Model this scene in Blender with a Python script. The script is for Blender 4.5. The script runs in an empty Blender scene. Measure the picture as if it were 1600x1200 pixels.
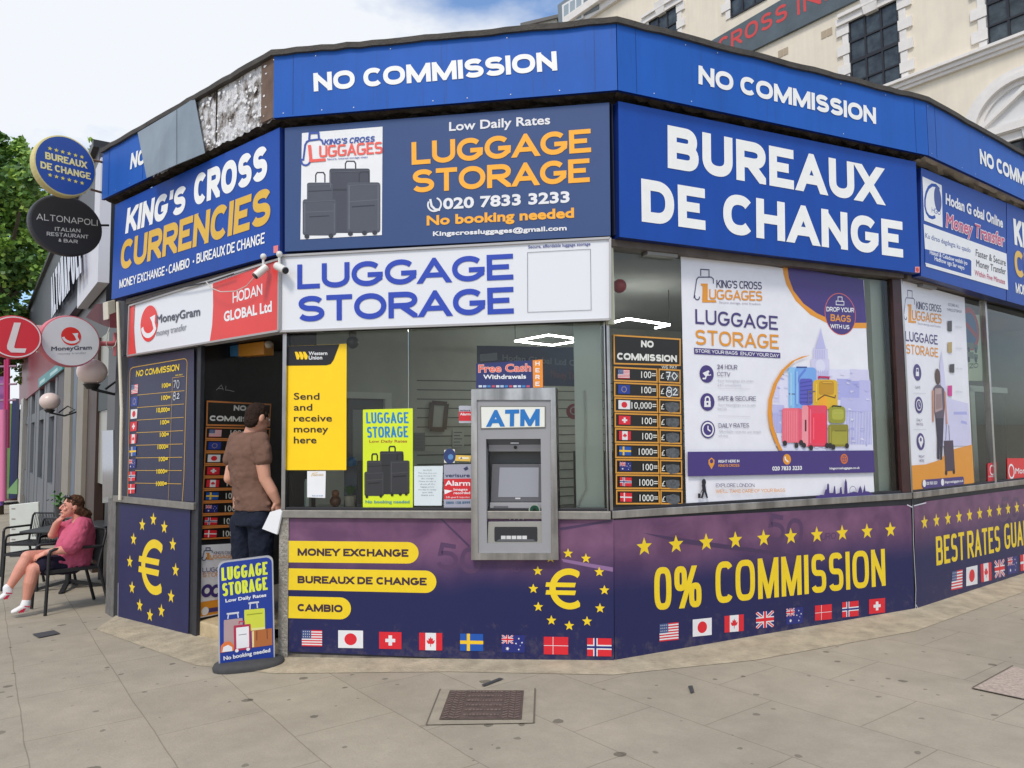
import bpy, bmesh, math, random
from mathutils import Vector, Matrix
from mathutils.geometry import tessellate_polygon
R = math.radians
random.seed(7)
scene = bpy.context.scene
COL = scene.collection

# ------------------------------------------------------------------ camera
CAMZ = 1.5
PITCH, ROLL, FPX = R(3.944), R(0.67), 1155.5
cam_data = bpy.data.cameras.new('camera')
cam = bpy.data.objects.new('camera', cam_data)
COL.objects.link(cam)
cam_data.sensor_width = 36.0
cam_data.lens = 36.0 * FPX / 1600.0
cam_data.clip_start, cam_data.clip_end = 0.05, 2000
_r0 = Vector((1, 0, 0))
_u0 = Vector((0, -math.sin(PITCH), math.cos(PITCH)))
_f0 = Vector((0, math.cos(PITCH), math.sin(PITCH)))
_R = math.cos(ROLL) * _r0 - math.sin(ROLL) * _u0
_U = math.sin(ROLL) * _r0 + math.cos(ROLL) * _u0
M3 = Matrix((_R, _U, -_f0)).transposed()
cam.matrix_world = Matrix.Translation((0, 0, CAMZ)) @ M3.to_4x4()
scene.camera = cam

# ------------------------------------------------------------------ light
SUN_EL, SUN_AZ = R(52), R(200)      # azimuth clockwise from +Y (behind the camera, slightly left)
world = bpy.data.worlds.new("World")
scene.world = world
world.use_nodes = True
wn, wl = world.node_tree.nodes, world.node_tree.links
wn.clear()
w_out = wn.new('ShaderNodeOutputWorld')
w_bg = wn.new('ShaderNodeBackground')
w_sky = wn.new('ShaderNodeTexSky')
w_sky.sky_type = 'NISHITA'
w_sky.sun_disc = False
w_sky.sun_elevation = SUN_EL
w_sky.sun_rotation = SUN_AZ
w_sky.altitude = 50
w_sky.air_density, w_sky.dust_density = 1.0, 1.5
w_tc = wn.new('ShaderNodeTexCoord')
w_map = wn.new('ShaderNodeMapping')
w_map.inputs['Scale'].default_value = (1.0, 1.0, 2.2)
w_map.inputs['Location'].default_value = (4.7995, 0.4291, 1.8819)
w_noise = wn.new('ShaderNodeTexNoise')
w_noise.inputs['Scale'].default_value = 2.1
w_noise.inputs['Detail'].default_value = 7
w_noise.inputs['Roughness'].default_value = 0.55
w_ramp = wn.new('ShaderNodeValToRGB')
w_ramp.color_ramp.elements[0].position = 0.40
w_ramp.color_ramp.elements[0].color = (0.0, 0.0, 0.0, 1)
w_ramp.color_ramp.elements[1].position = 0.55
w_ramp.color_ramp.elements[1].color = (1, 1, 1, 1)
w_gain = wn.new('ShaderNodeMixRGB')
w_gain.blend_type = 'MULTIPLY'
w_gain.inputs[0].default_value = 1.0
w_gain.inputs[2].default_value = (1.55, 1.75, 1.95, 1)
w_mix = wn.new('ShaderNodeMixRGB')
w_mix.inputs[2].default_value = (7.75, 8.05, 8.5, 1)
w_bg.inputs['Strength'].default_value = 0.1
wl.new(w_tc.outputs['Generated'], w_map.inputs['Vector'])
wl.new(w_map.outputs[0], w_noise.inputs['Vector'])
wl.new(w_noise.outputs['Fac'], w_ramp.inputs[0])
wl.new(w_sky.outputs[0], w_gain.inputs[1])
wl.new(w_ramp.outputs[0], w_mix.inputs[0])
wl.new(w_gain.outputs[0], w_mix.inputs[1])
wl.new(w_mix.outputs[0], w_bg.inputs['Color'])
wl.new(w_bg.outputs[0], w_out.inputs[0])
sun_data = bpy.data.lights.new('sun', 'SUN')
sun_data.energy = 1.8
sun_data.angle = R(12)
sun_data.color = (1.0, 0.92, 0.8)
sun = bpy.data.objects.new('sun', sun_data)
COL.objects.link(sun)
_sd = Vector((math.sin(SUN_AZ) * math.cos(SUN_EL), math.cos(SUN_AZ) * math.cos(SUN_EL), math.sin(SUN_EL)))
sun.rotation_euler = _sd.to_track_quat('Z', 'Y').to_euler()
scene.view_settings.view_transform = 'Standard'
scene.view_settings.look = 'None'
scene.view_settings.exposure = 0.22
scene.view_settings.gamma = 1.0

# ------------------------------------------------------------------ colour and materials
def lin(r, g, b, k=1.0):
    f = lambda c: (c / 255 / 12.92 if c <= 10 else ((c / 255 + 0.055) / 1.055) ** 2.4)
    return (min(1, f(r) * k), min(1, f(g) * k), min(1, f(b) * k))

MATS = {}
def mat(name, rgb=None, rough=0.5, metal=0.0, var=0.0, vscale=3.0, bump=0.0, bscale=60.0, spec=0.5, emit=0.0, streak=0.0, drip=0.0):
    """plain principled with optional colour variation, streaks for dirt and for mimicked steel reflections and fine bump"""
    if name in MATS:
        return MATS[name]
    m = bpy.data.materials.new(name)
    m.use_nodes = True
    n, l = m.node_tree.nodes, m.node_tree.links
    b = n['Principled BSDF']
    b.inputs['Base Color'].default_value = (*rgb, 1)
    b.inputs['Roughness'].default_value = rough
    b.inputs['Metallic'].default_value = metal
    b.inputs['Specular IOR Level'].default_value = spec
    if emit:
        b.inputs['Emission Color'].default_value = (*rgb, 1)
        b.inputs['Emission Strength'].default_value = emit
    if var or streak:
        g = n.new('ShaderNodeNewGeometry')
        last = None
        def mult(fac_node_out, lo, hi):
            nonlocal last
            r = n.new('ShaderNodeMapRange')
            r.inputs[1].default_value, r.inputs[2].default_value = 0.3, 0.7
            r.inputs[3].default_value, r.inputs[4].default_value = lo, hi
            l.new(fac_node_out, r.inputs[0])
            v = n.new('ShaderNodeVectorMath')
            v.operation = 'SCALE'
            if last is None:
                v.inputs[0].default_value = rgb
            else:
                l.new(last, v.inputs[0])
            l.new(r.outputs[0], v.inputs['Scale'])
            last = v.outputs[0]
        if var:
            t = n.new('ShaderNodeTexNoise')
            t.inputs['Scale'].default_value = vscale
            t.inputs['Detail'].default_value = 6
            t.inputs['Roughness'].default_value = 0.65
            l.new(g.outputs['Position'], t.inputs['Vector'])
            mult(t.outputs['Fac'], 1 - var, 1 + var * 0.6)
        if streak:
            mp = n.new('ShaderNodeMapping')
            mp.inputs['Scale'].default_value = (6, 6, 0.5)
            l.new(g.outputs['Position'], mp.inputs['Vector'])
            t = n.new('ShaderNodeTexNoise')
            t.inputs['Scale'].default_value = 1.5
            t.inputs['Detail'].default_value = 5
            l.new(mp.outputs[0], t.inputs['Vector'])
            mult(t.outputs['Fac'], 1 - streak, 1 + streak * 0.3)
        if drip:      # thin dark runs of grime
            mp = n.new('ShaderNodeMapping')
            mp.inputs['Scale'].default_value = (26, 26, .9)
            l.new(g.outputs['Position'], mp.inputs['Vector'])
            t = n.new('ShaderNodeTexNoise')
            t.inputs['Scale'].default_value = 1.0
            t.inputs['Detail'].default_value = 7
            t.inputs['Roughness'].default_value = .7
            l.new(mp.outputs[0], t.inputs['Vector'])
            r = n.new('ShaderNodeMapRange')
            r.inputs[1].default_value, r.inputs[2].default_value = 0.58, 0.76
            r.inputs[4].default_value = drip
            l.new(t.outputs['Fac'], r.inputs[0])
            mx = n.new('ShaderNodeMixRGB')
            mx.inputs[2].default_value = (.035, .04, .06, 1)
            l.new(r.outputs[0], mx.inputs[0]); l.new(last, mx.inputs[1])
            last = mx.outputs[0]
        l.new(last, b.inputs['Base Color'])
    if bump:
        g = n.new('ShaderNodeNewGeometry')
        t = n.new('ShaderNodeTexNoise')
        t.inputs['Scale'].default_value = bscale
        t.inputs['Detail'].default_value = 5
        l.new(g.outputs['Position'], t.inputs['Vector'])
        bn = n.new('ShaderNodeBump')
        bn.inputs['Strength'].default_value = bump
        bn.inputs['Distance'].default_value = 0.02
        l.new(t.outputs['Fac'], bn.inputs['Height'])
        l.new(bn.outputs[0], b.inputs['Normal'])
    MATS[name] = m
    return m

def ink(r, g, b, rough=0.38):
    """printed vinyl or paint of one colour (sRGB 0-255 as the thing itself)"""
    key = 'ink_%d_%d_%d' % (r, g, b)
    return mat(key, lin(r, g, b), rough=rough, var=0.05, vscale=6)

# ------------------------------------------------------------------ object helpers
def link(o):
    COL.objects.link(o)
    return o

def thing(name, label, cat, loc=(0, 0, 0), group=None, rotz=0):
    o = link(bpy.data.objects.new(name, None))
    o.empty_display_size = 0.1
    o.location = loc
    o.rotation_euler = (0, 0, rotz)
    o['label'], o['category'] = label, cat
    if group:
        o['group'] = group
    return o

def tag(o, label, cat, group=None):
    o['label'], o['category'] = label, cat
    if group:
        o['group'] = group
    return o

class MB:
    """collects polygons (world coordinates) and links them as ONE mesh object"""
    def __init__(s):
        s.v, s.f, s.m, s.mats, s.sm = [], [], [], [], []
    def mi(s, m):
        if m not in s.mats:
            s.mats.append(m)
        return s.mats.index(m)
    def poly(s, pts, m, smooth=False):
        i = len(s.v)
        s.v += [tuple(p) for p in pts]
        s.f.append(tuple(range(i, i + len(pts))))
        s.m.append(s.mi(m)); s.sm.append(smooth)
    def mesh(s, verts, faces, m, smooth=False):
        i = len(s.v)
        s.v += [tuple(p) for p in verts]
        k = s.mi(m)
        for f in faces:
            s.f.append(tuple(i + j for j in f)); s.m.append(k); s.sm.append(smooth)
    def hexa(s, a, b, m):
        """box between two quads a (front) and b (back), both in the same order"""
        s.mesh(list(a) + list(b), [(0, 1, 2, 3), (7, 6, 5, 4), (0, 4, 5, 1), (1, 5, 6, 2), (2, 6, 7, 3), (3, 7, 4, 0)], m)
    def box(s, lo, hi, m, bev=0.0):
        (x0, y0, z0), (x1, y1, z1) = lo, hi
        s.hexa([(x0, y0, z0), (x1, y0, z0), (x1, y0, z1), (x0, y0, z1)],
               [(x0, y1, z0), (x1, y1, z0), (x1, y1, z1), (x0, y1, z1)], m)
    def tube(s, pts, r, m, seg=8, r1=None, caps=True, smooth=True):
        pts = [Vector(p) for p in pts]
        n = len(pts)
        rings = []
        prev = None
        for i, p in enumerate(pts):
            if i == 0: d = pts[1] - p
            elif i == n - 1: d = p - pts[i - 1]
            else: d = (pts[i + 1] - p).normalized() + (p - pts[i - 1]).normalized()
            d.normalize()
            if prev is None:
                a = d.orthogonal().normalized()
            else:
                a = (prev - d * prev.dot(d)).normalized()
            prev = a
            b = d.cross(a)
            rr = r if r1 is None else r + (r1 - r) * i / (n - 1)
            rings.append([p + (a * math.cos(t * 2 * math.pi / seg) + b * math.sin(t * 2 * math.pi / seg)) * rr for t in range(seg)])
        vs = [v for rg in rings for v in rg]
        fs = []
        for i in range(n - 1):
            for t in range(seg):
                u = (t + 1) % seg
                fs.append((i * seg + t, i * seg + u, (i + 1) * seg + u, (i + 1) * seg + t))
        s.mesh(vs, fs, m, smooth)
        if caps:
            s.poly(list(reversed(rings[0])), m); s.poly(rings[-1], m)
    def bar(s, p, q, w, h, m, up=(0, 0, 1)):
        """rectangular bar from p to q"""
        p, q = Vector(p), Vector(q)
        d = (q - p).normalized()
        a = d.cross(Vector(up))
        if a.length < 1e-4: a = d.cross(Vector((0, 1, 0)))
        a.normalize()
        b = a.cross(d)
        a *= w / 2; b *= h / 2
        s.hexa([p - a - b, p + a - b, p + a + b, p - a + b], [q - a - b, q + a - b, q + a + b, q - a + b], m)
    def ball(s, c, r, m, seg=16, rings=10, sc=(1, 1, 1)):
        c = Vector(c)
        vs = []
        for i in range(rings + 1):
            th = math.pi * i / rings
            for j in range(seg):
                ph = 2 * math.pi * j / seg
                vs.append(c + Vector((r * sc[0] * math.sin(th) * math.cos(ph), r * sc[1] * math.sin(th) * math.sin(ph), r * sc[2] * math.cos(th))))
        fs = []
        for i in range(rings):
            for j in range(seg):
                k = (j + 1) % seg
                fs.append((i * seg + j, (i + 1) * seg + j, (i + 1) * seg + k, i * seg + k))
        s.mesh(vs, fs, m, True)
    def build(s, name, parent=None, kind=None, bevel=0.0):
        me = bpy.data.meshes.new(name)
        off = Vector((0, 0, 0))
        if parent is not None:
            p = parent
            while p is not None:
                off += Vector(p.location); p = p.parent
        me.from_pydata([Vector(v) - off for v in s.v], [], s.f)
        for m in s.mats:
            me.materials.append(m)
        me.polygons.foreach_set('material_index', s.m)
        me.polygons.foreach_set('use_smooth', s.sm)
        me.update()
        o = link(bpy.data.objects.new(name, me))
        if parent is not None:
            o.parent = parent
        if kind:
            o['kind'] = kind
        if bevel:
            b = o.modifiers.new('bevel', 'BEVEL')
            b.width = bevel; b.segments = 2; b.limit_method = 'ANGLE'; b.angle_limit = R(40)
            b.harden_normals = False
        return o

# ------------------------------------------------------------------ photo survey: rays and planes
def ray(x, y):
    px, py = x - 800.0, 600.0 - y
    r = px * math.cos(ROLL) + py * math.sin(ROLL)
    u = -px * math.sin(ROLL) + py * math.cos(ROLL)
    return Vector((r, FPX * math.cos(PITCH) - u * math.sin(PITCH), FPX * math.sin(PITCH) + u * math.cos(PITCH)))

def at_depth(x, y, Y):
    d = ray(x, y)
    return Vector((0, 0, CAMZ)) + d * (Y / d.y)

GA, GB, GC = CAMZ - 1.497, 0.022, -0.021      # the pavement: z = GA + GB x + GC y
def gz(x, y): return GA + GB * x + GC * y
def gnd(x, y, lift=0.0):
    d = ray(x, y)
    t = (GA + lift - CAMZ) / (d.z - GB * d.x - GC * d.y)
    return Vector((0, 0, CAMZ)) + d * t

class Pl:
    """vertical plane: origin o (x,y), heading u (to the viewer's right), n outward"""
    def __init__(s, o, ang=None, u=None):
        s.o = Vector((o[0], o[1]))
        s.u = Vector((math.cos(ang), math.sin(ang))) if u is None else Vector(u).normalized()
        s.n = Vector((s.u.y, -s.u.x))
    def off(s, d): return Pl(s.o + s.n * d, u=s.u)
    def at(s, x, y, d=0.0):
        k = ray(x, y)
        o = s.o + s.n * d
        t = o.dot(s.n) / (k.x * s.n.x + k.y * s.n.y)
        return ((k.x * t - s.o.x) * s.u.x + (k.y * t - s.o.y) * s.u.y, CAMZ + k.z * t)
    def P(s, u, v, d=0.0):
        return Vector((s.o.x + s.u.x * u + s.n.x * d, s.o.y + s.u.y * u + s.n.y * d, v))
    def X(s, x, y, d=0.0):
        return s.P(*s.at(x, y, d), d)

FP = [Vector(p) for p in [(-4.162, 7.385), (-1.803, 5.496), (0.776, 5.10), (3.732, 6.427)]]
FP.append(FP[3] + 5.0 * Vector((math.cos(R(36.8)), math.sin(R(36.8)))))
FA = [Pl(FP[i], u=FP[i + 1] - FP[i]) for i in range(4)]      # fascia planes
WOFF = [-0.13, -0.13, -0.174, -0.215]                        # wall line behind the fascia
SOFF = [-0.06, -0.06, -0.06, -0.09]                          # sign faces
WA = [FA[i].off(WOFF[i]) for i in range(4)]
SI = [FA[i].off(SOFF[i]) for i in range(4)]
def meet(p, q):
    d = p.u.x * q.u.y - p.u.y * q.u.x
    w = q.o - p.o
    t = (w.x * q.u.y - w.y * q.u.x) / d
    return p.o + p.u * t
def corners(planes):
    a = planes[0].o
    return [a, meet(planes[0], planes[1]), meet(planes[1], planes[2]), meet(planes[2], planes[3]), planes[3].o + planes[3].u * 5.2]
Z_FT, Z_FB = CAMZ + 2.946, CAMZ + 2.438
Z_ST, Z_SB = CAMZ + 2.385, CAMZ + 1.40
Z_SILL = CAMZ - 0.598

# ------------------------------------------------------------------ lettering
SN = 2.0
def arc(cx, cy, rx, ry, a0, a1, n=14):
    e = 2 / SN
    out = []
    for i in range(n + 1):
        t = R(a0 + (a1 - a0) * i / n)
        c, q = math.cos(t), math.sin(t)
        out.append((cx + rx * math.copysign(abs(c) ** e, c), cy + ry * math.copysign(abs(q) ** e, q)))
    return out
def G(w, *st, cx=True): return (w, st, cx)
_GL = {}
def glyphs(sn):
    global SN
    if sn in _GL: return _GL[sn]
    SN = sn
    _P = [(0, 1), (.55, 1)] + arc(.6, .73, .4, .27, 90, -90)[0:] + [(0, .46)]
    _GL[sn] = {
     'A': G(.98, [(0, 0), (.5, 1), (1, 0)], [(.16, .27), (.84, .27)], cx=False),
     'B': G(.88, [(0, 0), (0, 1)], [(0, 1), (.55, 1)] + arc(.6, .76, .33, .24, 90, -90) + [(0, .52)], [(0, .52), (.55, .52)] + arc(.63, .26, .37, .26, 90, -90) + [(0, 0)]),
     'C': G(.88, arc(.55, .5, .55, .5, 42, 318, 26)),
     'D': G(.92, [(0, 0), (0, 1)], [(0, 1), (.4, 1)] + arc(.44, .5, .56, .5, 90, -90, 20) + [(0, 0)]),
     'E': G(.80, [(0, 0), (0, 1)], [(0, 1), (1, 1)], [(0, .51), (.93, .51)], [(0, 0), (1, 0)]),
     'F': G(.74, [(0, 0), (0, 1)], [(0, 1), (1, 1)], [(0, .5), (.9, .5)]),
     'G': G(1.0, arc(.5, .5, .5, .5, 42, 322, 26) + [(.985, .25), (.985, .44)], [(1.0, .44), (.52, .44)]),
     'H': G(.90, [(0, 0), (0, 1)], [(1, 0), (1, 1)], [(0, .51), (1, .51)]),
     'I': G(0, [(0, 0), (0, 1)]),
     'J': G(.7, [(1, 1), (1, .33)] + arc(.5, .33, .5, .33, 0, -170)),
     'K': G(.92, [(0, 0), (0, 1)], [(0, .36), (.98, 1.06)], [(.33, .6), (1.0, -.03)]),
     'L': G(.74, [(0, 0), (0, 1)], [(0, 0), (1, 0)]),
     'M': G(1.14, [(0, 0), (0, 1)], [(1, 0), (1, 1)], [(.02, 1.02), (.5, -.02), (.98, 1.02)]),
     'N': G(.90, [(0, 0), (0, 1)], [(1, 0), (1, 1)], [(0, 1.0), (1, 0.0)]),
     'O': G(1.04, ['c'] + arc(.5, .5, .5, .5, 0, 360, 32)[:-1]),
     'P': G(.86, [(0, 0), (0, 1)], _P),
     'Q': G(1.04, ['c'] + arc(.5, .5, .5, .5, 0, 360, 32)[:-1], [(.58, .28), (1.02, -.08)]),
     'R': G(.92, [(0, 0), (0, 1)], _P, [(.42, .46), (1.0, -.03)]),
     'S': G(.88, arc(.5, .755, .46, .245, 22, 270, 18) + arc(.5, .255, .5, .255, 90, -158, 18)[1:]),
     'T': G(.84, [(.5, 0), (.5, 1)], [(0, 1), (1, 1)]),
     'U': G(.90, [(0, 1), (0, .37)] + arc(.5, .37, .5, .37, 180, 360, 18) + [(1, 1)]),
     'V': G(.92, [(0, 1), (.5, 0), (1, 1)], cx=False),
     'W': G(1.34, [(0, 1), (.25, 0), (.5, 1), (.75, 0), (1, 1)], cx=False),
     'X': G(.90, [(0, 0), (1, 1)], [(0, 1), (1, 0)], cx=False),
     'Y': G(.90, [(0, 1), (.5, .44), (1, 1)], [(.5, .5), (.5, 0)], cx=False),
     'Z': G(.84, [(0, 1), (1, 1)], [(0, 0), (1, 0)], [(0, 0.03), (1, .97)]),
     '0': G(.80, ['c'] + arc(.5, .5, .5, .5, 0, 360, 32)[:-1]),
     '5': G(.82, [(.9, 1), (.12, 1), (.06, .58)] + arc(.48, .33, .52, .33, 128, -152, 18)),
     '%': G(1.3, ['c'] + arc(.17, .74, .17, .26, 0, 360, 20)[:-1], ['c'] + arc(.83, .26, .17, .26, 0, 360, 20)[:-1], [(.22, -.05), (.78, 1.05)]),
     "'": G(0, [(0, .72), (0, 1)]),
     '-': G(.4, [(0, .4), (1, .4)]),
     '.': G(0, [(0, 0), (0, .001)]),
    }
    SN = 2.0
    return _GL[sn]
def clip_y(poly, y, keep_above):
    out = []
    for i in range(len(poly)):
        a, b = poly[i], poly[(i + 1) % len(poly)]
        ia = (a[1] >= y) if keep_above else (a[1] <= y)
        ib = (b[1] >= y) if keep_above else (b[1] <= y)
        if ia: out.append(a)
        if ia != ib:
            t = (y - a[1]) / (b[1] - a[1])
            out.append((a[0] + (b[0] - a[0]) * t, y))
    return out
def clip_x(poly, x, keep_right):
    q = clip_y([(p[1], p[0]) for p in poly], x, keep_right)
    return [(p[1], p[0]) for p in q]
def ribbon(pts, w, closed):
    pts = [p for i, p in enumerate(pts) if i == 0 or (Vector(p) - Vector(pts[i - 1])).length > 1e-6]
    n = len(pts)
    L, Rr = [], []
    V = [Vector(p) for p in pts]
    for i in range(n):
        if closed:
            d0 = (V[i] - V[i - 1]).normalized(); d1 = (V[(i + 1) % n] - V[i]).normalized()
        else:
            d0 = (V[i] - V[i - 1]).normalized() if i else (V[1] - V[0]).normalized()
            d1 = (V[i + 1] - V[i]).normalized() if i < n - 1 else d0
        n0 = Vector((-d0.y, d0.x)); n1 = Vector((-d1.y, d1.x))
        m = n0 + n1
        if m.length < 1e-4: m = n0.copy()
        m.normalize()
        k = min(6.0, 1 / max(0.12, m.dot(n0)))
        L.append(V[i] + m * (w / 2 * k)); Rr.append(V[i] - m * (w / 2 * k))
    qs = []
    for i in range(n if closed else n - 1):
        j = (i + 1) % n
        qs.append([tuple(Rr[i]), tuple(Rr[j]), tuple(L[j]), tuple(L[i])])
    return qs
def stroke_text(text, W, H, wt=0.2, gap=0.065, sn=2.3, space=0.42, hv=0.92):
    """capitals from strokes fitted in W x H; wt = stroke / cap height; sn>2 squares the bowls.
    returns list of (polygon, layer)"""
    GLY = glyphs(sn)
    w = wt * H
    nat = 0.0
    fixed = 0.0
    items = []
    for c in text:
        if c == ' ':
            nat += space * H; items.append((c, space)); continue
        g = GLY[c]
        items.append((c, g[0]))
        if g[0] == 0: fixed += w
        else: nat += g[0] * H
        fixed += 0
    gaps = gap * H * (len(text) - 1 - 2 * text.count(' '))
    nat += gaps
    k = (W - fixed) / nat
    out = []
    x = 0.0
    for idx, (c, gw) in enumerate(items):
        if c == ' ':
            x += space * H * k
            continue
        if idx and items[idx - 1][0] != ' ':
            x += gap * H * k
        _, strokes, cx = GLY[c]
        cw = w if gw == 0 else gw * H * k
        wh = w * hv
        for si, st in enumerate(strokes):
            closed = st[0] == 'c'
            raw = st[1:] if closed else st
            pts = []
            for (a, b) in raw:
                pts.append((x + w / 2 + a * max(0, cw - w), w / 2 + b * (H - w)))
            if not closed:
                # run ends at the box out to its edge
                def ext(p, q, raw_p):
                    d = Vector(p) - Vector(q)
                    if d.length < 1e-9: return p
                    d.normalize()
                    if (raw_p[1] <= 0.01 or raw_p[1] >= .99) and abs(d.y) > .35:
                        e = w * (1.0 if abs(d.x) < .2 else 1.6)
                    elif abs(d.y) < .2 and (raw_p[0] <= .01 or raw_p[0] >= .99):
                        e = w / 2
                    else:
                        e = 0
                    return (p[0] + d.x * e, p[1] + d.y * e)
                a, b = ext(pts[0], pts[1], raw[0]), ext(pts[-1], pts[-2], raw[-1])
                pts[0], pts[-1] = a, b
            horiz = (not closed) and len(pts) == 2 and abs(pts[0][1] - pts[1][1]) < 1e-6
            qs = ribbon(pts, wh if horiz else w, closed)
            if horiz:      # keep caps flush with the box
                dy = (w - wh) / 2
                if raw[0][1] >= .99: qs = [[(p[0], p[1] + dy) for p in q] for q in qs]
                if raw[0][1] <= .01: qs = [[(p[0], p[1] - dy) for p in q] for q in qs]
            for q in qs:
                q = clip_y(clip_y(q, 0, True), H, False) if len(q) > 2 else q
                if cx and len(q) > 2:
                    q = clip_x(q, x, True)
                    if len(q) > 2: q = clip_x(q, x + cw, False)
                if len(q) > 2:
                    out.append((q, si))
        x += cw
    return out

_BF = {}
_cap = None
def font_mesh(text, res=3):
    """built-in font: fill triangles and ordered outline edges, x in ink box units, cap height 1"""
    global _cap
    if (text, res) in _BF: return _BF[(text, res)]
    def grab(t):
        cu = bpy.data.curves.new('tmp', 'FONT')
        cu.body = t; cu.resolution_u = res; cu.fill_mode = 'BOTH'
        o = bpy.data.objects.new('tmp', cu)
        COL.objects.link(o)
        dg = bpy.context.evaluated_depsgraph_get()
        me = o.evaluated_get(dg).to_mesh()
        vs = [(v.co.x, v.co.y) for v in me.vertices]
        fs = [tuple(p.vertices) for p in me.polygons]
        o.evaluated_get(dg).to_mesh_clear()
        bpy.data.objects.remove(o); bpy.data.curves.remove(cu)
        return vs, fs
    if _cap is None:
        vs, _ = grab('H'); _cap = max(v[1] for v in vs)
    vs, fs = grab(text)
    vs = [(x / _cap, y / _cap) for x, y in vs]
    # weld
    key, idx, nv = {}, [], []
    for v in vs:
        k = (round(v[0], 4), round(v[1], 4))
        if k not in key: key[k] = len(nv); nv.append(v)
        idx.append(key[k])
    nf = []
    for f in fs:
        g = [idx[i] for i in f]
        if len(set(g)) == len(g):
            area = sum(nv[g[i]][0] * nv[g[(i + 1) % len(g)]][1] - nv[g[(i + 1) % len(g)]][0] * nv[g[i]][1] for i in range(len(g)))
            nf.append(tuple(g if area > 0 else reversed(g)))
    ed = {}
    for f in nf:
        for i in range(len(f)):
            ed[(f[i], f[(i + 1) % len(f)])] = 1
    bound = [(a, b) for (a, b) in ed if (b, a) not in ed]
    x0 = min(v[0] for v in nv); x1 = max(v[0] for v in nv)
    nv = [(x - x0, y) for x, y in nv]
    _BF[(text, res)] = (nv, nf, bound, x1 - x0)
    return _BF[(text, res)]

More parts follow.
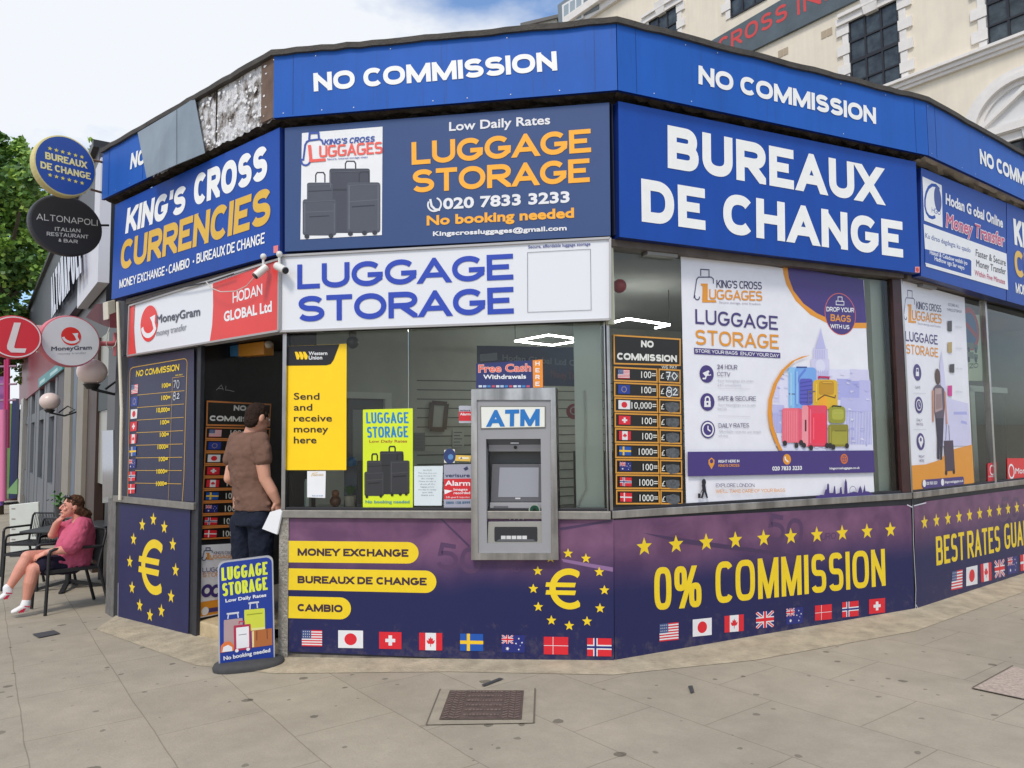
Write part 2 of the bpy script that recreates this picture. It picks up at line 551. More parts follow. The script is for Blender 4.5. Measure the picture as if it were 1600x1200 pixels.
class Art:
    """flat printed or cut-vinyl layers on a vertical plane, one mesh"""
    def __init__(s, pl, d, k=None, auto=None):
        s.auto = auto      # a sign whose every line of lettering becomes a part
        s.pl, s.d, s.b, s.lay = pl, d, MB(), 0
        s.k = k or (0, 0, 1)
    def px(s, p): return (s.k[0] + p[0] / s.k[2], s.k[1] + p[1] / s.k[2])
    def uv(s, p):
        x, y = s.px(p)
        return s.pl.at(x, y, s.d)
    def up(s, n=1): s.lay += n; return s
    def put(s, uvs, m, dl=0.0):
        d = s.d + s.lay * 0.00016 + dl
        s.b.poly([s.pl.P(u, v, d) for u, v in uvs], m)
    def polyuv(s, uvs, m, dl=0.0):
        if len(uvs) <= 4:
            s.put(uvs, m, dl)
        else:
            tri = tessellate_polygon([[Vector((u, v, 0)) for u, v in uvs]])
            d = s.d + s.lay * 0.00016 + dl
            vs = [s.pl.P(u, v, d) for u, v in uvs]
            fs = []
            for t in tri:
                a, b, c = [uvs[i] for i in t]
                ar = (b[0] - a[0]) * (c[1] - a[1]) - (c[0] - a[0]) * (b[1] - a[1])
                fs.append(tuple(t) if ar > 0 else tuple(reversed(t)))
            s.b.mesh(vs, fs, m)
        s.lay += 1
    def poly(s, pts, m): s.polyuv([s.uv(p) for p in pts], m); return s
    def quad(s, tl, tr, br, bl, m): return s.poly([bl, br, tr, tl], m)
    def line(s, pts, w, m, closed=False):
        """w in metres"""
        P = [s.uv(p) for p in pts]
        for q in ribbon(P, w, closed): s.put(q, m)
        s.lay += 1
        return s
    def lineuv(s, P, w, m, closed=False):
        for q in ribbon(P, w, closed): s.put(q, m)
        s.lay += 1
    def disc(s, c, r, m, ry=None, n=28, a0=0, a1=360):
        u, v = s.uv(c)
        ry = ry or r
        s.polyuv([(u + r * math.cos(R(a0 + (a1 - a0) * i / n)), v + ry * math.sin(R(a0 + (a1 - a0) * i / n))) for i in range(n)], m)
        return s
    def ring(s, c, r, w, m, n=28, a0=0, a1=360, ry=None):
        u, v = s.uv(c)
        full = abs(a1 - a0) >= 360
        ry = ry or r
        P = [(u + r * math.cos(R(a0 + (a1 - a0) * i / n)), v + ry * math.sin(R(a0 + (a1 - a0) * i / n))) for i in range(n if full else n + 1)]
        s.lineuv(P, w, m, full)
        return s
    def star(s, c, r, m, squeeze=1.0):
        u, v = s.uv(c)
        P = []
        for i in range(10):
            a = R(90 + 36 * i); q = r if i % 2 == 0 else r * .42
            P.append((u + q * math.cos(a) * squeeze, v + q * math.sin(a)))
        s.polyuv(P, m); s.lay -= 1
        return s
    def frame(s, bl, br, tl):
        o = Vector(s.uv(bl)); e = Vector(s.uv(br)) - o; f = Vector(s.uv(tl)) - o
        return o, e, f
    def caps(s, text, bl, br, tl, m, wt=0.2, gap=0.065, sn=2.3, space=.42, hv=.92):
        s.caps_uv(text, *s.frame(bl, br, tl), m, wt, gap, sn, space, hv)
        return s
    def caps_uv(s, text, o, e, f, m, wt=0.2, gap=0.065, sn=2.3, space=.42, hv=.92):
        W, H = e.length, f.length
        for q, si in stroke_text(text, W, H, wt, gap, sn, space, hv):
            s.put([tuple(o + e * (x / W) + f * (y / H)) for x, y in q], m, si * 0.00004)
        s.lay += 1
        if s.auto: s.build('lettering', s.auto)
    def text(s, text, bl, br, tl, m, bold=0.0, res=3, out=None, ow=0.0):
        s.text_uv(text, *s.frame(bl, br, tl), m, bold, res, out, ow)
        return s
    def text_uv(s, text, o, e, f, m, bold=0.0, res=3, out=None, ow=0.0):
        nv, nf, bd, wd = font_mesh(text, res)
        W, H = e.length, f.length
        bw = bold * H
        pts = [(bw + x / wd * (W - 2 * bw), y * (H - 2 * bw) + bw) for x, y in nv]
        mp = lambda x, y: tuple(o + e * (x / W) + f * (y / H))
        def ringmesh(w, mt, dl):
            nxt = {a: b for a, b in bd}; prv = {b: a for a, b in bd}
            offs = {}
            for a, b in bd:
                if a not in prv: continue
                p = Vector(pts[prv[a]]); c = Vector(pts[a]); q = Vector(pts[b])
                d0 = (c - p); d1 = (q - c)
                if d0.length < 1e-9 or d1.length < 1e-9: continue
                d0.normalize(); d1.normalize()
                n0 = Vector((d0.y, -d0.x)); n1 = Vector((d1.y, -d1.x))
                mm = n0 + n1
                if mm.length < 1e-4: mm = n0.copy()
                mm.normalize()
                offs[a] = c + mm * (w * min(1.6, 1 / max(.3, mm.dot(n0))))
            for a, b in bd:
                if a in offs and b in offs:
                    d = s.d + s.lay * 0.00016 + dl
                    s.b.poly([s.pl.P(*mp(*pts[b]), d), s.pl.P(*mp(*pts[a]), d), s.pl.P(*mp(*offs[a]), d), s.pl.P(*mp(*offs[b]), d)][::-1], mt)
        if out is not None:
            ringmesh(bw + ow * H, out, 0.0); s.lay += 1
        if bw > 0: ringmesh(bw, m, 0.00005)
        d = s.d + s.lay * 0.00016
        s.b.mesh([s.pl.P(*mp(x, y), d) for x, y in pts], nf, m)
        s.lay += 1
        if s.auto: s.build('lettering', s.auto)
    def unit(s, tl, tr, br, bl):
        A, B, C, D = [Vector(s.uv(p)) for p in (tl, tr, br, bl)]
        return lambda x, y: tuple((A * (1 - x) + B * x) * (1 - y) + (D * (1 - x) + C * x) * y)
    def rrect(s, tl, tr, br, bl, m, r=.1, asp=1.0, round_left=True):
        """rounded quad; r as share of height, asp = height / width"""
        f = s.unit(tl, tr, br, bl)
        rx, ry = r * asp, r
        P = []
        for ci, (cx, cy, a) in enumerate(((1 - rx, ry, -90), (1 - rx, 1 - ry, 0), (rx, 1 - ry, 90), (rx, ry, 180))):
            if not round_left and ci > 1:
                P.append((0, 1) if ci == 2 else (0, 0)); continue
            for i in range(7):
                t = R(a + 90 * i / 6)
                P.append((cx + rx * math.cos(t), cy + ry * math.sin(t)))
        s.polyuv([f(x, y) for x, y in reversed(P)], m)
        return s
    def flag(s, kind, tl, tr, br, bl):
        f = s.unit(tl, tr, br, bl)
        L0 = s.lay
        white, red, blue, navy, yel = ink(225, 225, 228), ink(214, 36, 50), ink(28, 84, 170), ink(36, 44, 120), ink(240, 196, 40)
        def rc(x0, y0, x1, y1, m): s.polyuv([f(x0, y1), f(x1, y1), f(x1, y0), f(x0, y0)], m)
        def cross(bg, outer, inner=None, x=.36, w=.2, iw=.1):
            rc(0, 0, 1, 1, bg)
            hw = w / 2; hx = hw * .68
            rc(x - hx, 0, x + hx, 1, outer); rc(0, .5 - hw, 1, .5 + hw, outer)
            if inner:
                hw = iw / 2; hx = hw * .68
                rc(x - hx, 0, x + hx, 1, inner); rc(0, .5 - hw, 1, .5 + hw, inner)
        def union(x1, y1):
            g = lambda x, y: f(x * x1, y * y1)
            s.polyuv([g(0, 1), g(1, 1), g(1, 0), g(0, 0)], navy)
            for (a, b, m, w) in (((0, 0), (1, 1), white, .12), ((0, 1), (1, 0), white, .12), ((0, 0), (1, 1), red, .05), ((0, 1), (1, 0), red, .05)):
                sg = 1 if b[1] > a[1] else -1
                q = [g(a[0], a[1]), g(a[0] + w, a[1]), g(1, b[1] - sg * w), g(1, b[1]), g(1 - w, b[1]), g(0, a[1] + sg * w)]
                s.polyuv(q, m)
            for (w, m) in ((.17, white), (.1, red)):
                s.polyuv([g(.5 - w * .6, 1), g(.5 + w * .6, 1), g(.5 + w * .6, 0), g(.5 - w * .6, 0)], m)
                s.polyuv([g(0, .5 + w), g(1, .5 + w), g(1, .5 - w), g(0, .5 - w)], m)
        if kind == 'us':
            rc(0, 0, 1, 1, red)
            for i in range(6): rc(0, (2 * i + 1) / 13, 1, (2 * i + 2) / 13, white); s.lay -= 1
            s.lay += 1
            rc(0, 0, .46, .54, ink(60, 80, 130))
            for i in range(4):
                for j in range(3):
                    rc(.06 + i * .1, .07 + j * .16, .09 + i * .1, .13 + j * .16, white); s.lay -= 1
        elif kind == 'jp':
            rc(0, 0, 1, 1, white)
            s.polyuv([f(.5 + .25 * math.cos(-i * .2618), .5 + .34 * math.sin(-i * .2618)) for i in range(24)], red)
        elif kind == 'ch':
            rc(0, 0, 1, 1, red); rc(.42, .2, .58, .8, white); rc(.28, .4, .72, .6, white)
        elif kind == 'ca':
            rc(0, 0, 1, 1, white); rc(0, 0, .27, 1, red); rc(.73, 0, 1, 1, red)
            leaf = [(.5, .2), (.54, .34), (.6, .3), (.59, .46), (.68, .4), (.66, .55), (.6, .64), (.52, .63), (.515, .8), (.485, .8), (.48, .63), (.4, .64), (.34, .55), (.32, .4), (.41, .46), (.4, .3), (.46, .34)]
            s.polyuv([f(x, y) for x, y in reversed(leaf)], red)
        elif kind == 'se': cross(blue, yel)
        elif kind == 'no': cross(red, white, navy, .34, .26, .12)
        elif kind == 'dk': cross(red, white, None, .36, .14)
        elif kind == 'dkthin': cross(red, white, None, .38, .03)
        elif kind == 'uk': union(1, 1)
        elif kind == 'au':
            rc(0, 0, 1, 1, navy); union(.5, .5)
            for x, y, r in ((.25, .78, .12), (.74, .2, .06), (.74, .82, .06), (.62, .48, .06), (.88, .42, .06), (.8, .6, .035)):
                s.polyuv([f(x + (r if i % 2 == 0 else r * .5) * .7 * math.cos(-i * .4488), y + (r if i % 2 == 0 else r * .5) * math.sin(-i * .4488)) for i in range(14)], white); s.lay -= 1
        elif kind == 'eu':
            rc(0, 0, 1, 1, ink(36, 62, 150))
            for i in range(12):
                x, y = .5 + .2 * math.cos(i * .5236), .5 + .3 * math.sin(i * .5236)
                rc(x - .025, y - .035, x + .025, y + .035, yel); s.lay -= 1
        s.lay = L0 + 1
        return s
    def euro(s, c, h, m, squeeze=1.0):
        """a euro symbol of height h metres"""
        u, v = s.uv(c)
        P = [(u + squeeze * h * (.08 + .42 * math.cos(R(a))), v + h * .42 * math.sin(R(a))) for a in range(52, 309, 8)]
        w = .155 * h
        for q in ribbon(P, w, False):
            q = clip_x(q, u + squeeze * h * .345, False)
            if len(q) > 2: s.put(q, m)
        s.lay += 1
        for dy in (.095, -.095):
            a = u - squeeze * h * .5; b = u + squeeze * h * .22
            y0, y1 = v + h * (dy - .055), v + h * (dy + .055)
            s.polyuv([(a - .02 * h, y0), (b, y0), (b + .03 * h, y1), (a, y1)], m)
        return s
    def build(s, name, parent):
        """links what was drawn so far as one part; drawing may go on above it"""
        if not s.b.v: return None
        o = s.b.build(name, parent)
        s.b = MB()
        return o
# ------------------------------------------------------------------ common materials
BLUE = mat('fascia_blue', lin(24, 90, 182), rough=.5, spec=.3, var=.1, vscale=1.2, streak=.07, drip=.5)
SBLUE = mat('sign_blue', lin(16, 72, 164), rough=.45, spec=.3, var=.08, vscale=1.5, streak=.06, drip=.3)
DBLUE = mat('sign_side_blue', lin(14, 40, 110), rough=.4)
NAVY = mat('sign_navy', lin(54, 78, 126), rough=.45, spec=.35, var=.05, vscale=3)
PNAVY = mat('panel_navy', lin(38, 40, 84), rough=.45, spec=.3, var=.10, vscale=5)
WHITE = ink(232, 233, 236)
LETTER = mat('letter_white', lin(240, 240, 238), rough=.4, var=.04, vscale=9)
YELL = ink(238, 205, 34)
GOLD = ink(247, 174, 44)
OCHRE = ink(222, 176, 50)
ORANGE = ink(226, 150, 44)
PURPLE = ink(70, 54, 122)
REDV = ink(214, 52, 56)
BLACK = mat('matt_black', (.012, .012, .013), rough=.5)
DARK = mat('dark_frame', lin(38, 38, 44), rough=.55, var=.3, vscale=12)
STEEL = mat('brushed_steel', (.55, .53, .52), rough=.28, metal=1.0, var=.15, vscale=9, streak=.5)  # vertical streaks in the colour mimic bands reflected in the steel
DULL = mat('dull_aluminium', lin(150, 146, 140), rough=.5, metal=.6, var=.2, vscale=14)
CAPM = mat('lead_capping', lin(70, 66, 62), rough=.8, var=.35, vscale=8, bump=.4)
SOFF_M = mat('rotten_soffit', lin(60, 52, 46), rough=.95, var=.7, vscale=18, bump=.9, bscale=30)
PALEPOST = mat('pale_post', lin(190, 192, 170), rough=.6, var=.08)
CHEQ = mat('chequer_plate', lin(168, 162, 152), rough=.45, metal=.5, var=.25, vscale=30, bump=.5, bscale=40)

def glass_mat(name, tint, refl=.06):
    m = bpy.data.materials.new(name); m.use_nodes = True
    n, l = m.node_tree.nodes, m.node_tree.links
    n.clear()
    o = n.new('ShaderNodeOutputMaterial'); mx = n.new('ShaderNodeMixShader')
    t = n.new('ShaderNodeBsdfTransparent'); t.inputs[0].default_value = (*tint, 1)
    g = n.new('ShaderNodeBsdfGlossy'); g.inputs['Roughness'].default_value = .02
    fr = n.new('ShaderNodeFresnel'); fr.inputs['IOR'].default_value = 1.5
    l.new(fr.outputs[0], mx.inputs[0]); l.new(t.outputs[0], mx.inputs[1]); l.new(g.outputs[0], mx.inputs[2]); l.new(mx.outputs[0], o.inputs[0])
    return m
GLASS = glass_mat('window_glass', (.93, .96, .94))

# ------------------------------------------------------------------ ground
def pavement_mat():
    m = bpy.data.materials.new('york_stone_paving'); m.use_nodes = True
    n, l = m.node_tree.nodes, m.node_tree.links
    b = n['Principled BSDF']; b.inputs['Roughness'].default_value = .85; b.inputs['Specular IOR Level'].default_value = .3
    g = n.new('ShaderNodeNewGeometry')
    mp = n.new('ShaderNodeMapping'); mp.vector_type = 'TEXTURE'
    mp.inputs['Rotation'].default_value = (0, 0, R(-54.5))
    mp.inputs['Location'].default_value = (2.51 * .809 + .12, 2.51 * .588, 0)
    l.new(g.outputs['Position'], mp.inputs['Vector'])
    # gentle wobble so joints are not ruler straight
    wob = n.new('ShaderNodeTexNoise'); wob.inputs['Scale'].default_value = 1.6; wob.inputs['Detail'].default_value = 3
    l.new(g.outputs['Position'], wob.inputs['Vector'])
    wv = n.new('ShaderNodeVectorMath'); wv.operation = 'MULTIPLY_ADD'
    wv.inputs[1].default_value = (.03, .03, 0)
    l.new(wob.outputs['Color'], wv.inputs[0]); l.new(mp.outputs[0], wv.inputs[2])
    br = n.new('ShaderNodeTexBrick')
    br.inputs['Scale'].default_value = 1.0
    br.inputs['Brick Width'].default_value = .92
    br.inputs['Row Height'].default_value = .59
    br.inputs['Mortar Size'].default_value = .0035
    br.inputs['Mortar Smooth'].default_value = .25
    br.inputs['Bias'].default_value = 0
    br.offset = .42
    br.inputs['Color1'].default_value = (*lin(164, 155, 139), 1)
    br.inputs['Color2'].default_value = (*lin(160, 151, 136), 1)
    br.inputs['Mortar'].default_value = (*lin(136, 127, 112), 1)
    l.new(wv.outputs[0], br.inputs['Vector'])
    def noise(scale, det, lo, hi, a, c):
        t = n.new('ShaderNodeTexNoise'); t.inputs['Scale'].default_value = scale; t.inputs['Detail'].default_value = det
        t.inputs['Roughness'].default_value = .65
        l.new(g.outputs['Position'], t.inputs['Vector'])
        r = n.new('ShaderNodeMapRange'); r.inputs[1].default_value = lo; r.inputs[2].default_value = hi
        r.inputs[3].default_value = a; r.inputs[4].default_value = c
        l.new(t.outputs['Fac'], r.inputs[0]); return r.outputs[0]
    def scale(col, f):
        v = n.new('ShaderNodeVectorMath'); v.operation = 'SCALE'
        l.new(col, v.inputs[0]); l.new(f, v.inputs['Scale']); return v.outputs[0]
    c = scale(br.outputs['Color'], noise(.7, 4, .3, .7, .87, 1.08))
    c = scale(c, noise(5, 8, .3, .7, .9, 1.07))
    c = scale(c, noise(90, 4, .3, .7, .93, 1.06))
    # chewing gum: two sizes of dark spots
    def spots(sc, rad, keep, dark, col):
        v = n.new('ShaderNodeTexVoronoi'); v.inputs['Scale'].default_value = sc
        v.inputs['Randomness'].default_value = 1.0
        dn = n.new('ShaderNodeTexNoise'); dn.inputs['Scale'].default_value = 25
        l.new(g.outputs['Position'], dn.inputs['Vector'])
        ad = n.new('ShaderNodeVectorMath'); ad.operation = 'MULTIPLY_ADD'; ad.inputs[1].default_value = (.03, .03, 0)
        l.new(dn.outputs['Color'], ad.inputs[0]); l.new(g.outputs['Position'], ad.inputs[2])
        l.new(ad.outputs[0], v.inputs['Vector'])
        s = n.new('ShaderNodeSeparateColor'); l.new(v.outputs['Color'], s.inputs[0])
        mx = n.new('ShaderNodeMath'); mx.operation = 'MULTIPLY'; mx.inputs[1].default_value = rad
        l.new(s.outputs[1], mx.inputs[0])
        lt = n.new('ShaderNodeMath'); lt.operation = 'LESS_THAN'
        l.new(v.outputs['Distance'], lt.inputs[0]); l.new(mx.outputs[0], lt.inputs[1])
        kp = n.new('ShaderNodeMath'); kp.operation = 'LESS_THAN'; kp.inputs[1].default_value = keep
        l.new(s.outputs[0], kp.inputs[0])
        an = n.new('ShaderNodeMath'); an.operation = 'MULTIPLY'
        l.new(lt.outputs[0], an.inputs[0]); l.new(kp.outputs[0], an.inputs[1])
        mr = n.new('ShaderNodeMapRange'); mr.inputs[3].default_value = 1; mr.inputs[4].default_value = dark
        l.new(an.outputs[0], mr.inputs[0])
        return scale(col, mr.outputs[0])
    c = spots(4.2, .18, .45, .5, c)
    c = spots(9, .2, .4, .6, c)
    c = spots(2.3, .11, .3, .62, c)
    l.new(c, b.inputs['Base Color'])
    bp = n.new('ShaderNodeBump'); bp.inputs['Strength'].default_value = .25; bp.inputs['Distance'].default_value = .01
    t = n.new('ShaderNodeTexNoise'); t.inputs['Scale'].default_value = 70; t.inputs['Detail'].default_value = 6
    l.new(g.outputs['Position'], t.inputs['Vector'])
    mm = n.new('ShaderNodeMath'); mm.operation = 'MULTIPLY_ADD'; mm.inputs[1].default_value = -1.5
    l.new(br.outputs['Fac'], mm.inputs[0]); l.new(t.outputs['Fac'], mm.inputs[2])
    l.new(mm.outputs[0], bp.inputs['Height']); l.new(bp.outputs[0], b.inputs['Normal'])
    return m
PAVE = pavement_mat()
mb = MB()
S_ = 160
N_ = 8
for i in range(N_):
    for j in range(N_):
        x0, x1 = -S_ + 2 * S_ * i / N_, -S_ + 2 * S_ * (i + 1) / N_
        y0, y1 = -40 + 200 * j / N_, -40 + 200 * (j + 1) / N_
        mb.poly([(x0, y0, gz(x0, y0)), (x1, y0, gz(x1, y0)), (x1, y1, gz(x1, y1)), (x0, y1, gz(x0, y1))], PAVE)
mb.build('pavement', kind='structure')

# worn pale kerb stones round the foot of the kiosk
KERB = mat('pale_kerb_stone', lin(174, 162, 140), rough=.9, var=.3, vscale=7, bump=.5, bscale=45)
wc = corners(WA)
wc0 = WA[0].P(.22, 0).xy
base_line = [wc0, wc[1], wc[2], wc[3], wc[4]]
outer = [gnd(150, 984), gnd(305, 1040), gnd(430, 1053), gnd(700, 1050), gnd(958, 1055), gnd(1180, 1032), gnd(1432, 986), gnd(1600, 925), gnd(1760, 880)]
inner = [WA[0].P(.22, 0, -.03), WA[0].P(1.7, 0, -.03), WA[1].P(.02, 0, -.03), WA[1].P(1.27, 0, -.03), Vector((wc[2].x, wc[2].y + .03, 0)), WA[2].P(1.3, 0, -.03), Vector((wc[3].x, wc[3].y + .04, 0)), WA[3].P(2.2, 0, -.03), WA[3].P(4.4, 0, -.03)]
mb = MB()
for i in range(len(outer) - 1):
    n = 10
    for k in range(n):
        t0, t1 = k / n, (k + 1) / n
        def lp(a, b, t): return Vector(a).lerp(Vector(b), t)
        a, b_ = lp(outer[i], outer[i + 1], t0), lp(outer[i], outer[i + 1], t1)
        c, d = lp(inner[i], inner[i + 1], t0), lp(inner[i], inner[i + 1], t1)
        def z(p, h): return (p.x, p.y, gz(p.x, p.y) + h)
        mb.poly([z(a, .003), z(b_, .003), z(d, .03), z(c, .03)], KERB)
mb.build('kerb_strip', kind='structure')

# ------------------------------------------------------------------ kiosk
KZ0 = -.35
def print_mat():
    """printed wrap: plum banknote picture above, navy below"""
    m = bpy.data.materials.new('banknote_print'); m.use_nodes = True
    n, l = m.node_tree.nodes, m.node_tree.links
    b = n['Principled BSDF']; b.inputs['Roughness'].default_value = .4; b.inputs['Specular IOR Level'].default_value = .3
    g = n.new('ShaderNodeNewGeometry')
    s = n.new('ShaderNodeSeparateXYZ'); l.new(g.outputs['Position'], s.inputs[0])
    t = n.new('ShaderNodeTexNoise'); t.inputs['Scale'].default_value = 1.3; t.inputs['Detail'].default_value = 2
    l.new(g.outputs['Position'], t.inputs['Vector'])
    ma = n.new('ShaderNodeMath'); ma.operation = 'MULTIPLY_ADD'; ma.inputs[1].default_value = .22
    l.new(t.outputs['Fac'], ma.inputs[0]); l.new(s.outputs['Z'], ma.inputs[2])
    r = n.new('ShaderNodeMapRange'); r.interpolation_type = 'SMOOTHSTEP'
    r.inputs[1].default_value = .47; r.inputs[2].default_value = .85
    l.new(ma.outputs[0], r.inputs[0])
    t2 = n.new('ShaderNodeTexNoise'); t2.inputs['Scale'].default_value = 4.5; t2.inputs['Detail'].default_value = 8; t2.inputs['Distortion'].default_value = .4
    l.new(g.outputs['Position'], t2.inputs['Vector'])
    rr = n.new('ShaderNodeValToRGB')
    rr.color_ramp.elements[0].position = .35; rr.color_ramp.elements[0].color = (*lin(98, 66, 96), 1)
    rr.color_ramp.elements[1].position = .68; rr.color_ramp.elements[1].color = (*lin(124, 86, 116), 1)
    l.new(t2.outputs['Fac'], rr.inputs[0])
    mx = n.new('ShaderNodeMixRGB'); mx.inputs[1].default_value = (*lin(38, 40, 84), 1)
    l.new(r.outputs[0], mx.inputs[0]); l.new(rr.outputs[0], mx.inputs[2])
    # kicked-up street dirt in splashes
    t3 = n.new('ShaderNodeTexNoise'); t3.inputs['Scale'].default_value = 11; t3.inputs['Detail'].default_value = 8; t3.inputs['Roughness'].default_value = .75
    l.new(g.outputs['Position'], t3.inputs['Vector'])
    zr = n.new('ShaderNodeMapRange'); zr.inputs[1].default_value = -.1; zr.inputs[2].default_value = .3; zr.inputs[3].default_value = .12; zr.inputs[4].default_value = -.06
    l.new(s.outputs['Z'], zr.inputs[0])
    ad = n.new('ShaderNodeMath'); ad.operation = 'ADD'; l.new(t3.outputs['Fac'], ad.inputs[0]); l.new(zr.outputs[0], ad.inputs[1])
    dr = n.new('ShaderNodeMapRange'); dr.inputs[1].default_value = .58; dr.inputs[2].default_value = .76; dr.inputs[4].default_value = .24
    l.new(ad.outputs[0], dr.inputs[0])
    dm = n.new('ShaderNodeMixRGB'); dm.inputs[2].default_value = (*lin(132, 120, 108), 1)
    l.new(dr.outputs[0], dm.inputs[0]); l.new(mx.outputs[0], dm.inputs[1])
    l.new(dm.outputs[0], b.inputs['Base Color'])
    return m
PRINT = print_mat()
def peel_mat():
    m = bpy.data.materials.new('peeling_paint'); m.use_nodes = True
    n, l = m.node_tree.nodes, m.node_tree.links
    b = n['Principled BSDF']; b.inputs['Roughness'].default_value = .9
    g = n.new('ShaderNodeNewGeometry')
    t = n.new('ShaderNodeTexNoise'); t.inputs['Scale'].default_value = 7; t.inputs['Detail'].default_value = 9; t.inputs['Roughness'].default_value = .72
    l.new(g.outputs['Position'], t.inputs['Vector'])
    r = n.new('ShaderNodeValToRGB'); r.color_ramp.interpolation = 'CONSTANT'
    e = r.color_ramp.elements
    e[0].position = 0; e[0].color = (*lin(62, 50, 44), 1)
    e[1].position = .42; e[1].color = (*lin(132, 126, 122), 1)
    for p, c in ((.47, (168, 166, 166)), (.52, (208, 208, 212)), (.60, (150, 148, 148)), (.62, (220, 220, 222)), (.70, (96, 120, 158))):
        q = e.new(p); q.color = (*lin(*c), 1)
    l.new(t.outputs['Fac'], r.inputs[0]); l.new(r.outputs[0], b.inputs['Base Color'])
    bp = n.new('ShaderNodeBump'); bp.inputs['Strength'].default_value = .3; bp.inputs['Distance'].default_value = .02
    l.new(t.outputs['Fac'], bp.inputs['Height']); l.new(bp.outputs[0], b.inputs['Normal'])
    return m
PEEL = peel_mat()

kiosk = thing('kiosk', 'single storey faceted corner kiosk with purple base panels, steel sills and shop windows', 'kiosk', (0, 5.6, 0))

def slab(pl, u0, v0, u1, v1, d0, d1, m, mb):
    """box on plane pl from u0..u1, v0..v1, front at d1, back at d0"""
    mb.hexa([pl.P(u0, v0, d1), pl.P(u1, v0, d1), pl.P(u1, v1, d1), pl.P(u0, v1, d1)],
            [pl.P(u0, v0, d0), pl.P(u1, v0, d0), pl.P(u1, v1, d0), pl.P(u0, v1, d0)], m)
def wall_u(i):
    a = wc[i] if i else WA[0].P(.18, 0).xy
    b = wc[i + 1]
    f = lambda p: (Vector(p) - WA[i].o).dot(WA[i].u)
    return f(a), f(b)
WU = [wall_u(i) for i in range(4)]

# base walls
for i in (1, 2, 3):
    mb = MB()
    slab(WA[i], WU[i][0] + (.01 if i > 1 else .0), KZ0, WU[i][1] - .004, Z_SILL - .001, -.12, -.006, DARK, mb)
    mb.build('base_wall', kiosk)
u_door0 = WA[0].at(303, 880)[0]; u_door1 = WU[0][1]
mb = MB()
slab(WA[0], WU[0][0], KZ0, u_door0, Z_SILL - .02, -.12, -.006, DARK, mb)
slab(WA[0], WU[0][0], Z_SILL - .02, u_door0, CAMZ + .83, -.12, -.02, DARK, mb)
mb.build('base_wall', kiosk)

# sills
mb = MB()
slab(WA[1], WU[1][0] - .03, Z_SILL, WU[1][1] + .006, Z_SILL + .056, -.1, .03, DULL, mb)
mb.build('sill', kiosk, bevel=.004)
for i in (2, 3):
    mb = MB()
    slab(WA[i], WU[i][0] + .012, Z_SILL + .003, WU[i][1] - .004, Z_SILL + .058, -.1, .012, STEEL, mb)
    mb.build('sill', kiosk, bevel=.004)
mb = MB()
slab(WA[0], WU[0][0] + .02, Z_SILL - .01, u_door0 + .03, Z_SILL + .05, -.05, .03, DULL, mb)
mb.build('sill', kiosk, bevel=.004)

# window frames and glass
u2a, u2b = WA[1].at(447, 650)[0], WA[1].at(946, 650)[0]
Z_W2 = CAMZ + .815
mb = MB()
slab(WA[1], WU[1][0] + .0, Z_SILL + .056, u2a, Z_W2, -.06, .004, STEEL, mb)
slab(WA[1], u2b, Z_SILL + .056, WU[1][1] - .01, Z_W2, -.06, .004, STEEL, mb)
slab(WA[1], u2a, Z_SILL + .056, u2b, Z_SILL + .075, -.06, -.004, DARK, mb)
slab(WA[1], u2a, Z_W2 - .012, u2b, Z_W2, -.06, -.004, DARK, mb)
mb.build('window_frame', kiosk, bevel=.003)
mb = MB()
mb.poly([WA[1].P(u2a, Z_SILL + .056, -.03), WA[1].P(u2b, Z_SILL + .056, -.03), WA[1].P(u2b, Z_W2, -.03), WA[1].P(u2a, Z_W2, -.03)], GLASS)
mb.build('window_pane', kiosk)
MAHOG = mat('mahogany_frame', lin(62, 34, 34), rough=.4, var=.3, vscale=10)
Z_W3 = CAMZ + 1.385
u3b = WA[2].at(1403, 620)[0]
mb = MB()
slab(WA[2], WU[2][0] + .006, Z_SILL + .058, WU[2][0] + .03, Z_W3, -.06, -.004, STEEL, mb)
slab(WA[2], u3b - .0, Z_SILL + .058, WU[2][1] - .01, Z_W3, -.1, .0, MAHOG, mb)
slab(WA[2], WU[2][0] + .03, Z_SILL + .058, u3b, Z_SILL + .078, -.06, -.008, DARK, mb)
mb.build('window_frame', kiosk, bevel=.003)
mb = MB()
mb.poly([WA[2].P(WU[2][0] + .02, Z_SILL + .058, -.03), WA[2].P(u3b, Z_SILL + .058, -.03), WA[2].P(u3b, Z_W3, -.03), WA[2].P(WU[2][0] + .02, Z_W3, -.03)], GLASS)
mb.build('window_pane', kiosk)
mb = MB()
for x in (1549,):
    uu = WA[3].at(x, 620)[0]
    slab(WA[3], uu - .02, Z_SILL + .058, uu + .02, Z_W3, -.06, .0, STEEL, mb)
slab(WA[3], WU[3][0], Z_SILL + .058, WU[3][0] + .03, Z_W3, -.06, .0, STEEL, mb)
slab(WA[3], WU[3][0] + .03, Z_SILL + .058, WU[3][1], Z_SILL + .075, -.06, -.008, DARK, mb)
mb.build('window_frame', kiosk, bevel=.003)
uu = WA[3].at(1549, 620)[0]
for a, b_ in ((WU[3][0] + .03, uu - .02), (uu + .02, WU[3][1])):
    mb = MB()
    mb.poly([WA[3].P(a, Z_SILL + .058, -.03), WA[3].P(b_, Z_SILL + .058, -.03), WA[3].P(b_, Z_W3, -.03), WA[3].P(a, Z_W3, -.03)], GLASS)
    mb.build('window_pane', kiosk)

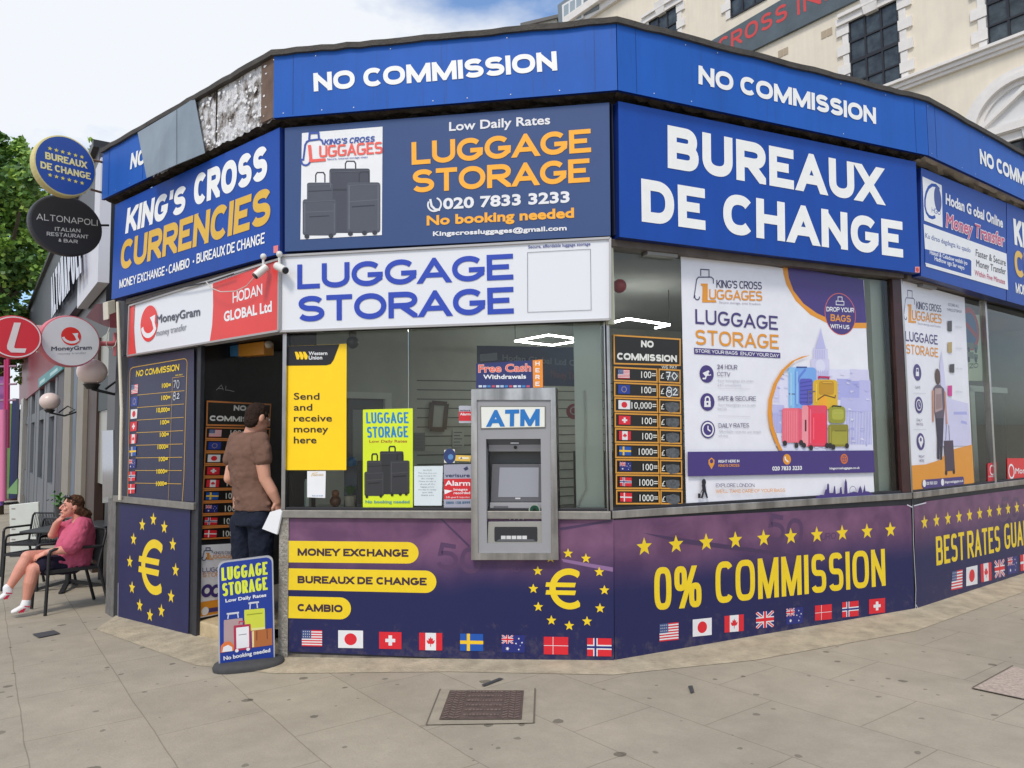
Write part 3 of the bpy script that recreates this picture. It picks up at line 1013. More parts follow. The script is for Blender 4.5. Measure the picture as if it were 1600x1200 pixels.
# dark header boxes behind the signs, and the shutter housings under them
mb = MB()
for i in range(4):
    lo = {0: CAMZ + .84, 1: CAMZ + .82, 2: Z_W3 - .02, 3: Z_W3 - .02}[i]
    slab(WA[i], WU[i][0] + .01 if i else .2, lo, WU[i][1] - .012, Z_FB, -.16, -.035, DARK, mb)
mb.build('header_beam', kiosk)
HOUS = mat('shutter_housing', lin(92, 82, 76), rough=.6, var=.35, vscale=9)
for i in (2, 3):
    mb = MB()
    a, b_ = WU[i]
    slab(WA[i], a + .03, Z_W3 - .045, b_ - .02, Z_W3 + .012, -.1, .045, HOUS, mb)
    mb.build('shutter_housing', kiosk, bevel=.006)
    mb = MB()
    slab(WA[i], a + .35, Z_W3 - .07, a + .62, Z_W3 - .046, -.05, .03, mat('grey_clip', lin(128, 126, 124), rough=.5), mb)
    mb.build('cable_clip', kiosk)
mb = MB()
slab(WA[0], .35, CAMZ + 1.33, WU[0][1] - .05, CAMZ + 1.39, -.08, .02, HOUS, mb)
mb.build('shutter_housing', kiosk, bevel=.006)
mb = MB()
pe = WA[2]
slab(pe, WU[2][0] - .0, CAMZ + .78, WU[2][0] + .055, Z_W3 - .05, -.08, .03, PALEPOST, mb)
mb.build('corner_post', kiosk)
# chequer plate strip beside the door, kick strip under the wrap
mb = MB()
uc = WA[1].at(451, 900)[0]
slab(WA[1], WU[1][0] - .01, KZ0, uc, Z_SILL, -.1, .008, CHEQ, mb)
random.seed(3)
for k in range(44):
    vv = -.12 + k * .024
    for q in range(2):
        c = WU[1][0] + .012 + q * .027 + (.013 if k % 2 else 0)
        s1 = .009 if (k + q) % 2 else -.009
        mb.hexa([WA[1].P(c - .004, vv - .006 * 1, .0105), WA[1].P(c + .004, vv - .004, .0105), WA[1].P(c + .004 + s1 * .3, vv + .007, .0105), WA[1].P(c - .004 + s1 * .3, vv + .005, .0105)],
                [WA[1].P(c - .006, vv - .009, .007), WA[1].P(c + .006, vv - .006, .007), WA[1].P(c + .006 + s1 * .3, vv + .009, .007), WA[1].P(c - .006 + s1 * .3, vv + .007, .007)], CHEQ)
mb.build('chequer_plate', kiosk)
mb = MB()
slab(WA[1], uc + .002, KZ0, WU[1][1] - .002, WA[1].at(700, 1030)[1], -.1, .001, STEEL, mb)
mb.build('kick_strip', kiosk)

# roof, soffit, capping
fc = corners(FA)
fi = corners([p.off(-.03) for p in FA])
so = corners([p.off(-.17) for p in FA])
mb = MB()
ROOF = mat('roof_felt', lin(74, 72, 70), rough=.95, var=.3, vscale=4, bump=.5)
back = [Vector((5.5, 12.5)), Vector((-3.2, 11.5))]
top = [Vector((p.x, p.y, Z_FT + .0)) for p in fi] + [Vector((p.x, p.y, Z_FT)) for p in back]
mb.mesh(top, [tuple(range(len(top)))], ROOF)
mb.build('roof', kiosk)
mb = MB()
random.seed(11)
for i in range(4):
    n = 46
    for k in range(n):
        rows = []
        for t in (k / n, (k + 1) / n):
            a, b_ = fi[i].lerp(fi[i + 1], t), so[i].lerp(so[i + 1], t)
            h = random.Random(int(t * n) + 1000 * i + (0 if 0 < t < 1 else 7))
            row = []
            for s in range(4):
                p = a.lerp(b_, s / 3)
                row.append(Vector((p.x, p.y, Z_FB + .01 + (0 if s == 0 else h.uniform(-.03, .012)))))
            rows.append(row)
        for s in range(3):
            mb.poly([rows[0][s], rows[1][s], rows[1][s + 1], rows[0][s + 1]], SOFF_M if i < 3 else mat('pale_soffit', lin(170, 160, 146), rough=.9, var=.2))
mb.build('soffit', kiosk)
mb = MB()
co = corners([p.off(.025) for p in FA])
ci = corners([p.off(-.06) for p in FA])
for i in range(4):
    n = 26
    for k in range(n):
        q = []
        for t in (k / n, (k + 1) / n):
            h = random.Random(int(round(t * n)) + 50 * i if 0 < t < 1 else 5)
            w0 = h.uniform(-.005, .005)
            o_, i_ = co[i].lerp(co[i + 1], t), ci[i].lerp(ci[i + 1], t)
            q.append((Vector((o_.x, o_.y, Z_FT - .022 + w0)), Vector((o_.x, o_.y, Z_FT + .02 + w0)), Vector((i_.x, i_.y, Z_FT + .045 + w0))))
        a, b_ = q
        mb.poly([a[0], b_[0], b_[1], a[1]], CAPM); mb.poly([a[1], b_[1], b_[2], a[2]], CAPM)
        mb.poly([(a[0].x, a[0].y, a[0].z), (a[2].x, a[2].y, a[0].z), (b_[2].x, b_[2].y, b_[0].z), (b_[0].x, b_[0].y, b_[0].z)], CAPM)
mb.build('roof_capping', kiosk)

# doorway recess on the left facet: side wall, back wall, ceiling, step
DA = R(57)
jamb = WA[0].X(313, 845, -.036)
SW = Pl((jamb.x, jamb.y), DA)                 # left side wall of the entrance (faces right)
Bc = wc[1]
RWp = Pl((Bc.x, Bc.y), DA)
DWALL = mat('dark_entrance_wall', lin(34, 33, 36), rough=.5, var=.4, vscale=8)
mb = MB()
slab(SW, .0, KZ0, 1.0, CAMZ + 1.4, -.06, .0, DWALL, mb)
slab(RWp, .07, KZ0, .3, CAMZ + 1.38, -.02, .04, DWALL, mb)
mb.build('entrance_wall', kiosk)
mb = MB()
JM = mat('door_jamb', lin(44, 46, 54), rough=.5, var=.3, vscale=16)
slab(WA[0], u_door0 + .001, KZ0, u_door0 + .062, CAMZ + .83, -.035, .004, JM, mb)
mb.build('door_jamb', kiosk, bevel=.004)
z_step = WA[0].at(297, 969)[1]
STEP = mat('worn_step', lin(196, 176, 140), rough=.85, var=.25, vscale=9, bump=.4)
mb = MB()
p0, p1 = WA[0].P(u_door0 + .02, 0, -.03), WA[0].P(u_door1 - .02, 0, -.03)
q0, q1 = SW.P(.98, 0, .005), RWp.P(.6, 0, 0)
mb.hexa([(p0.x, p0.y, KZ0), (p1.x, p1.y, KZ0), (p1.x, p1.y, z_step), (p0.x, p0.y, z_step)],
        [(q0.x, q0.y, KZ0), (q1.x, q1.y, KZ0), (q1.x, q1.y, z_step), (q0.x, q0.y, z_step)], STEP)
mb.build('door_step', kiosk, bevel=.012)
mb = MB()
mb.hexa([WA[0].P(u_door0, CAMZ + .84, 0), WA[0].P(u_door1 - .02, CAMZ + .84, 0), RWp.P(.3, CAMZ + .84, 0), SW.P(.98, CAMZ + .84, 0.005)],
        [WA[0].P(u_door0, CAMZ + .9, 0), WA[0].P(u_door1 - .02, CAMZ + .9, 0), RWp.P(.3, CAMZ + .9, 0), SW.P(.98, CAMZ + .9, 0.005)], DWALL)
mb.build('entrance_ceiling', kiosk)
# paint scratched over the dark panel above the board
a = Art(SW, .004, (160, 500, 5))
SCR = mat('scratched_paint', lin(150, 150, 150), rough=.8)
for pts in ([(890, 548), (930, 508), (945, 548)], [(905, 535), (945, 538)], [(965, 515), (962, 548), (985, 548), (1030, 560)]):
    a.line(pts, .006, SCR)
a.build('scratched_letters', kiosk)

# left end return with its grey plinth
RET = Pl((WA[0].P(.2, 0).x, WA[0].P(.2, 0).y), R(-50))   # runs towards the viewer; used leftwards
mb = MB()
GREYP = mat('grey_plinth', lin(112, 110, 107), rough=.75, var=.4, vscale=9, bump=.4)
slab(RET, -.34, KZ0, -.0, Z_SILL + .0, -.2, .0, GREYP, mb)
mb.build('plinth', kiosk)
mb = MB()
slab(RET, -.34, Z_SILL, -.02, CAMZ + 2.4, -.25, -.04, DARK, mb)
mb.build('end_wall', kiosk)
# interior: floor, ceiling, back wall with grooved boards, columns
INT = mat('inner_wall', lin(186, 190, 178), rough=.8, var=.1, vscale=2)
INC = mat('inner_ceiling', lin(170, 172, 168), rough=.85, var=.06)
GROOVE = mat('slat_groove', lin(96, 100, 92), rough=.8)
ZC = CAMZ + 1.04
inn = [SW.P(.4, 0, 0).xy, Vector((wc[1].x + .1, wc[1].y + .12)), Vector((wc[2].x + .02, wc[2].y + .14)), Vector((wc[3].x, wc[3].y + .17)), WA[3].P(5, 0, -.15).xy, Vector((6.4, 11.8)), Vector((.2, 9.2)), SW.P(2.7, 0, 0).xy]
mb = MB()
mb.poly([(p.x, p.y, .12) for p in inn], mat('inner_floor', lin(84, 80, 74), rough=.7))
mb.build('inner_floor', kiosk)
mb = MB()
mb.poly([(p.x, p.y, ZC + .35) for p in reversed(inn)], INC)
mb.build('inner_ceiling', kiosk)
mb = MB()
for i in (4, 5, 6):
    a_, b_ = inn[i], inn[(i + 1) % 8]
    mb.poly([(a_.x, a_.y, .1), (a_.x, a_.y, ZC + .36), (b_.x, b_.y, ZC + .36), (b_.x, b_.y, .1)], INT)
bw_ = Pl(inn[7], u=inn[6] - inn[7])
L_ = (inn[6] - inn[7]).length
for k in range(16):
    slab(bw_, .1, .5 + k * .11, L_ - .05, .512 + k * .11, .0, .006, GROOVE, mb)
bw2 = Pl(inn[6], u=inn[5] - inn[6])
for k in range(16):
    slab(bw2, .1, .5 + k * .11, 6, .512 + k * .11, .0, .006, GROOVE, mb)
slab(SW, 1.003, .1, 2.7, ZC + .36, -.06, -.003, INT, mb)
mb.build('inner_wall', kiosk)
mb = MB()
cp = WA[1].off(-.12)
ua, ub = cp.at(898, 640)[0], cp.at(941, 640)[0]
slab(cp, ua, .12, ub, ZC + .34, -.16, 0, mat('pale_column', lin(206, 212, 198), rough=.6, var=.06), mb)
cp3 = WA[2].off(-.13)
ua, ub = cp3.at(1368, 640)[0], cp3.at(1398, 640)[0]
slab(cp3, ua, .12, ub, ZC + .34, -.2, 0, MATS['pale_column'], mb)
mb.build('inner_column', kiosk)
mb = MB()
cp = WA[1].off(-.75)
slab(cp, -.2, .12, 2.6, Z_SILL - .02, -.5, 0, mat('inner_counter', lin(70, 76, 72), rough=.5), mb)
cp = WA[2].off(-.9)
slab(cp, .4, .12, 3.0, Z_SILL + .45, -.4, 0, mat('grey_shutter', lin(120, 124, 112), rough=.7, streak=.2), mb)
cp = WA[3].off(-.7)
ua, ub = cp.at(1520, 640)[0], cp.at(1600, 640)[0]
slab(cp, ua, .12, ua + .95, CAMZ + .45, -.05, 0, mat('inner_doorway', lin(88, 92, 84), rough=.6, streak=.2), mb)
slab(cp, ua - .12, .12, ua, CAMZ + .5, -.05, .03, MATS['pale_column'], mb)
slab(cp, ua - .12, CAMZ + .46, ua + 1.0, CAMZ + .53, -.05, .03, MATS['pale_column'], mb)
mb.build('inner_counter', kiosk)
# ------------------------------------------------------------------ fascia boards
def panel(mb, pl, tl, tr, br, bl, d0, d1, m, side=None):
    """board with its face seen at the four photo points, between depths d0 and d1"""
    fr = [pl.X(*p, d1) for p in (bl, br, tr, tl)]
    dn = Vector((pl.n.x, pl.n.y, 0)) * (d0 - d1)
    bk = [p + dn for p in fr]
    if side is None:
        mb.hexa(fr, bk, m)
    else:
        mb.poly(fr, m)
        v = fr + bk
        for f in ((0, 4, 5, 1), (1, 5, 6, 2), (2, 6, 7, 3), (3, 7, 4, 0)):
            mb.poly([v[i] for i in f], side)
def uvbox(mb, pl, u0, v0, u1, v1, d0, d1, m, side=None):
    fr = [pl.P(u0, v0, d1), pl.P(u1, v0, d1), pl.P(u1, v1, d1), pl.P(u0, v1, d1)]
    bk = [pl.P(u0, v0, d0), pl.P(u1, v0, d0), pl.P(u1, v1, d0), pl.P(u0, v1, d0)]
    mb.poly(fr, m)
    v = fr + bk
    for f in ((0, 4, 5, 1), (1, 5, 6, 2), (2, 6, 7, 3), (3, 7, 4, 0), (7, 6, 5, 4)):
        mb.poly([v[i] for i in f], side or m)
def root_at(pl, u, v): 
    p = pl.P(u, v); return (p.x, p.y, v)
FL = [(FP[i + 1] - FP[i]).length for i in range(4)]
RIV = mat('rivet', lin(225, 225, 225), rough=.4)
def fascia(i, label, u0=0.0, u1=None):
    u1 = FL[i] if u1 is None else u1
    t = thing('fascia_sign', label, 'sign', root_at(FA[i], (u0 + u1) / 2, Z_FB), group='blue fascia boards round the roof edge')
    mb = MB()
    uvbox(mb, FA[i], u0 + .003, Z_FB, u1 - .003, Z_FT, -.03, 0, BLUE, DBLUE)
    mb.build('board', t)
    mb = MB()
    h = random.Random(i)
    n = int((u1 - u0) / .3)
    for k in range(n):
        for v in (Z_FB + .03, Z_FT - .05):
            if h.random() < .55:
                u = u0 + .05 + k * .3 + h.uniform(-.05, .05)
                P = [FA[i].P(u + .0045 * math.cos(R(60 * q)), v + h.uniform(-.012, .012) * 0 + .0045 * math.sin(R(60 * q)), .003) for q in range(6)]
                mb.poly(P, RIV)
    for uu in (u0 + .16, u1 - .16):          # sheet joints near the ends
        mb.hexa([FA[i].P(uu, Z_FB + .01, .002), FA[i].P(uu + .002, Z_FB + .01, .002), FA[i].P(uu + .002, Z_FT - .02, .002), FA[i].P(uu, Z_FT - .02, .002)],
                [FA[i].P(uu, Z_FB + .01, -.01), FA[i].P(uu + .002, Z_FB + .01, -.01), FA[i].P(uu + .002, Z_FT - .02, -.01), FA[i].P(uu, Z_FT - .02, -.01)], DBLUE)
    if mb.v: mb.build('fixings', t)
    return t
t = fascia(1, 'blue NO COMMISSION fascia board above the navy LUGGAGE STORAGE sign')
a = Art(FA[1], .004, (440, 0, 3.077))
a.caps('NO COMMISSION', (155, 440), (1326, 338), (152, 352), LETTER, .255)
a.build('lettering', t)
t = fascia(2, 'blue NO COMMISSION fascia board above the big BUREAUX DE CHANGE sign')
a = Art(FA[2], .004, (800, 0, 2))
o, e, f = a.frame((583, 262), (1138, 388), (583, 204))
a.caps_uv('NO COMMISSION', o, e, f, LETTER, .255)
a.build('lettering', t)
t = fascia(3, 'blue NO COMMISSION fascia board at the right edge, seen at a steep angle', 0, 5.0)
a = Art(FA[3], .004, (1380, 180, 4))
o3 = Vector(a.uv((607, 303))); f3 = Vector(a.uv((607, 212))) - o3
a.caps_uv('NO COMMISSION', o3, Vector((e.length * 1.0, 0)), Vector((0, f3.length)), LETTER, .255)
a.build('lettering', t)
# left facet: a short blue board, a loose grey sheet over it, bare peeling board beside it
uL = FA[0].at(236, 240)[0]
t = fascia(0, 'short blue fascia board at the left end, its lettering cut off by a grey sheet', 0, uL)
a = Art(FA[0], .004, (0, 180, 4))
a.caps('NO', (812, 340), (905, 302), (822, 238), LETTER, .24)
a.build('lettering', t)
t = thing('bare_fascia_board', 'bare fascia board with peeling grey and white paint at the left corner', 'board', root_at(FA[0], 2, Z_FB))
mb = MB()
nu, nv = 60, 14
ub = FL[0] - .005
h = random.Random(4)
gridp = {}
for iu in range(nu + 1):
    for iv in range(nv + 1):
        gridp[iu, iv] = FA[0].P(uL + .004 + (ub - uL) * iu / nu, Z_FB + (Z_FT - Z_FB) * iv / nv + (h.uniform(-.012, .012) if iv == 0 else 0), -.02 + h.uniform(-.0015, .0015))
for iu in range(nu):
    for iv in range(nv):
        mb.poly([gridp[iu, iv], gridp[iu + 1, iv], gridp[iu + 1, iv + 1], gridp[iu, iv + 1]], PEEL)
board_mb = mb
mb = MB()
WOOD = mat('brown_batten', lin(112, 92, 80), rough=.9, var=.3, vscale=10)
uvbox(mb, FA[0], ub - .17, Z_FB + .01, ub, Z_FT - .02, -.03, -.008, WOOD)
mb.build('batten', t)
mb = MB()
uvbox(mb, FA[0], uL + 1.12, Z_FB + .03, uL + 1.125, Z_FT - .02, -.03, -.008, mat('crack', lin(60, 52, 48), rough=1))
mb.build('sheet_joint', t)
mb = board_mb
h = random.Random(9)
PFL = mat('paint_flake', lin(226, 226, 228), rough=.8)
for k in range(150):
    u = h.uniform(uL + .55, ub - .1); v = Z_FB + h.random() ** 1.2 * (Z_FT - Z_FB - .05)
    s = h.uniform(.008, .03); d = -.006
    n = h.choice((4, 5, 6))
    a0 = h.uniform(0, 6)
    mb.poly([FA[0].P(u + s * h.uniform(.5, 1.3) * math.cos(a0 + q * 6.283 / n), v + .7 * s * h.uniform(.5, 1.2) * math.sin(a0 + q * 6.283 / n), d + h.uniform(0, .003)) for q in range(n)], PFL)
mb.build('board', t)
t = thing('loose_metal_sheet', 'loose grey metal sheet hanging over the left fascia', 'metal sheet', root_at(FA[0], 1.2, Z_FB))
GSH = mat('grey_sheet', lin(138, 150, 160), rough=.45, metal=.25, var=.12, vscale=3, streak=.1)
mb = MB()
A0, B0, C0, D0 = FA[0].X(215, 207, .05), FA[0].X(304, 153, .02), FA[0].X(320, 239, .02), FA[0].X(229, 278, .09)
m1, m2 = FA[0].X(276, 171, .05), FA[0].X(276, 257, .06)
nn = Vector((FA[0].n.x, FA[0].n.y, 0)) * -.004
for q in ([D0, m2, m1, A0], [m2, C0, B0, m1]):
    mb.hexa(q, [p + nn for p in q], GSH)
mb.build('sheet', t)
mb = MB()
e_ = Vector((FA[0].u.x, FA[0].u.y, 0)) * .006
q = [m2 + nn * -.6, m2 + e_ + nn * -.6, m1 + e_ + nn * -.6, m1 + nn * -.6]
mb.poly(q, mat('sheet_fold', lin(92, 102, 112), rough=.5, metal=.3))
mb.build('fold', t)

# ------------------------------------------------------------------ box signs
def boxsign(i, label, pts, face, side, group=None, depth=.11, name='box_sign'):
    c = SI[i].at(sum(p[0] for p in pts) / 4, sum(p[1] for p in pts) / 4)
    u_, v_ = c
    t = thing(name, label, 'sign', root_at(SI[i], u_, min(SI[i].at(*p)[1] for p in pts)), group=group)
    mb = MB()
    panel(mb, SI[i], *pts, -depth, 0, face, side)
    mb.build('box', t, bevel=.004)
    return t
t = boxsign(0, "blue sign reading KING'S CROSS CURRENCIES above the kiosk doorway", [(180, 320), (437, 199), (437, 396), (174, 468)], SBLUE, DBLUE)
a = Art(SI[0], .003, (140, 180, 4), t)
a.caps("KING'S", (222, 742), (592, 608), (238, 582), LETTER, .255)
a.caps('CROSS', (650, 570), (1108, 396), (656, 376), LETTER, .255)
a.caps('CURRENCIES', (190, 970), (1125, 676), (202, 788), OCHRE, .235)
a.caps('MONEY EXCHANGE', (185, 1083), (468, 1000), (188, 1030), LETTER, .17)
a.caps('CAMBIO', (494, 993), (624, 950), (496, 935), LETTER, .17)
a.caps('BUREAUX DE CHANGE', (668, 928), (1094, 800), (670, 866), LETTER, .17)
for p in ((482, 968), (650, 914)): a.disc(p, .012, LETTER); a.build('dot', t)
a.quad((1150, 818), (1180, 812), (1178, 858), (1150, 862), ink(226, 120, 120))
a.build('sticker', t)

t = boxsign(1, 'navy LUGGAGE STORAGE sign with a phone number and a picture of grey suitcases', [(445, 200), (952, 160), (954, 368), (445, 393)], NAVY, mat('navy_side', lin(34, 50, 92), rough=.4))
K = (400, 160, 2.857)
a = Art(SI[1], .003, K, t)
SOFTW = ink(228, 228, 232)
a.text('Low Daily Rates', (862, 128), (1313, 97), (862, 88), SOFTW, .035)
a.caps('LUGGAGE', (695, 279), (1496, 222), (694, 178), GOLD, .215, sn=2.1)
a.caps('STORAGE', (697, 404), (1490, 355), (697, 302), GOLD, .215, sn=2.1)
a.text('020 7833 3233', (835, 478), (1400, 447), (835, 428), SOFTW, .055)
a.text('No booking needed', (762, 550), (1420, 515), (762, 506), GOLD, .06)
a.text('Kingscrossluggages@gmail.com', (790, 597), (1387, 571), (790, 576), SOFTW, .06)
a.lay += 0
a.ring((797, 456), .05, .013, SOFTW, a0=150, a1=430)
a.line([(778, 432), (784, 462), (800, 478), (822, 480)], .017, SOFTW)
a.build('phone_symbol', t)
a = Art(SI[1], .003, K)
a.rrect((205, 137), (565, 108), (562, 592), (198, 612), WHITE, .012, .012 * 1.3)
def cases(a, k, tones, slots=True):
    """group of four soft suitcases; k maps picture units (0..840, 330..1110 from the navy sign) to survey points"""
    d0, d1, d2, d3 = tones
    P = lambda pts: [k(*p) for p in pts]
    def rr(x0, y0, x1, y1, m, r=22, top=.0):
        pts = []
        for cx, cy, s in ((x1 - r, y1 - r, 0), (x1 - r, y0 + r, 1), (x0 + r, y0 + r, 2), (x0 + r, y1 - r, 3)):
            for q in range(5):
                t = R(90 - 90 * s - 22.5 * q)
                pts.append((cx + r * math.cos(t), cy + r * math.sin(t)))
        a.poly(P(pts[::1]), m)
    def handle(x0, x1, y0, y1, m, w=.011):
        a.line(P([(x0, y1), (x0, y0 + 22), (x0 + 14, y0), (x1 - 14, y0), (x1, y0 + 22), (x1, y1)]), w, m)
    handle(418, 514, 372, 440, d0); handle(140, 226, 478, 570, d0)
    rr(268, 440, 648, 1045, d1)
    a.poly(P([(268, 630), (648, 630), (648, 650), (268, 650)]), d0)
    handle(548, 640, 470, 570, d0)
    rr(58, 572, 300, 760, d2); a.poly(P([(66, 650), (292, 640), (292, 650), (66, 660)]), d0)
    rr(18, 728, 334, 1068, d2, 26)
    a.line(P([(36, 850), (312, 838)]), .004, d3); a.line(P([(80, 894), (268, 884)]), .008, d0)
    rr(432, 570, 746, 1040, d2, 26)
    a.line(P([(450, 752), (728, 732)]), .004, d3); a.line(P([(480, 800), (694, 786)]), .01, d0)
    for x0, y0, x1, y1 in ((34, 770, 44, 1040), (62, 600, 70, 720), (448, 600, 460, 1010), (276, 480, 284, 620), (722, 600, 730, 1010), (312, 770, 318, 1040)):
        a.poly(P([(x0, y1), (x1, y1), (x1, y0), (x0, y0)]), d3); a.lay -= 1
    a.lay += 1
    a.line(P([(60, 600), (296, 592)]), .004, d3); a.line(P([(274, 476), (644, 462)]), .004, d3); a.line(P([(440, 600), (742, 590)]), .004, d3); a.line(P([(30, 752), (324, 744)]), .004, d3)
    for x, y in ((58, 1078), (284, 1070), (466, 1052), (598, 1044), (694, 1042)):
        a.poly(P([(x + 24 * math.cos(-q * .7), y + 22 * math.sin(-q * .7)) for q in range(9)]), d0)
g3 = (ink(48, 50, 58), ink(66, 68, 78), ink(76, 79, 90), ink(100, 103, 114))
cases(a, lambda x, y: ((470 + x / 6 - 400) * 2.857, (190 + y / 6 - 160) * 2.857), g3)
LB = ink(52, 78, 164); LR = ink(236, 96, 84)
f_ = lambda x, y: ((470 + x / 6 - 400) * 2.857, (190 + y / 6 - 160) * 2.857)
a.line([f_(*p) for p in [(80, 170), (84, 110), (166, 106), (172, 162)]], .016, LB)
a.line([f_(*p) for p in [(24, 365), (42, 220), (58, 190), (80, 178), (178, 166), (200, 178), (212, 215)]], .014, LB)
a.ring(f_(48, 368), .035, .014, LB, a0=150, a1=380)
a.caps("KING'S CROSS", f_(218, 222), f_(690, 190), f_(228, 168), LB, .2)
a.caps('L', f_(84, 384), f_(236, 372), f_(68, 222), LR, .18)
a.caps('UGGAGES', f_(174, 338), f_(768, 300), f_(174, 228), LR, .17, sn=4)
a.text('Secure, insured storage steps', f_(250, 362), f_(628, 340), f_(250, 346), LB, .02, 2)
a.build('picture', t)

t = boxsign(2, 'big blue BUREAUX DE CHANGE sign over the right hand shop window', [(966, 158), (1431, 253), (1437, 427), (968, 370)], SBLUE, DBLUE)
a = Art(SI[2], .003, (940, 140, 3.077), t)
a.caps('BUREAUX', (318, 376), (1348, 554), (317, 170), LETTER, .25, .11)
a.caps('DE', (193, 634), (500, 676), (190, 427), LETTER, .25, .11)
a.caps('CHANGE', (585, 690), (1450, 808), (584, 494), LETTER, .25, .11)
a.build('lettering', t)
a = Art(SI[2], .003, (1380, 400, 12))
a.quad((600, 200), (685, 203), (680, 312), (595, 305), ink(228, 150, 140)); a.disc((640, 258), .02, ink(200, 70, 60))
a.build('sticker', t)
mb = MB()       # the dark return of the neighbouring cabinet in the gap
uvbox(mb, SI[2], SI[2].at(957.5, 250, -.05)[0], Z_SB + .02, SI[2].at(966, 250)[0] - .004, Z_ST, -.12, -.05, mat('gap_dark', lin(26, 32, 58), rough=.6))
mb.build('cabinet_return', t)

t = boxsign(3, 'blue money transfer sign with a white HGO emblem next to BUREAUX DE CHANGE', [(1439, 262), (1572, 317), (1572, 470), (1439, 431)], SBLUE, DBLUE)
a = Art(SI[3], .003, (1380, 180, 4), t)
a.rrect((245, 382), (366, 438), (372, 702), (256, 658), WHITE, .06, .12)
a.line([(352, 464), (330, 440), (305, 436), (284, 452), (269, 484), (261, 525), (261, 570), (270, 608), (286, 632), (306, 641), (326, 634)], .03, SBLUE)
a.disc((341, 525), .075, ink(34, 60, 140), .12)
a.build('emblem', t)
a.caps('HGO', (303, 607), (358, 625), (303, 575), SBLUE, .13)
a.text('Hodan G obal Online', (390, 556), (748, 706), (390, 486), SOFTW, .05)
a.text('Money Transfer', (392, 698), (757, 824), (396, 612), ink(196, 70, 110), .04, out=SOFTW, ow=.05)
a.poly([(252, 680), (770, 866), (780, 1092), (266, 945)], WHITE)
a.poly([(260, 836), (540, 902), (550, 912), (550, 1008), (262, 930)], SBLUE)
a.build('white_band', t)
INKB = ink(48, 72, 150)
a.text('Ku dirso degdegta ku qaado', (262, 766), (545, 860), (262, 734), INKB, .02, 2)
a.text('Hakad & Celadow walish iyo', (290, 868), (525, 938), (290, 840), WHITE, .03, 2)
a.text('Hadhow ugu Sar wayo', (320, 908), (506, 968), (320, 880), WHITE, .03, 2)
a.line([(262, 926), (550, 1010)], .012, WHITE)
a.build('white_line', t)
a.text('Faster & Secure', (577, 880), (765, 944), (577, 836), ink(60, 56, 70), .02)
a.text('Money Transfer', (580, 946), (765, 998), (580, 902), ink(60, 56, 70), .02)
a.text('Within Five Minutes', (570, 1000), (760, 1058), (570, 966), ink(190, 50, 90), .02)
a.build('lettering', t)
t = boxsign(3, "second blue KING'S CROSS CURRENCIES sign, cut by the right edge of the photo", [(1573, 317), (1760, 395), (1760, 523), (1573, 470)], SBLUE, DBLUE)
a = Art(SI[3], .003, (1380, 180, 4), t)
ls = 1 / math.cos(R(0))
for tx, bl, tl, L, m, wt in (("KING'S CROSS", (822, 808), (815, 645), 2.35, LETTER, .255), ('CURRENCIES', (826, 1004), (818, 838), 2.45, OCHRE, .235)):
    o = Vector(a.uv(bl)); fv = Vector(a.uv(tl)) - o
    a.caps_uv(tx, o, Vector((L, 0)), Vector((0, fv.length)), m, wt)
o = Vector(a.uv((830, 1110)))
a.caps_uv('MONEY EXCHANGE', o, Vector((1.15, 0)), Vector((0, .11)), LETTER, .17)
a.build('lettering', t)

# white light box and the red and white box under the two left signs
def lightbox(i, label, pts, face):
    W = WA[i].off(.06)
    c = W.at(sum(p[0] for p in pts) / 4, sum(p[1] for p in pts) / 4)
    t = thing('light_box_sign', label, 'sign', root_at(W, c[0], CAMZ + .81))
    mb = MB()
    panel(mb, W, *pts, -.12, 0, face, mat('sign_edge', lin(190, 190, 192), rough=.4))
    mb.build('box', t, bevel=.004)
    mb = MB()
    q = [W.X(*p, .004) for p in pts]
    for p_, r_ in ((q[3], q[2]), (q[0], q[1]), (q[0], q[3]), (q[1], q[2])):
        mb.bar(p_, r_, .016, .022, mat('sign_trim', lin(176, 172, 170), rough=.4, metal=.5), (W.n.x, W.n.y, 0))
    mb.build('trim', t)
    return t, W
LBOX = mat('light_box_face', lin(222, 224, 230), rough=.35)
t, W = lightbox(1, 'white light box with LUGGAGE STORAGE in blue letters above the main window', [(438.5, 400), (953.3, 372), (953.5, 499), (436.5, 518)], LBOX)
a = Art(W, .004, (400, 160, 2.857), t)
LBL = ink(36, 66, 176)
a.caps('LUGGAGE', (184, 834), (1149, 790), (184, 724), LBL, .21, sn=2.1)
a.caps('STORAGE', (186, 980), (1151, 942), (186, 866), LBL, .21, sn=2.1)
a.text('Secure, affordable luggage storage', (1215, 652), (1493, 638), (1215, 638), ink(84, 90, 150), .03, 2)
a.line([(1212, 670), (1493, 655), (1496, 927), (1213, 937)], .003, ink(90, 92, 100), True)
a.build('printed_outline', t)
REDB = mat('money_red', lin(222, 62, 58), rough=.35, var=.06)
t, W = lightbox(0, 'red and white money transfer light box over the entrance', [(203, 478), (437, 405), (436, 517), (200, 556)], LBOX)
a = Art(W, .004, (0, 450, 4), t)
a.poly([(806, 112), (842, 104), (836, 250), (842, 350), (850, 422), (797, 434)], REDB)
a.poly([(1330, -28), (1747, -178), (1743, 262), (1310, 338), (1326, 230), (1332, 110)], REDB)
def mgram(a, c, r, wsc=1.0):
    a.disc(c, r, ink(226, 52, 46))
    u, v = a.uv(c)
    P = [(u + r * .8 * math.cos(R(t)) - r * .0, v - r * .05 + r * .62 * math.sin(R(t))) for t in range(190, 331, 14)]
    P.append((u + r * .45, v + r * .12))
    a.lineuv(P, r * .26, WHITE)
    a.polyuv([(u + r * .1, v + r * .32), (u + r * .62, v - r * .25), (u + r * .7, v + r * .42)], WHITE)
a.build('red_field', t)
mgram(a, (931, 222), .17)
a.build('emblem', t)
GREYT = ink(74, 76, 92)
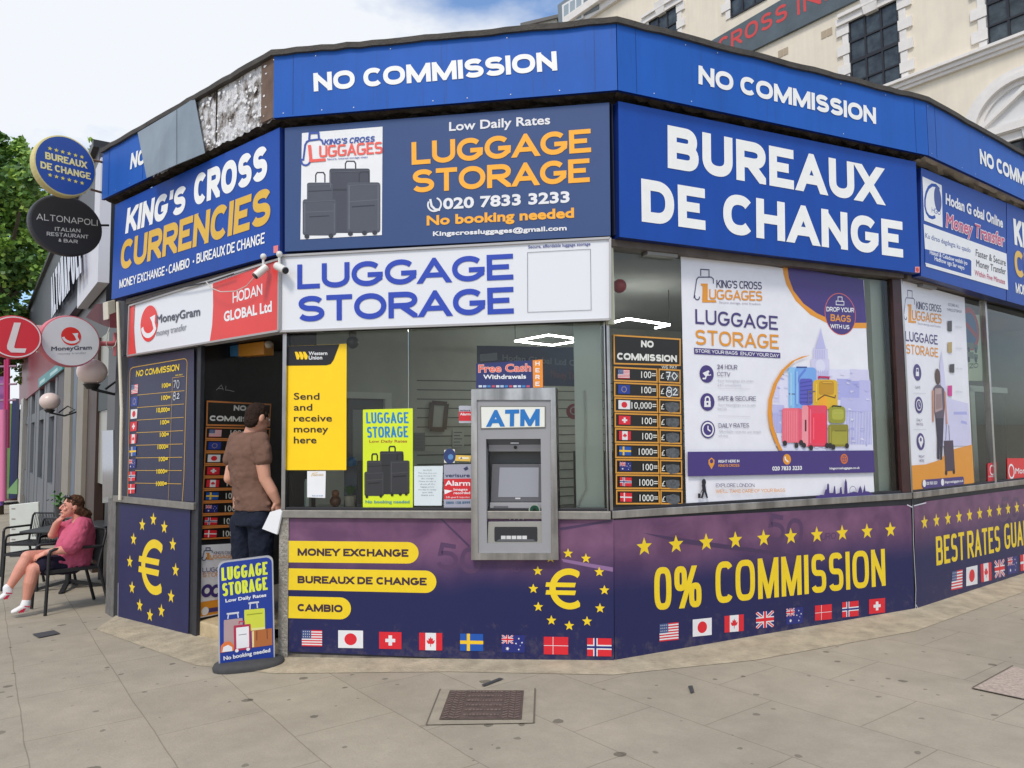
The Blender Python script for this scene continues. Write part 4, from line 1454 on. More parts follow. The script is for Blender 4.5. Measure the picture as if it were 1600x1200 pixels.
a.text('MoneyGram', (978, 222), (1250, 172), (978, 170), GREYT, .035)
a.text('money transfer', (978, 302), (1165, 262), (978, 262), ink(120, 122, 132), .0, 2)
a.caps('HODAN', (1455, 95), (1640, 42), (1455, 28), WHITE, .17)
a.text('GLOBAL Ltd', (1400, 212), (1700, 148), (1400, 148), WHITE, .05)
a.build('lettering', t)

# small cameras under the signs
def camera_thing(label, p, d, r, ln, group='security cameras under the signs'):
    t = thing('security_camera', label, 'camera', tuple(p), group=group)
    WC = mat('white_plastic', lin(214, 214, 210), rough=.4)
    mb = MB(); d = Vector(d).normalized(); p = Vector(p)
    mb.tube([p - d * ln * .5, p + d * ln * .5], r, WC, 14)
    mb.build('body', t)
    mb = MB(); mb.tube([p + d * ln * .5, p + d * (ln * .5 + .012)], r * .8, BLACK, 14); mb.build('lens', t)
    mb = MB(); q = p + Vector((0, 0, .1)) - d * ln * .2
    mb.tube([p - d * ln * .2, q], .01, WC, 8); mb.ball(q, .025, WC, 10, 6); mb.build('bracket', t)
    return t
W = WA[0].off(.14)
camera_thing('white bullet camera at the corner between the red and the white light boxes', WA[1].off(.12).X(439, 419), (.75, -.6, -.45), .03, .12)
camera_thing('white camera hanging from a rusty bracket above the red money transfer box', W.X(408, 424), (-.55, -.3, -.6), .03, .11)
mb = MB()
CW = mat('cable_white', lin(200, 196, 188), rough=.6)
cabs = [W.X(*p) for p in ((400, 430), (385, 447), (368, 455), (345, 456), (330, 450), (322, 440))]
mb.tube(cabs, .004, CW, 6)
mb.tube([WA[0].off(.1).X(*p) for p in ((205, 470), (232, 460), (262, 452), (300, 446), (330, 440), (365, 428))], .006, BLACK, 6)
tag(mb.build('cable'), 'thin cable drooping under the blue sign above the entrance', 'cable')

# ------------------------------------------------------------------ printed wraps on the base
def wrap(i, label, name='base_wrap'):
    a_, b_ = WU[i]
    t = thing(name, label, 'panel', root_at(WA[i], (a_ + b_) / 2, .0))
    return t
t = wrap(1, 'plum and navy base panel with yellow MONEY EXCHANGE, BUREAUX DE CHANGE and CAMBIO tabs')
K = (430, 780, 2.909)
a = Art(WA[1], .002, K)
a.poly([(64, 86), (1538, 92), (1540, 745), (1100, 735), (62, 692)], PRINT)
NOTE = mat('note_print_dark', lin(72, 52, 86), rough=.32)
NOTE2 = mat('note_print_mid', lin(84, 58, 92), rough=.32)
a.poly([(750, 90), (760, 90), (885, 210), (885, 224)], NOTE)
a.poly([(1290, 130), (1535, 92), (1535, 102), (1300, 142)], NOTE)
a.caps('50', (728, 312), (930, 345), (742, 194), NOTE2, .17)
a.caps('EURO', (1010, 318), (1110, 332), (1014, 290), NOTE2, .17)
a.poly([(1300, 270), (1535, 310), (1535, 330), (1310, 285)], mat('note_print_pale', lin(138, 104, 148), rough=.32))
a.build('printed_sheet', t)
for y0, y1, y2, y3, x1, tx, tw in ((189, 287, 195, 293, 652, 'MONEY EXCHANGE', 606), (314, 412, 325, 427, 733, 'BUREAUX DE CHANGE', 689), (441, 540, 447, 547, 345, 'CAMBIO', 307)):
    a.rrect((62, y0), (x1, y2), (x1, y3), (60, y1), YELL, .5, 98 / (x1 - 60), round_left=False)
    a.build('yellow_tab', t)
    a.lay += 1
    a.caps(tx, (102, y0 + 68), (tw, y0 + 68 + (y2 - y0) * .9), (102, y0 + 34), mat('tab_text', lin(62, 40, 54), rough=.4), .28)
    a.build('lettering', t)
a.build('lettering', t)
a.euro((1322, 407), .285, YELL, .98)
a.build('euro_sign', t)
u0, v0 = a.uv((1334, 410))
for k in range(12):
    q = R(30 * k)
    if k == 1 or True:
        uu, vv = u0 + .25 * math.sin(q), v0 + .25 * math.cos(q)
        P = []
        for j in range(10):
            an = R(90 + 36 * j); rr_ = .036 if j % 2 == 0 else .0155
            P.append((uu + rr_ * math.cos(an), vv + rr_ * math.sin(an)))
        a.polyuv(P, YELL); a.lay -= 1; a.build('star', t)
a.lay += 2
for kd, x0, x1, y0, y1 in (('us', 122, 214, 593, 669), ('jp', 287, 400, 595, 677), ('ch', 473, 575, 602, 681), ('ca', 655, 760, 606, 687), ('se', 841, 946, 610, 690), ('au', 1030, 1135, 616, 697), ('dkthin', 1221, 1332, 624, 706), ('no', 1418, 1529, 630, 714)):
    a.flag(kd, (x0, y0), (x1, y0 + 2), (x1, y1), (x0, y1 - 2)); a.build('flag', t)

t = wrap(2, 'plum and navy base panel reading 0% COMMISSION between rows of stars and flags')
K = (940, 760, 3.2)
a = Art(WA[2], .002, K)
a.poly([(60, 168), (1545, 92), (1566, 640), (1000, 735), (480, 832), (66, 890)], PRINT)
a.caps('50', (822, 270), (1000, 302), (838, 132), NOTE2, .17)
a.caps('EURO', (1075, 272), (1172, 262), (1075, 238), NOTE2, .17)
a.poly([(205, 232), (420, 262), (900, 330), (1000, 352), (760, 330), (400, 285)], NOTE)
a.lay += 1
a.build('printed_sheet', t)
for x, y in ((213, 302), (372, 290), (523, 279), (669, 269), (810, 259), (946, 250), (1076, 242), (1203, 233), (1327, 225), (1444, 217)):
    a.star((x, y), .068, YELL); a.build('star', t)
a.lay += 1
a.caps('0%', (264, 620), (500, 602), (262, 405), YELL, .15, .14, 3.2)
a.caps('COMMISSION', (570, 587), (1420, 496), (568, 378), YELL, .15, .16, 3.2)
a.build('lettering', t)
for kd, x0, x1, y0, y1, dy in (('us', 289, 384, 688, 776, -10), ('jp', 455, 550, 666, 752, -10), ('ca', 614, 710, 648, 731, -9), ('uk', 771, 860, 629, 711, -9), ('au', 922, 1006, 611, 691, -9), ('dkthin', 1066, 1150, 596, 671, -8), ('no', 1202, 1284, 579, 655, -8), ('ch', 1336, 1416, 565, 638, -8)):
    a.flag(kd, (x0, y0), (x1, y0 + dy), (x1, y1 + dy), (x0, y1)); a.build('flag', t)

t = wrap(3, 'plum and navy base panel reading BEST RATES GUARANTEED at the right edge')
K = (1380, 740, 4.615)
a = Art(WA[3], .002, K)
a.poly([(222, 232), (310, 200), (1015, 108), (2200, -40), (2200, 390), (1015, 735), (640, 880), (240, 1010)], PRINT)
a.caps('50', (830, 350), (975, 345), (850, 165), NOTE2, .17)
a.build('printed_sheet', t)
for k in range(13):
    us, vs = a.uv((298, 352)); ue, ve = a.uv((964, 245))
    P = []
    uu = us + (ue - us) * k / 9; vv = vs + (ve - vs) * k / 9
    for j in range(10):
        an = R(90 + 36 * j); rr_ = .066 if j % 2 == 0 else .028
        P.append((uu + rr_ * math.cos(an), vv + rr_ * math.sin(an)))
    a.polyuv(P, YELL); a.lay -= 1; a.build('star', t)
a.lay += 2
o = Vector(a.uv((384, 664))); fv = Vector(a.uv((378, 455))) - o; e2 = Vector(a.uv((845, 560))) - o
a.caps_uv('BEST RATES', o, e2, fv, YELL, .15, .16, 3.2)
o = Vector(a.uv((876, 547)))
a.caps_uv('GUARANTEED', o, e2 * 1.12, fv, YELL, .15, .16, 3.2)
a.build('lettering', t)
for kd, q in (('us', ((497, 706), (572, 690), (570, 826), (490, 842))), ('jp', ((598, 678), (679, 660), (679, 795), (598, 812))), ('ca', ((700, 653), (778, 638), (780, 768), (706, 784))), ('uk', ((800, 628), (872, 614), (876, 740), (804, 755))), ('au', ((895, 606), (966, 590), (968, 712), (898, 728))), ('dk', ((986, 588), (1060, 570), (1060, 690), (990, 703)))):
    a.flag(kd, *q); a.build('flag', t)
mb = MB()       # bits of loose white tape along the corner and foot
TAPE = mat('white_tape', lin(206, 206, 214), rough=.6)
a = Art(WA[3], .005, K)
a.line([(214, 225), (218, 480), (236, 830), (232, 1015)], .008, TAPE); a.line([(172, 225), (210, 242)], .01, TAPE)
a.line([(222, 232), (310, 210)], .01, TAPE); a.line([(236, 945), (265, 1005), (500, 925), (890, 765)], .008, TAPE)
a.build('tape', t)

t = thing('base_wrap', 'navy base panel with one big yellow euro sign ringed by stars beside the doorway', 'panel', root_at(WA[0], 1, 0))
K = (140, 740, 3.75)
a = Art(WA[0], .002, K)
a.poly([(175, 175), (590, 205), (578, 965), (370, 900), (165, 850)], PNAVY)
a.build('printed_sheet', t)
a.euro((368, 545), .5, YELL, 1.05)
a.build('euro_sign', t)
a.lay += 1
for x, y in ((374, 268), (309, 300), (258, 384), (236, 516), (249, 668), (294, 772), (354, 830), (421, 804), (478, 720), (504, 565), (488, 415), (438, 314)):
    a.star((x, y), .063, YELL); a.build('star', t)
a.lay += 1
a.line([(168, 640), (166, 850), (300, 885), (400, 912), (570, 962)], .006, TAPE)
a.build('tape', t)
# ------------------------------------------------------------------ window posters
def poster(name, label, cat, pl, d, tl, tr, br, bl, m, group=None, thick=.004):
    t = thing(name, label, cat, root_at(pl, pl.at(*bl)[0], pl.at(*bl)[1]), group=group)
    mb = MB()
    panel(mb, pl, tl, tr, br, bl, d - thick, d, m)
    mb.build('sheet', t)
    return t
GD = -.022       # posters lie on the outside of the glass
W1, W2, W3 = WA[1], WA[2], WA[3]
WUY = ink(255, 210, 0)
t = poster('window_poster', 'tall yellow poster reading Send and receive money here', 'poster', W1, GD, (446.5, 541), (541.5, 537), (541, 734.5), (446, 734.5), WUY)
a = Art(W1, GD + .001, (430, 500, 3.02))
NB = ink(24, 22, 26)
a.poly([(52, 216), (242, 214), (262, 208), (276, 188), (304, 114), (54, 124)], NB)
for k in range(3):
    x = 92 + k * 19
    a.poly([(x + 10, 186), (x + 20, 186), (x + 24, 170), (x + 12, 150), (x, 150)], WUY)
a.text('Western', (158, 166), (246, 165), (158, 149), WHITE, .03)
a.text('Union', (158, 187), (222, 186), (158, 169), WHITE, .03)
BRN = ink(42, 34, 30)
for k, (s_, w_) in enumerate((('Send', 121), ('and', 87), ('receive', 180), ('money', 162), ('here', 107))):
    y = 376 + k * 51.5
    a.text(s_, (88, y), (88 + w_, y), (88, y - 32), BRN, .025)
a.build('print', t)
LIME = ink(214, 232, 36)
t = poster('window_poster', 'lime green LUGGAGE STORAGE poster with dark suitcases in the main window', 'poster', W1, GD, (567, 640), (645, 638), (645, 794), (567, 794), LIME)
a = Art(W1, GD + .001, (430, 500, 3.02))
CY = ink(30, 130, 190)
a.caps('LUGGAGE', (430, 488), (630, 487), (428, 436), CY, .17, .14, 2.8)
a.caps('STORAGE', (434, 556), (628, 553), (432, 504), CY, .17, .14, 2.8)
a.text('Low Daily Rates', (444, 579), (622, 578), (444, 566), ink(170, 96, 40), .03)
cases(a, lambda x, y: (420 + (x - 14) * .292, 596 + (y - 370) * .335), (ink(28, 28, 30), ink(44, 44, 47), ink(52, 52, 56), ink(76, 76, 80)))
a.text('No booking needed', (426, 864), (634, 864), (426, 850), ink(90, 150, 150), .04)
a.build('print', t)
t = poster('notice', 'white sheet of printed paper stuck between the lime poster and the alarm sticker', 'notice', W1, GD, (647, 728.5), (692, 728), (690, 790), (647, 790), ink(214, 224, 228))
a = Art(W1, GD + .001, (430, 500, 3.02))
for k in range(10):
    wdt = (40, 86, 84, 60, 80, 70, 64, 84, 50, 60)[k]
    y = 712 + k * 13
    a.text(('NOTICE', 'This shop does not', 'keep money in the', 'office overnight', 'Please do ask us', 'about all the', 'luggage prices', 'monday to sunday', 'open daily', 'thank you')[k], (718 - wdt / 2, y), (718 + wdt / 2, y), (718 - wdt / 2, y - 6), ink(120, 126, 134), 0, 1)
a.build('print', t)
t = poster('alarm_sticker', 'red and grey alarm sticker with white lettering beside the cash machine', 'sticker', W1, GD, (693.5, 726), (736, 725), (736, 793), (693.5, 793), ink(160, 160, 176))
a = Art(W1, GD + .001, (430, 500, 3.02))
a.text('verisure', (802, 742), (918, 742), (802, 724), ink(48, 54, 90), .04)
a.poly([(888, 700), (906, 690), (912, 704), (896, 712)], ink(48, 54, 90))
a.quad((796, 750), (924, 748), (924, 844), (796, 846), ink(206, 40, 48))
a.text('Alarm', (802, 782), (920, 782), (802, 758), WHITE, .04)
a.text('Images', (842, 806), (908, 805), (842, 794), WHITE, .03, 2); a.text('recorded', (842, 822), (920, 821), (842, 810), WHITE, .03, 2)
a.poly([(798, 800), (838, 806), (800, 822)], WHITE)
a.text('24h guard response', (806, 840), (918, 839), (806, 832), WHITE, .0, 1)
a.text('0800 158 8999', (806, 868), (920, 867), (806, 856), ink(50, 96, 130), .03, 2)
a.build('print', t)
t = poster('alarm_sticker', 'small red and grey alarm sticker at the top left corner of the cash machine', 'sticker', W1, GD, (717, 634), (736, 634), (736, 661), (717, 661), ink(176, 178, 190))
a = Art(W1, GD + .001, (430, 500, 3.02))
a.quad((867, 432), (924, 432), (924, 476), (867, 476), ink(206, 40, 48)); a.text('Alarm', (872, 450), (922, 450), (872, 438), WHITE, .04, 2)
a.text('verisure', (870, 430), (920, 430), (870, 422), ink(48, 54, 90), .03, 2)
a.build('print', t)
t = poster('window_sticker', 'square white sticker with a dark blue emblem on the main window', 'sticker', W1, GD, (694, 703), (710.5, 702), (710.5, 723), (694, 723), ink(228, 226, 214))
a = Art(W1, GD + .001, (430, 500, 3.02)); a.disc((823, 642), .045, ink(44, 60, 110), .055); a.disc((828, 646), .02, ink(90, 140, 190)); a.build('print', t)
t = poster('window_sticker', 'thin yellow and white strip sticker next to the blue emblem sticker', 'sticker', W1, GD, (711.5, 711), (736, 712), (735, 721), (711, 720), ink(230, 190, 84))
a = Art(W1, GD + .001, (430, 500, 3.02)); a.quad((866, 646), (914, 648), (914, 656), (866, 656), ink(240, 232, 210)); a.poly([(872, 655), (884, 655), (878, 646)], ink(60, 56, 60)); a.build('print', t)
t = poster('notice', 'small white card below the yellow poster in the main window', 'notice', W1, GD, (480, 736), (509, 736), (508, 778), (480, 777), WHITE)
a = Art(W1, GD + .001, (430, 500, 3.02)); a.line([(170, 738), (176, 724), (200, 720)], .004, ink(230, 180, 60)); a.text('KING\'S CROSS', (178, 736), (228, 735), (178, 728), ink(200, 160, 60), .02, 2); a.text('Scan to book', (174, 832), (226, 832), (174, 826), ink(80, 130, 180), .02, 2); a.build('print', t)
t = poster('window_sign', 'dark blue Free Cash Withdrawals sign standing on top of the cash machine', 'sign', W1, GD, (744, 568), (848, 562), (849, 607), (744, 607), ink(40, 48, 104))
a = Art(W1, GD + .001, (430, 500, 3.02))
a.text('Free Cash', (960, 248), (1206, 242), (960, 212), ink(232, 104, 84), .03, out=ink(240, 214, 210), ow=.04)
a.text('Withdrawals', (982, 279), (1184, 277), (982, 258), WHITE, .05)
a.quad((1215, 190), (1262, 186), (1264, 318), (1217, 320), ink(232, 140, 40))
for k, ch in enumerate('HERE'): a.caps(ch, (1228, 215 + k * 32), (1248, 215 + k * 32), (1228, 195 + k * 32), WHITE, .22)
for k in range(12): a.quad((960 + k * 20.5, 308), (976 + k * 20.5, 308), (976 + k * 20.5, 318), (960 + k * 20.5, 318), ink(*((200, 210, 220), (170, 190, 220), (60, 130, 190), (190, 80, 100))[k % 4])); a.lay -= 1
a.build('print', t)

# luggage poster, big
K = (940, 380, 2.79)
VP = ink(232, 232, 240)
def kx_logo(a, f, dark, org, w=.008):
    a.line([f(*p) for p in ((32, 33), (32, 4), (68, 6), (68, 36))], w, dark)
    a.line([f(*p) for p in ((2, 130), (14, 48), (22, 38), (78, 38), (87, 46), (87, 66))], w, dark)
    a.ring(f(16, 124), .022, w, dark, a0=150, a1=370)
    a.poly([f(*p) for p in ((38, 148), (100, 148), (98, 138), (62, 138), (62, 66), (32, 66), (32, 74), (40, 76))], org)
    a.caps("KING'S CROSS", f(100, 84), f(298, 92), f(100, 50), dark, .14)
    a.caps('UGGAGES', f(68, 134), f(300, 142), f(68, 90), org, .17, sn=3)
    a.text('Secure storage, total freedom', f(112, 152), f(292, 160), f(112, 142), ink(170, 170, 184), 0, 2)
t = poster('window_poster', 'large white LUGGAGE STORAGE poster with a purple corner and a photo of coloured bags', 'poster', W2, GD, (1063.7, 395), (1349.7, 438), (1366.5, 777), (1072.6, 793.5), VP)
a = Art(W2, GD + .001, K)
a.poly([(790, 99), (812, 102), (816, 150), (836, 205), (880, 262), (940, 305), (1010, 336), (1080, 346), (1155, 346), (1155, 371), (1075, 370), (990, 352), (910, 312), (845, 250), (805, 180), (792, 130)], ORANGE)
a.poly([(810, 102), (1141, 160), (1154, 347), (1080, 347), (1010, 337), (940, 306), (880, 263), (836, 206), (816, 151)], PURPLE)
a.disc((1041, 309), .18, ink(226, 110, 90)); a.disc((1041, 309), .174, PURPLE)
a.caps('DROP YOUR', (980, 297), (1100, 302), (980, 277), WHITE, .18); a.caps('BAGS', (998, 339), (1086, 345), (998, 309), ORANGE, .2); a.caps('WITH US', (997, 370), (1080, 375), (997, 352), WHITE, .2)
a.line([(1022, 268), (1022, 252), (1056, 254), (1056, 270)], .006, WHITE, True); a.line([(1030, 250), (1030, 234), (1048, 235), (1048, 252)], .006, WHITE)
kx_logo(a, lambda x, y: (400 + x, 110 + y), ink(60, 54, 96), ORANGE)
a.caps('LUGGAGE', (408, 351), (768, 379), (407, 287), ink(72, 60, 118), .165, .12)
a.caps('STORAGE', (408, 442), (772, 462), (407, 376), ORANGE, .165, .12)
a.quad((402, 456), (778, 478), (778, 501), (403, 483), PURPLE)
a.caps('STORE YOUR BAGS', (407, 476), (592, 487), (407, 461), WHITE, .17); a.caps('ENJOY YOUR DAY', (604, 488), (772, 498), (604, 473), WHITE, .17)
TXP = ink(104, 98, 128); TXG = ink(190, 190, 200)
for (c, kd) in (((457, 570), 0), ((460, 692), 1), ((462, 812), 2)):
    a.disc(c, .067, PURPLE)
    x, y = c
    if kd == 0:
        a.poly([(x - 18, y - 4), (x + 8, y - 16), (x + 20, y + 6), (x - 6, y + 10)], WHITE); a.line([(x - 2, y + 8), (x - 6, y + 20), (x - 18, y + 20)], .012, WHITE); a.disc((x + 12, y - 2), .01, PURPLE)
    elif kd == 1:
        a.quad((x - 14, y - 4), (x + 14, y - 4), (x + 14, y + 22), (x - 14, y + 22), WHITE); a.line([(x - 9, y - 4), (x - 9, y - 16), (x - 4, y - 22), (x + 4, y - 22), (x + 9, y - 16), (x + 9, y - 4)], .012, WHITE); a.disc((x, y + 8), .009, PURPLE)
    else:
        a.ring(c, .05, .012, WHITE); a.line([(x, y - 16), (x, y), (x + 11, y + 8)], .01, WHITE)
a.caps('24HOUR'.replace('24', ''), (536, 549), (590, 551), (536, 529), TXP, .13); a.text('24', (502, 549), (528, 549), (502, 529), TXP, .02)
a.caps('CCTV', (502, 579), (559, 582), (502, 560), TXP, .13)
a.caps('SAFE', (505, 685), (552, 686), (505, 666), TXP, .13); a.text('&', (558, 686), (574, 686), (558, 666), TXP, .02); a.caps('SECURE', (580, 686), (671, 687), (580, 667), TXP, .13)
a.caps('DAILY RATES', (508, 804), (641, 803), (508, 785), TXP, .13)
for s_, x0, x1, y in (('Your belongings are under', 503, 662, 603), ('24/7 surveillance', 503, 606, 622), ('Your belongings are in safe', 505, 669, 708), ('hands', 505, 544, 725), ('Affordable rates for any length', 508, 692, 824), ('of stay', 508, 550, 842)):
    a.text(s_, (x0, y), (x1, y + (x1 - x0) * .012), (x0, y - 10), TXG, 0, 2)
for y in (632, 752): a.line([(505, y), (645, y + 4)], .002, TXG)
a.build('lettering', t)
# pale picture of a clock tower and roofs behind the bags
LIL = [ink(208, 206, 236), ink(188, 188, 232), ink(170, 172, 226), ink(220, 220, 242)]
J = (1180, 500, 5.455)
b_ = Art(W2, GD + .001, J); b_.b = a.b; b_.lay = a.lay
b_.poly([(130, 700), (150, 560), (215, 500), (300, 470), (470, 400), (640, 420), (960, 430), (985, 700), (1000, 1115), (220, 1115), (150, 900)], LIL[3])
for x0, x1, y0, y1, c in ((470, 625, 330, 700, 0), (490, 610, 240, 335, 0), (635, 760, 430, 660, 3), (690, 880, 500, 680, 2), (800, 960, 420, 520, 0), (880, 975, 510, 720, 1), (150, 290, 560, 700, 0), (200, 330, 470, 760, 3), (720, 980, 660, 780, 1), (140, 240, 720, 960, 1)):
    b_.quad((x0, y0), (x1, y0 + 6), (x1 + 6, y1), (x0, y1), LIL[c])
b_.poly([(505, 245), (595, 245), (560, 110), (552, 62), (545, 110)], LIL[1])
b_.disc((548, 392), .055, LIL[3])
for k in range(9): b_.quad((480 + k * 16, 430), (487 + k * 16, 430), (487 + k * 16, 690), (480 + k * 16, 690), LIL[1]); b_.lay -= 1
b_.lay += 1
for k in range(6): b_.quad((505 + k * 15, 255), (511 + k * 15, 255), (511 + k * 15, 330), (505 + k * 15, 330), LIL[1]); b_.lay -= 1
b_.lay += 1
for k in range(17): b_.quad((765 + k * 13, 770 + k), (771 + k * 13, 770 + k), (776 + k * 13, 1060), (770 + k * 13, 1060), LIL[2]); b_.lay -= 1
for k in range(7): b_.quad((140 + k * 13, 790), (146 + k * 13, 790), (152 + k * 13, 960), (146 + k * 13, 960), LIL[2]); b_.lay -= 1
b_.lay += 1
h = random.Random(2)
for k in range(110):
    x, y = h.uniform(150, 970), h.uniform(440, 1090)
    b_.quad((x, y), (x + h.uniform(8, 40), y + 2), (x + h.uniform(8, 40), y + h.uniform(6, 24)), (x, y + 14), LIL[h.randint(0, 3)])
    if k % 8: b_.lay -= 1
# orange crescent
P = [(460, 302), (390, 312), (300, 352), (215, 430), (145, 545), (105, 680), (97, 800), (115, 920), (150, 1020), (195, 1112), (225, 1112), (178, 1010), (145, 900), (131, 790), (138, 670), (178, 540), (245, 430), (330, 350), (400, 322)]
b_.poly(list(reversed(P)), ORANGE)
def blob(pts, m): b_.poly(pts, m)
def rr2(x0, y0, x1, y1, m, r=14, sl=0):
    pts = []
    for cx, cy, s in ((x1 - r, y1 - r, 0), (x1 - r, y0 + r, 1), (x0 + r, y0 + r, 2), (x0 + r, y1 - r, 3)):
        for q in range(5):
            tt = R(90 - 90 * s - 22.5 * q)
            pts.append((cx + r * math.cos(tt) + sl * (cy - y0), cy + r * math.sin(tt)))
    b_.poly(pts, m)
rr2(275, 405, 360, 750, ink(140, 196, 238), 20); rr2(325, 405, 510, 770, ink(120, 168, 232), 34)
b_.line([(340, 560), (370, 480), (420, 420)], .02, ink(96, 130, 214)); rr2(365, 500, 480, 725, ink(92, 92, 190), 26)
for k in range(6): b_.line([(372, 540 + k * 32), (474, 520 + k * 36)], .008, ink(66, 70, 160))
b_.line([(340, 404), (430, 404)], .012, ink(60, 80, 140)); b_.line([(275, 630), (330, 632)], .008, ink(90, 110, 150))
rr2(480, 510, 690, 760, ink(222, 178, 40), 34); rr2(530, 520, 660, 640, ink(196, 146, 30), 22); rr2(536, 650, 600, 740, ink(240, 168, 40), 18)
b_.line([(528, 500), (532, 486), (616, 490), (614, 506)], .016, ink(190, 40, 90)); b_.line([(520, 680), (580, 640), (668, 664), (672, 640)], .01, ink(110, 76, 30))
rr2(218, 752, 385, 1045, ink(226, 92, 116), 20); rr2(218, 752, 355, 1045, ink(236, 112, 130), 20)
b_.line([(440, 720), (440, 610), (506, 610), (508, 640)], .01, ink(110, 100, 110))
rr2(385, 728, 600, 1078, ink(206, 46, 78), 22); rr2(385, 728, 440, 1078, ink(238, 150, 160), 20); rr2(440, 730, 592, 1070, ink(226, 70, 96), 18); rr2(470, 795, 590, 1050, ink(236, 56, 84), 26); rr2(410, 850, 424, 950, ink(90, 30, 46), 6)
rr2(612, 735, 755, 880, ink(150, 150, 50), 34); rr2(640, 760, 740, 850, ink(176, 176, 70), 26); b_.line([(640, 742), (650, 732), (720, 738)], .012, ink(50, 50, 26))
rr2(608, 890, 780, 1078, ink(140, 132, 44), 20); rr2(640, 945, 770, 1060, ink(164, 158, 60), 16); b_.line([(665, 946), (760, 946)], .006, ink(90, 86, 30))
for x in range(238, 352, 19): b_.quad((x, 775), (x + 6, 775), (x + 6, 1030), (x, 1030), ink(244, 142, 156)); b_.lay -= 1
for q in ((452, 760, 462, 1050, (244, 120, 140)), (480, 830, 488, 1020, (250, 110, 130)), (500, 545, 512, 700, (240, 200, 80)), (335, 440, 350, 720, (150, 194, 242)), (286, 450, 296, 730, (176, 216, 246)), (622, 910, 630, 1060, (168, 160, 70)), (560, 530, 640, 540, (224, 178, 60)), (655, 790, 735, 798, (190, 190, 90))):
    b_.quad((q[0], q[1]), (q[2], q[1]), (q[2], q[3]), (q[0], q[3]), ink(*q[4])); b_.lay -= 1
b_.lay += 1
for x, y in ((240, 1050), (338, 1068), (378, 1045), (402, 1068), (462, 1088), (598, 1070), (625, 1070), (652, 1082), (768, 1072)): b_.disc((x, y), .022, ink(46, 40, 44))
a.lay = b_.lay
a.build('picture', t)
a.quad((368, 909), (1178, 903), (1183, 999), (369, 1016), PURPLE)
a.poly([(472, 985), (484, 962), (485, 945), (472, 934), (459, 945), (459, 962)], ORANGE); a.disc((472, 950), .016, PURPLE)
a.caps('RIGHT HERE IN', (502, 957), (593, 955), (502, 945), WHITE, .2); a.caps("KING'S CROSS", (502, 975), (593, 974), (502, 963), ORANGE, .18)
a.disc((800, 942), .042, ORANGE); a.line([(792, 930), (793, 942), (806, 954)], .012, WHITE); a.text('020 7833 3233', (736, 991), (865, 988), (736, 973), WHITE, .05)
a.disc((1049, 940), .042, ink(206, 110, 50)); a.ring((1049, 940), .026, .005, PURPLE); a.line([(1049, 926), (1049, 954)], .005, PURPLE); a.line([(1038, 940), (1060, 940)], .005, PURPLE)
a.text('kingscrossluggages.co.uk', (985, 986), (1116, 983), (985, 976), WHITE, .04, 2)
a.caps('EXPLORE LONDON.', (490, 1063), (660, 1062), (490, 1047), TXP, .14); a.caps("WE'LL TAKE CARE OF YOUR BAGS", (490, 1089), (792, 1083), (490, 1074), ORANGE, .14)
# walking traveller and skyline cut-outs
DK = ink(34, 30, 44)
a.disc((438, 1042), .02, DK, .026); a.poly([(428, 1052), (444, 1050), (448, 1078), (456, 1108), (450, 1112), (440, 1084), (432, 1112), (424, 1110), (432, 1080)], DK); a.quad((412, 1090), (424, 1090), (424, 1110), (412, 1110), DK); a.line([(424, 1088), (434, 1068)], .006, DK)
sk = [(924, 1131), (924, 1105), (944, 1096), (960, 1096), (966, 1074), (972, 1072), (974, 1050), (978, 1046), (982, 1052), (984, 1088), (1000, 1088), (1004, 1060), (1008, 1056), (1012, 1092), (1028, 1088), (1030, 1066), (1036, 1060), (1040, 1094), (1048, 1092), (1050, 1042), (1055, 1026), (1060, 1042), (1063, 1090), (1090, 1082), (1108, 1086), (1112, 1070), (1118, 1056), (1124, 1070), (1128, 1090), (1134, 1066), (1137, 1050), (1141, 1080), (1156, 1082), (1166, 1090), (1186, 1100), (1187, 1120)]
a.poly(list(sk)[::1] if False else [sk[0], sk[-1]] + sk[-2:0:-1], PURPLE)
a.ring((1086, 1078), .036, .004, PURPLE)
a.build('print', t)

# luggage poster, narrow, on the next facet
K = (1380, 430, 3.333)
t = poster('window_poster', 'narrow white and orange LUGGAGE STORAGE poster of a traveller seen from behind with a suitcase', 'poster', W3, GD, (1405.5, 437), (1507, 465), (1521.5, 766), (1424, 775), VP)
a = Art(W3, GD + .001, K)
u0, v0 = a.uv((106, 225)); 
def lg(x, y):   # logo placed on the slanted sheet
    return (106 + x * .66, 72 + y * 1.17 + x * .05)
kx_logo(a, lg, ink(70, 64, 104), ORANGE, .008)
a.caps('LUGGAGE', (116, 342), (284, 362), (114, 290), ink(72, 60, 118), .16, .12); a.caps('STORAGE', (120, 408), (286, 428), (119, 357), ORANGE, .16, .12)
a.caps('STORE ALL', (338, 160), (396, 168), (338, 146), TXP, .12); a.caps('TYPES OF BAGS', (330, 186), (408, 196), (330, 172), TXP, .12)
for (c, kd) in (((177, 506), 1), ((185, 676), 2), ((194, 866), 3)):
    a.disc(c, .076, PURPLE); x, y = c
    if kd == 1: a.quad((x - 8, y - 4), (x + 8, y - 3), (x + 8, y + 20), (x - 8, y + 19), WHITE); a.line([(x - 5, y - 4), (x - 5, y - 20), (x + 5, y - 20), (x + 5, y - 3)], .009, WHITE)
    elif kd == 2: a.ring(c, .046, .01, WHITE); a.line([(x, y - 15), (x, y), (x + 6, y + 10)], .009, WHITE)
    else: a.poly([(x + 2, y + 34), (x + 13, y + 4), (x + 12, y - 18), (x, y - 32), (x - 12, y - 18), (x - 11, y + 2)], WHITE); a.disc((x, y - 10), .018, PURPLE)
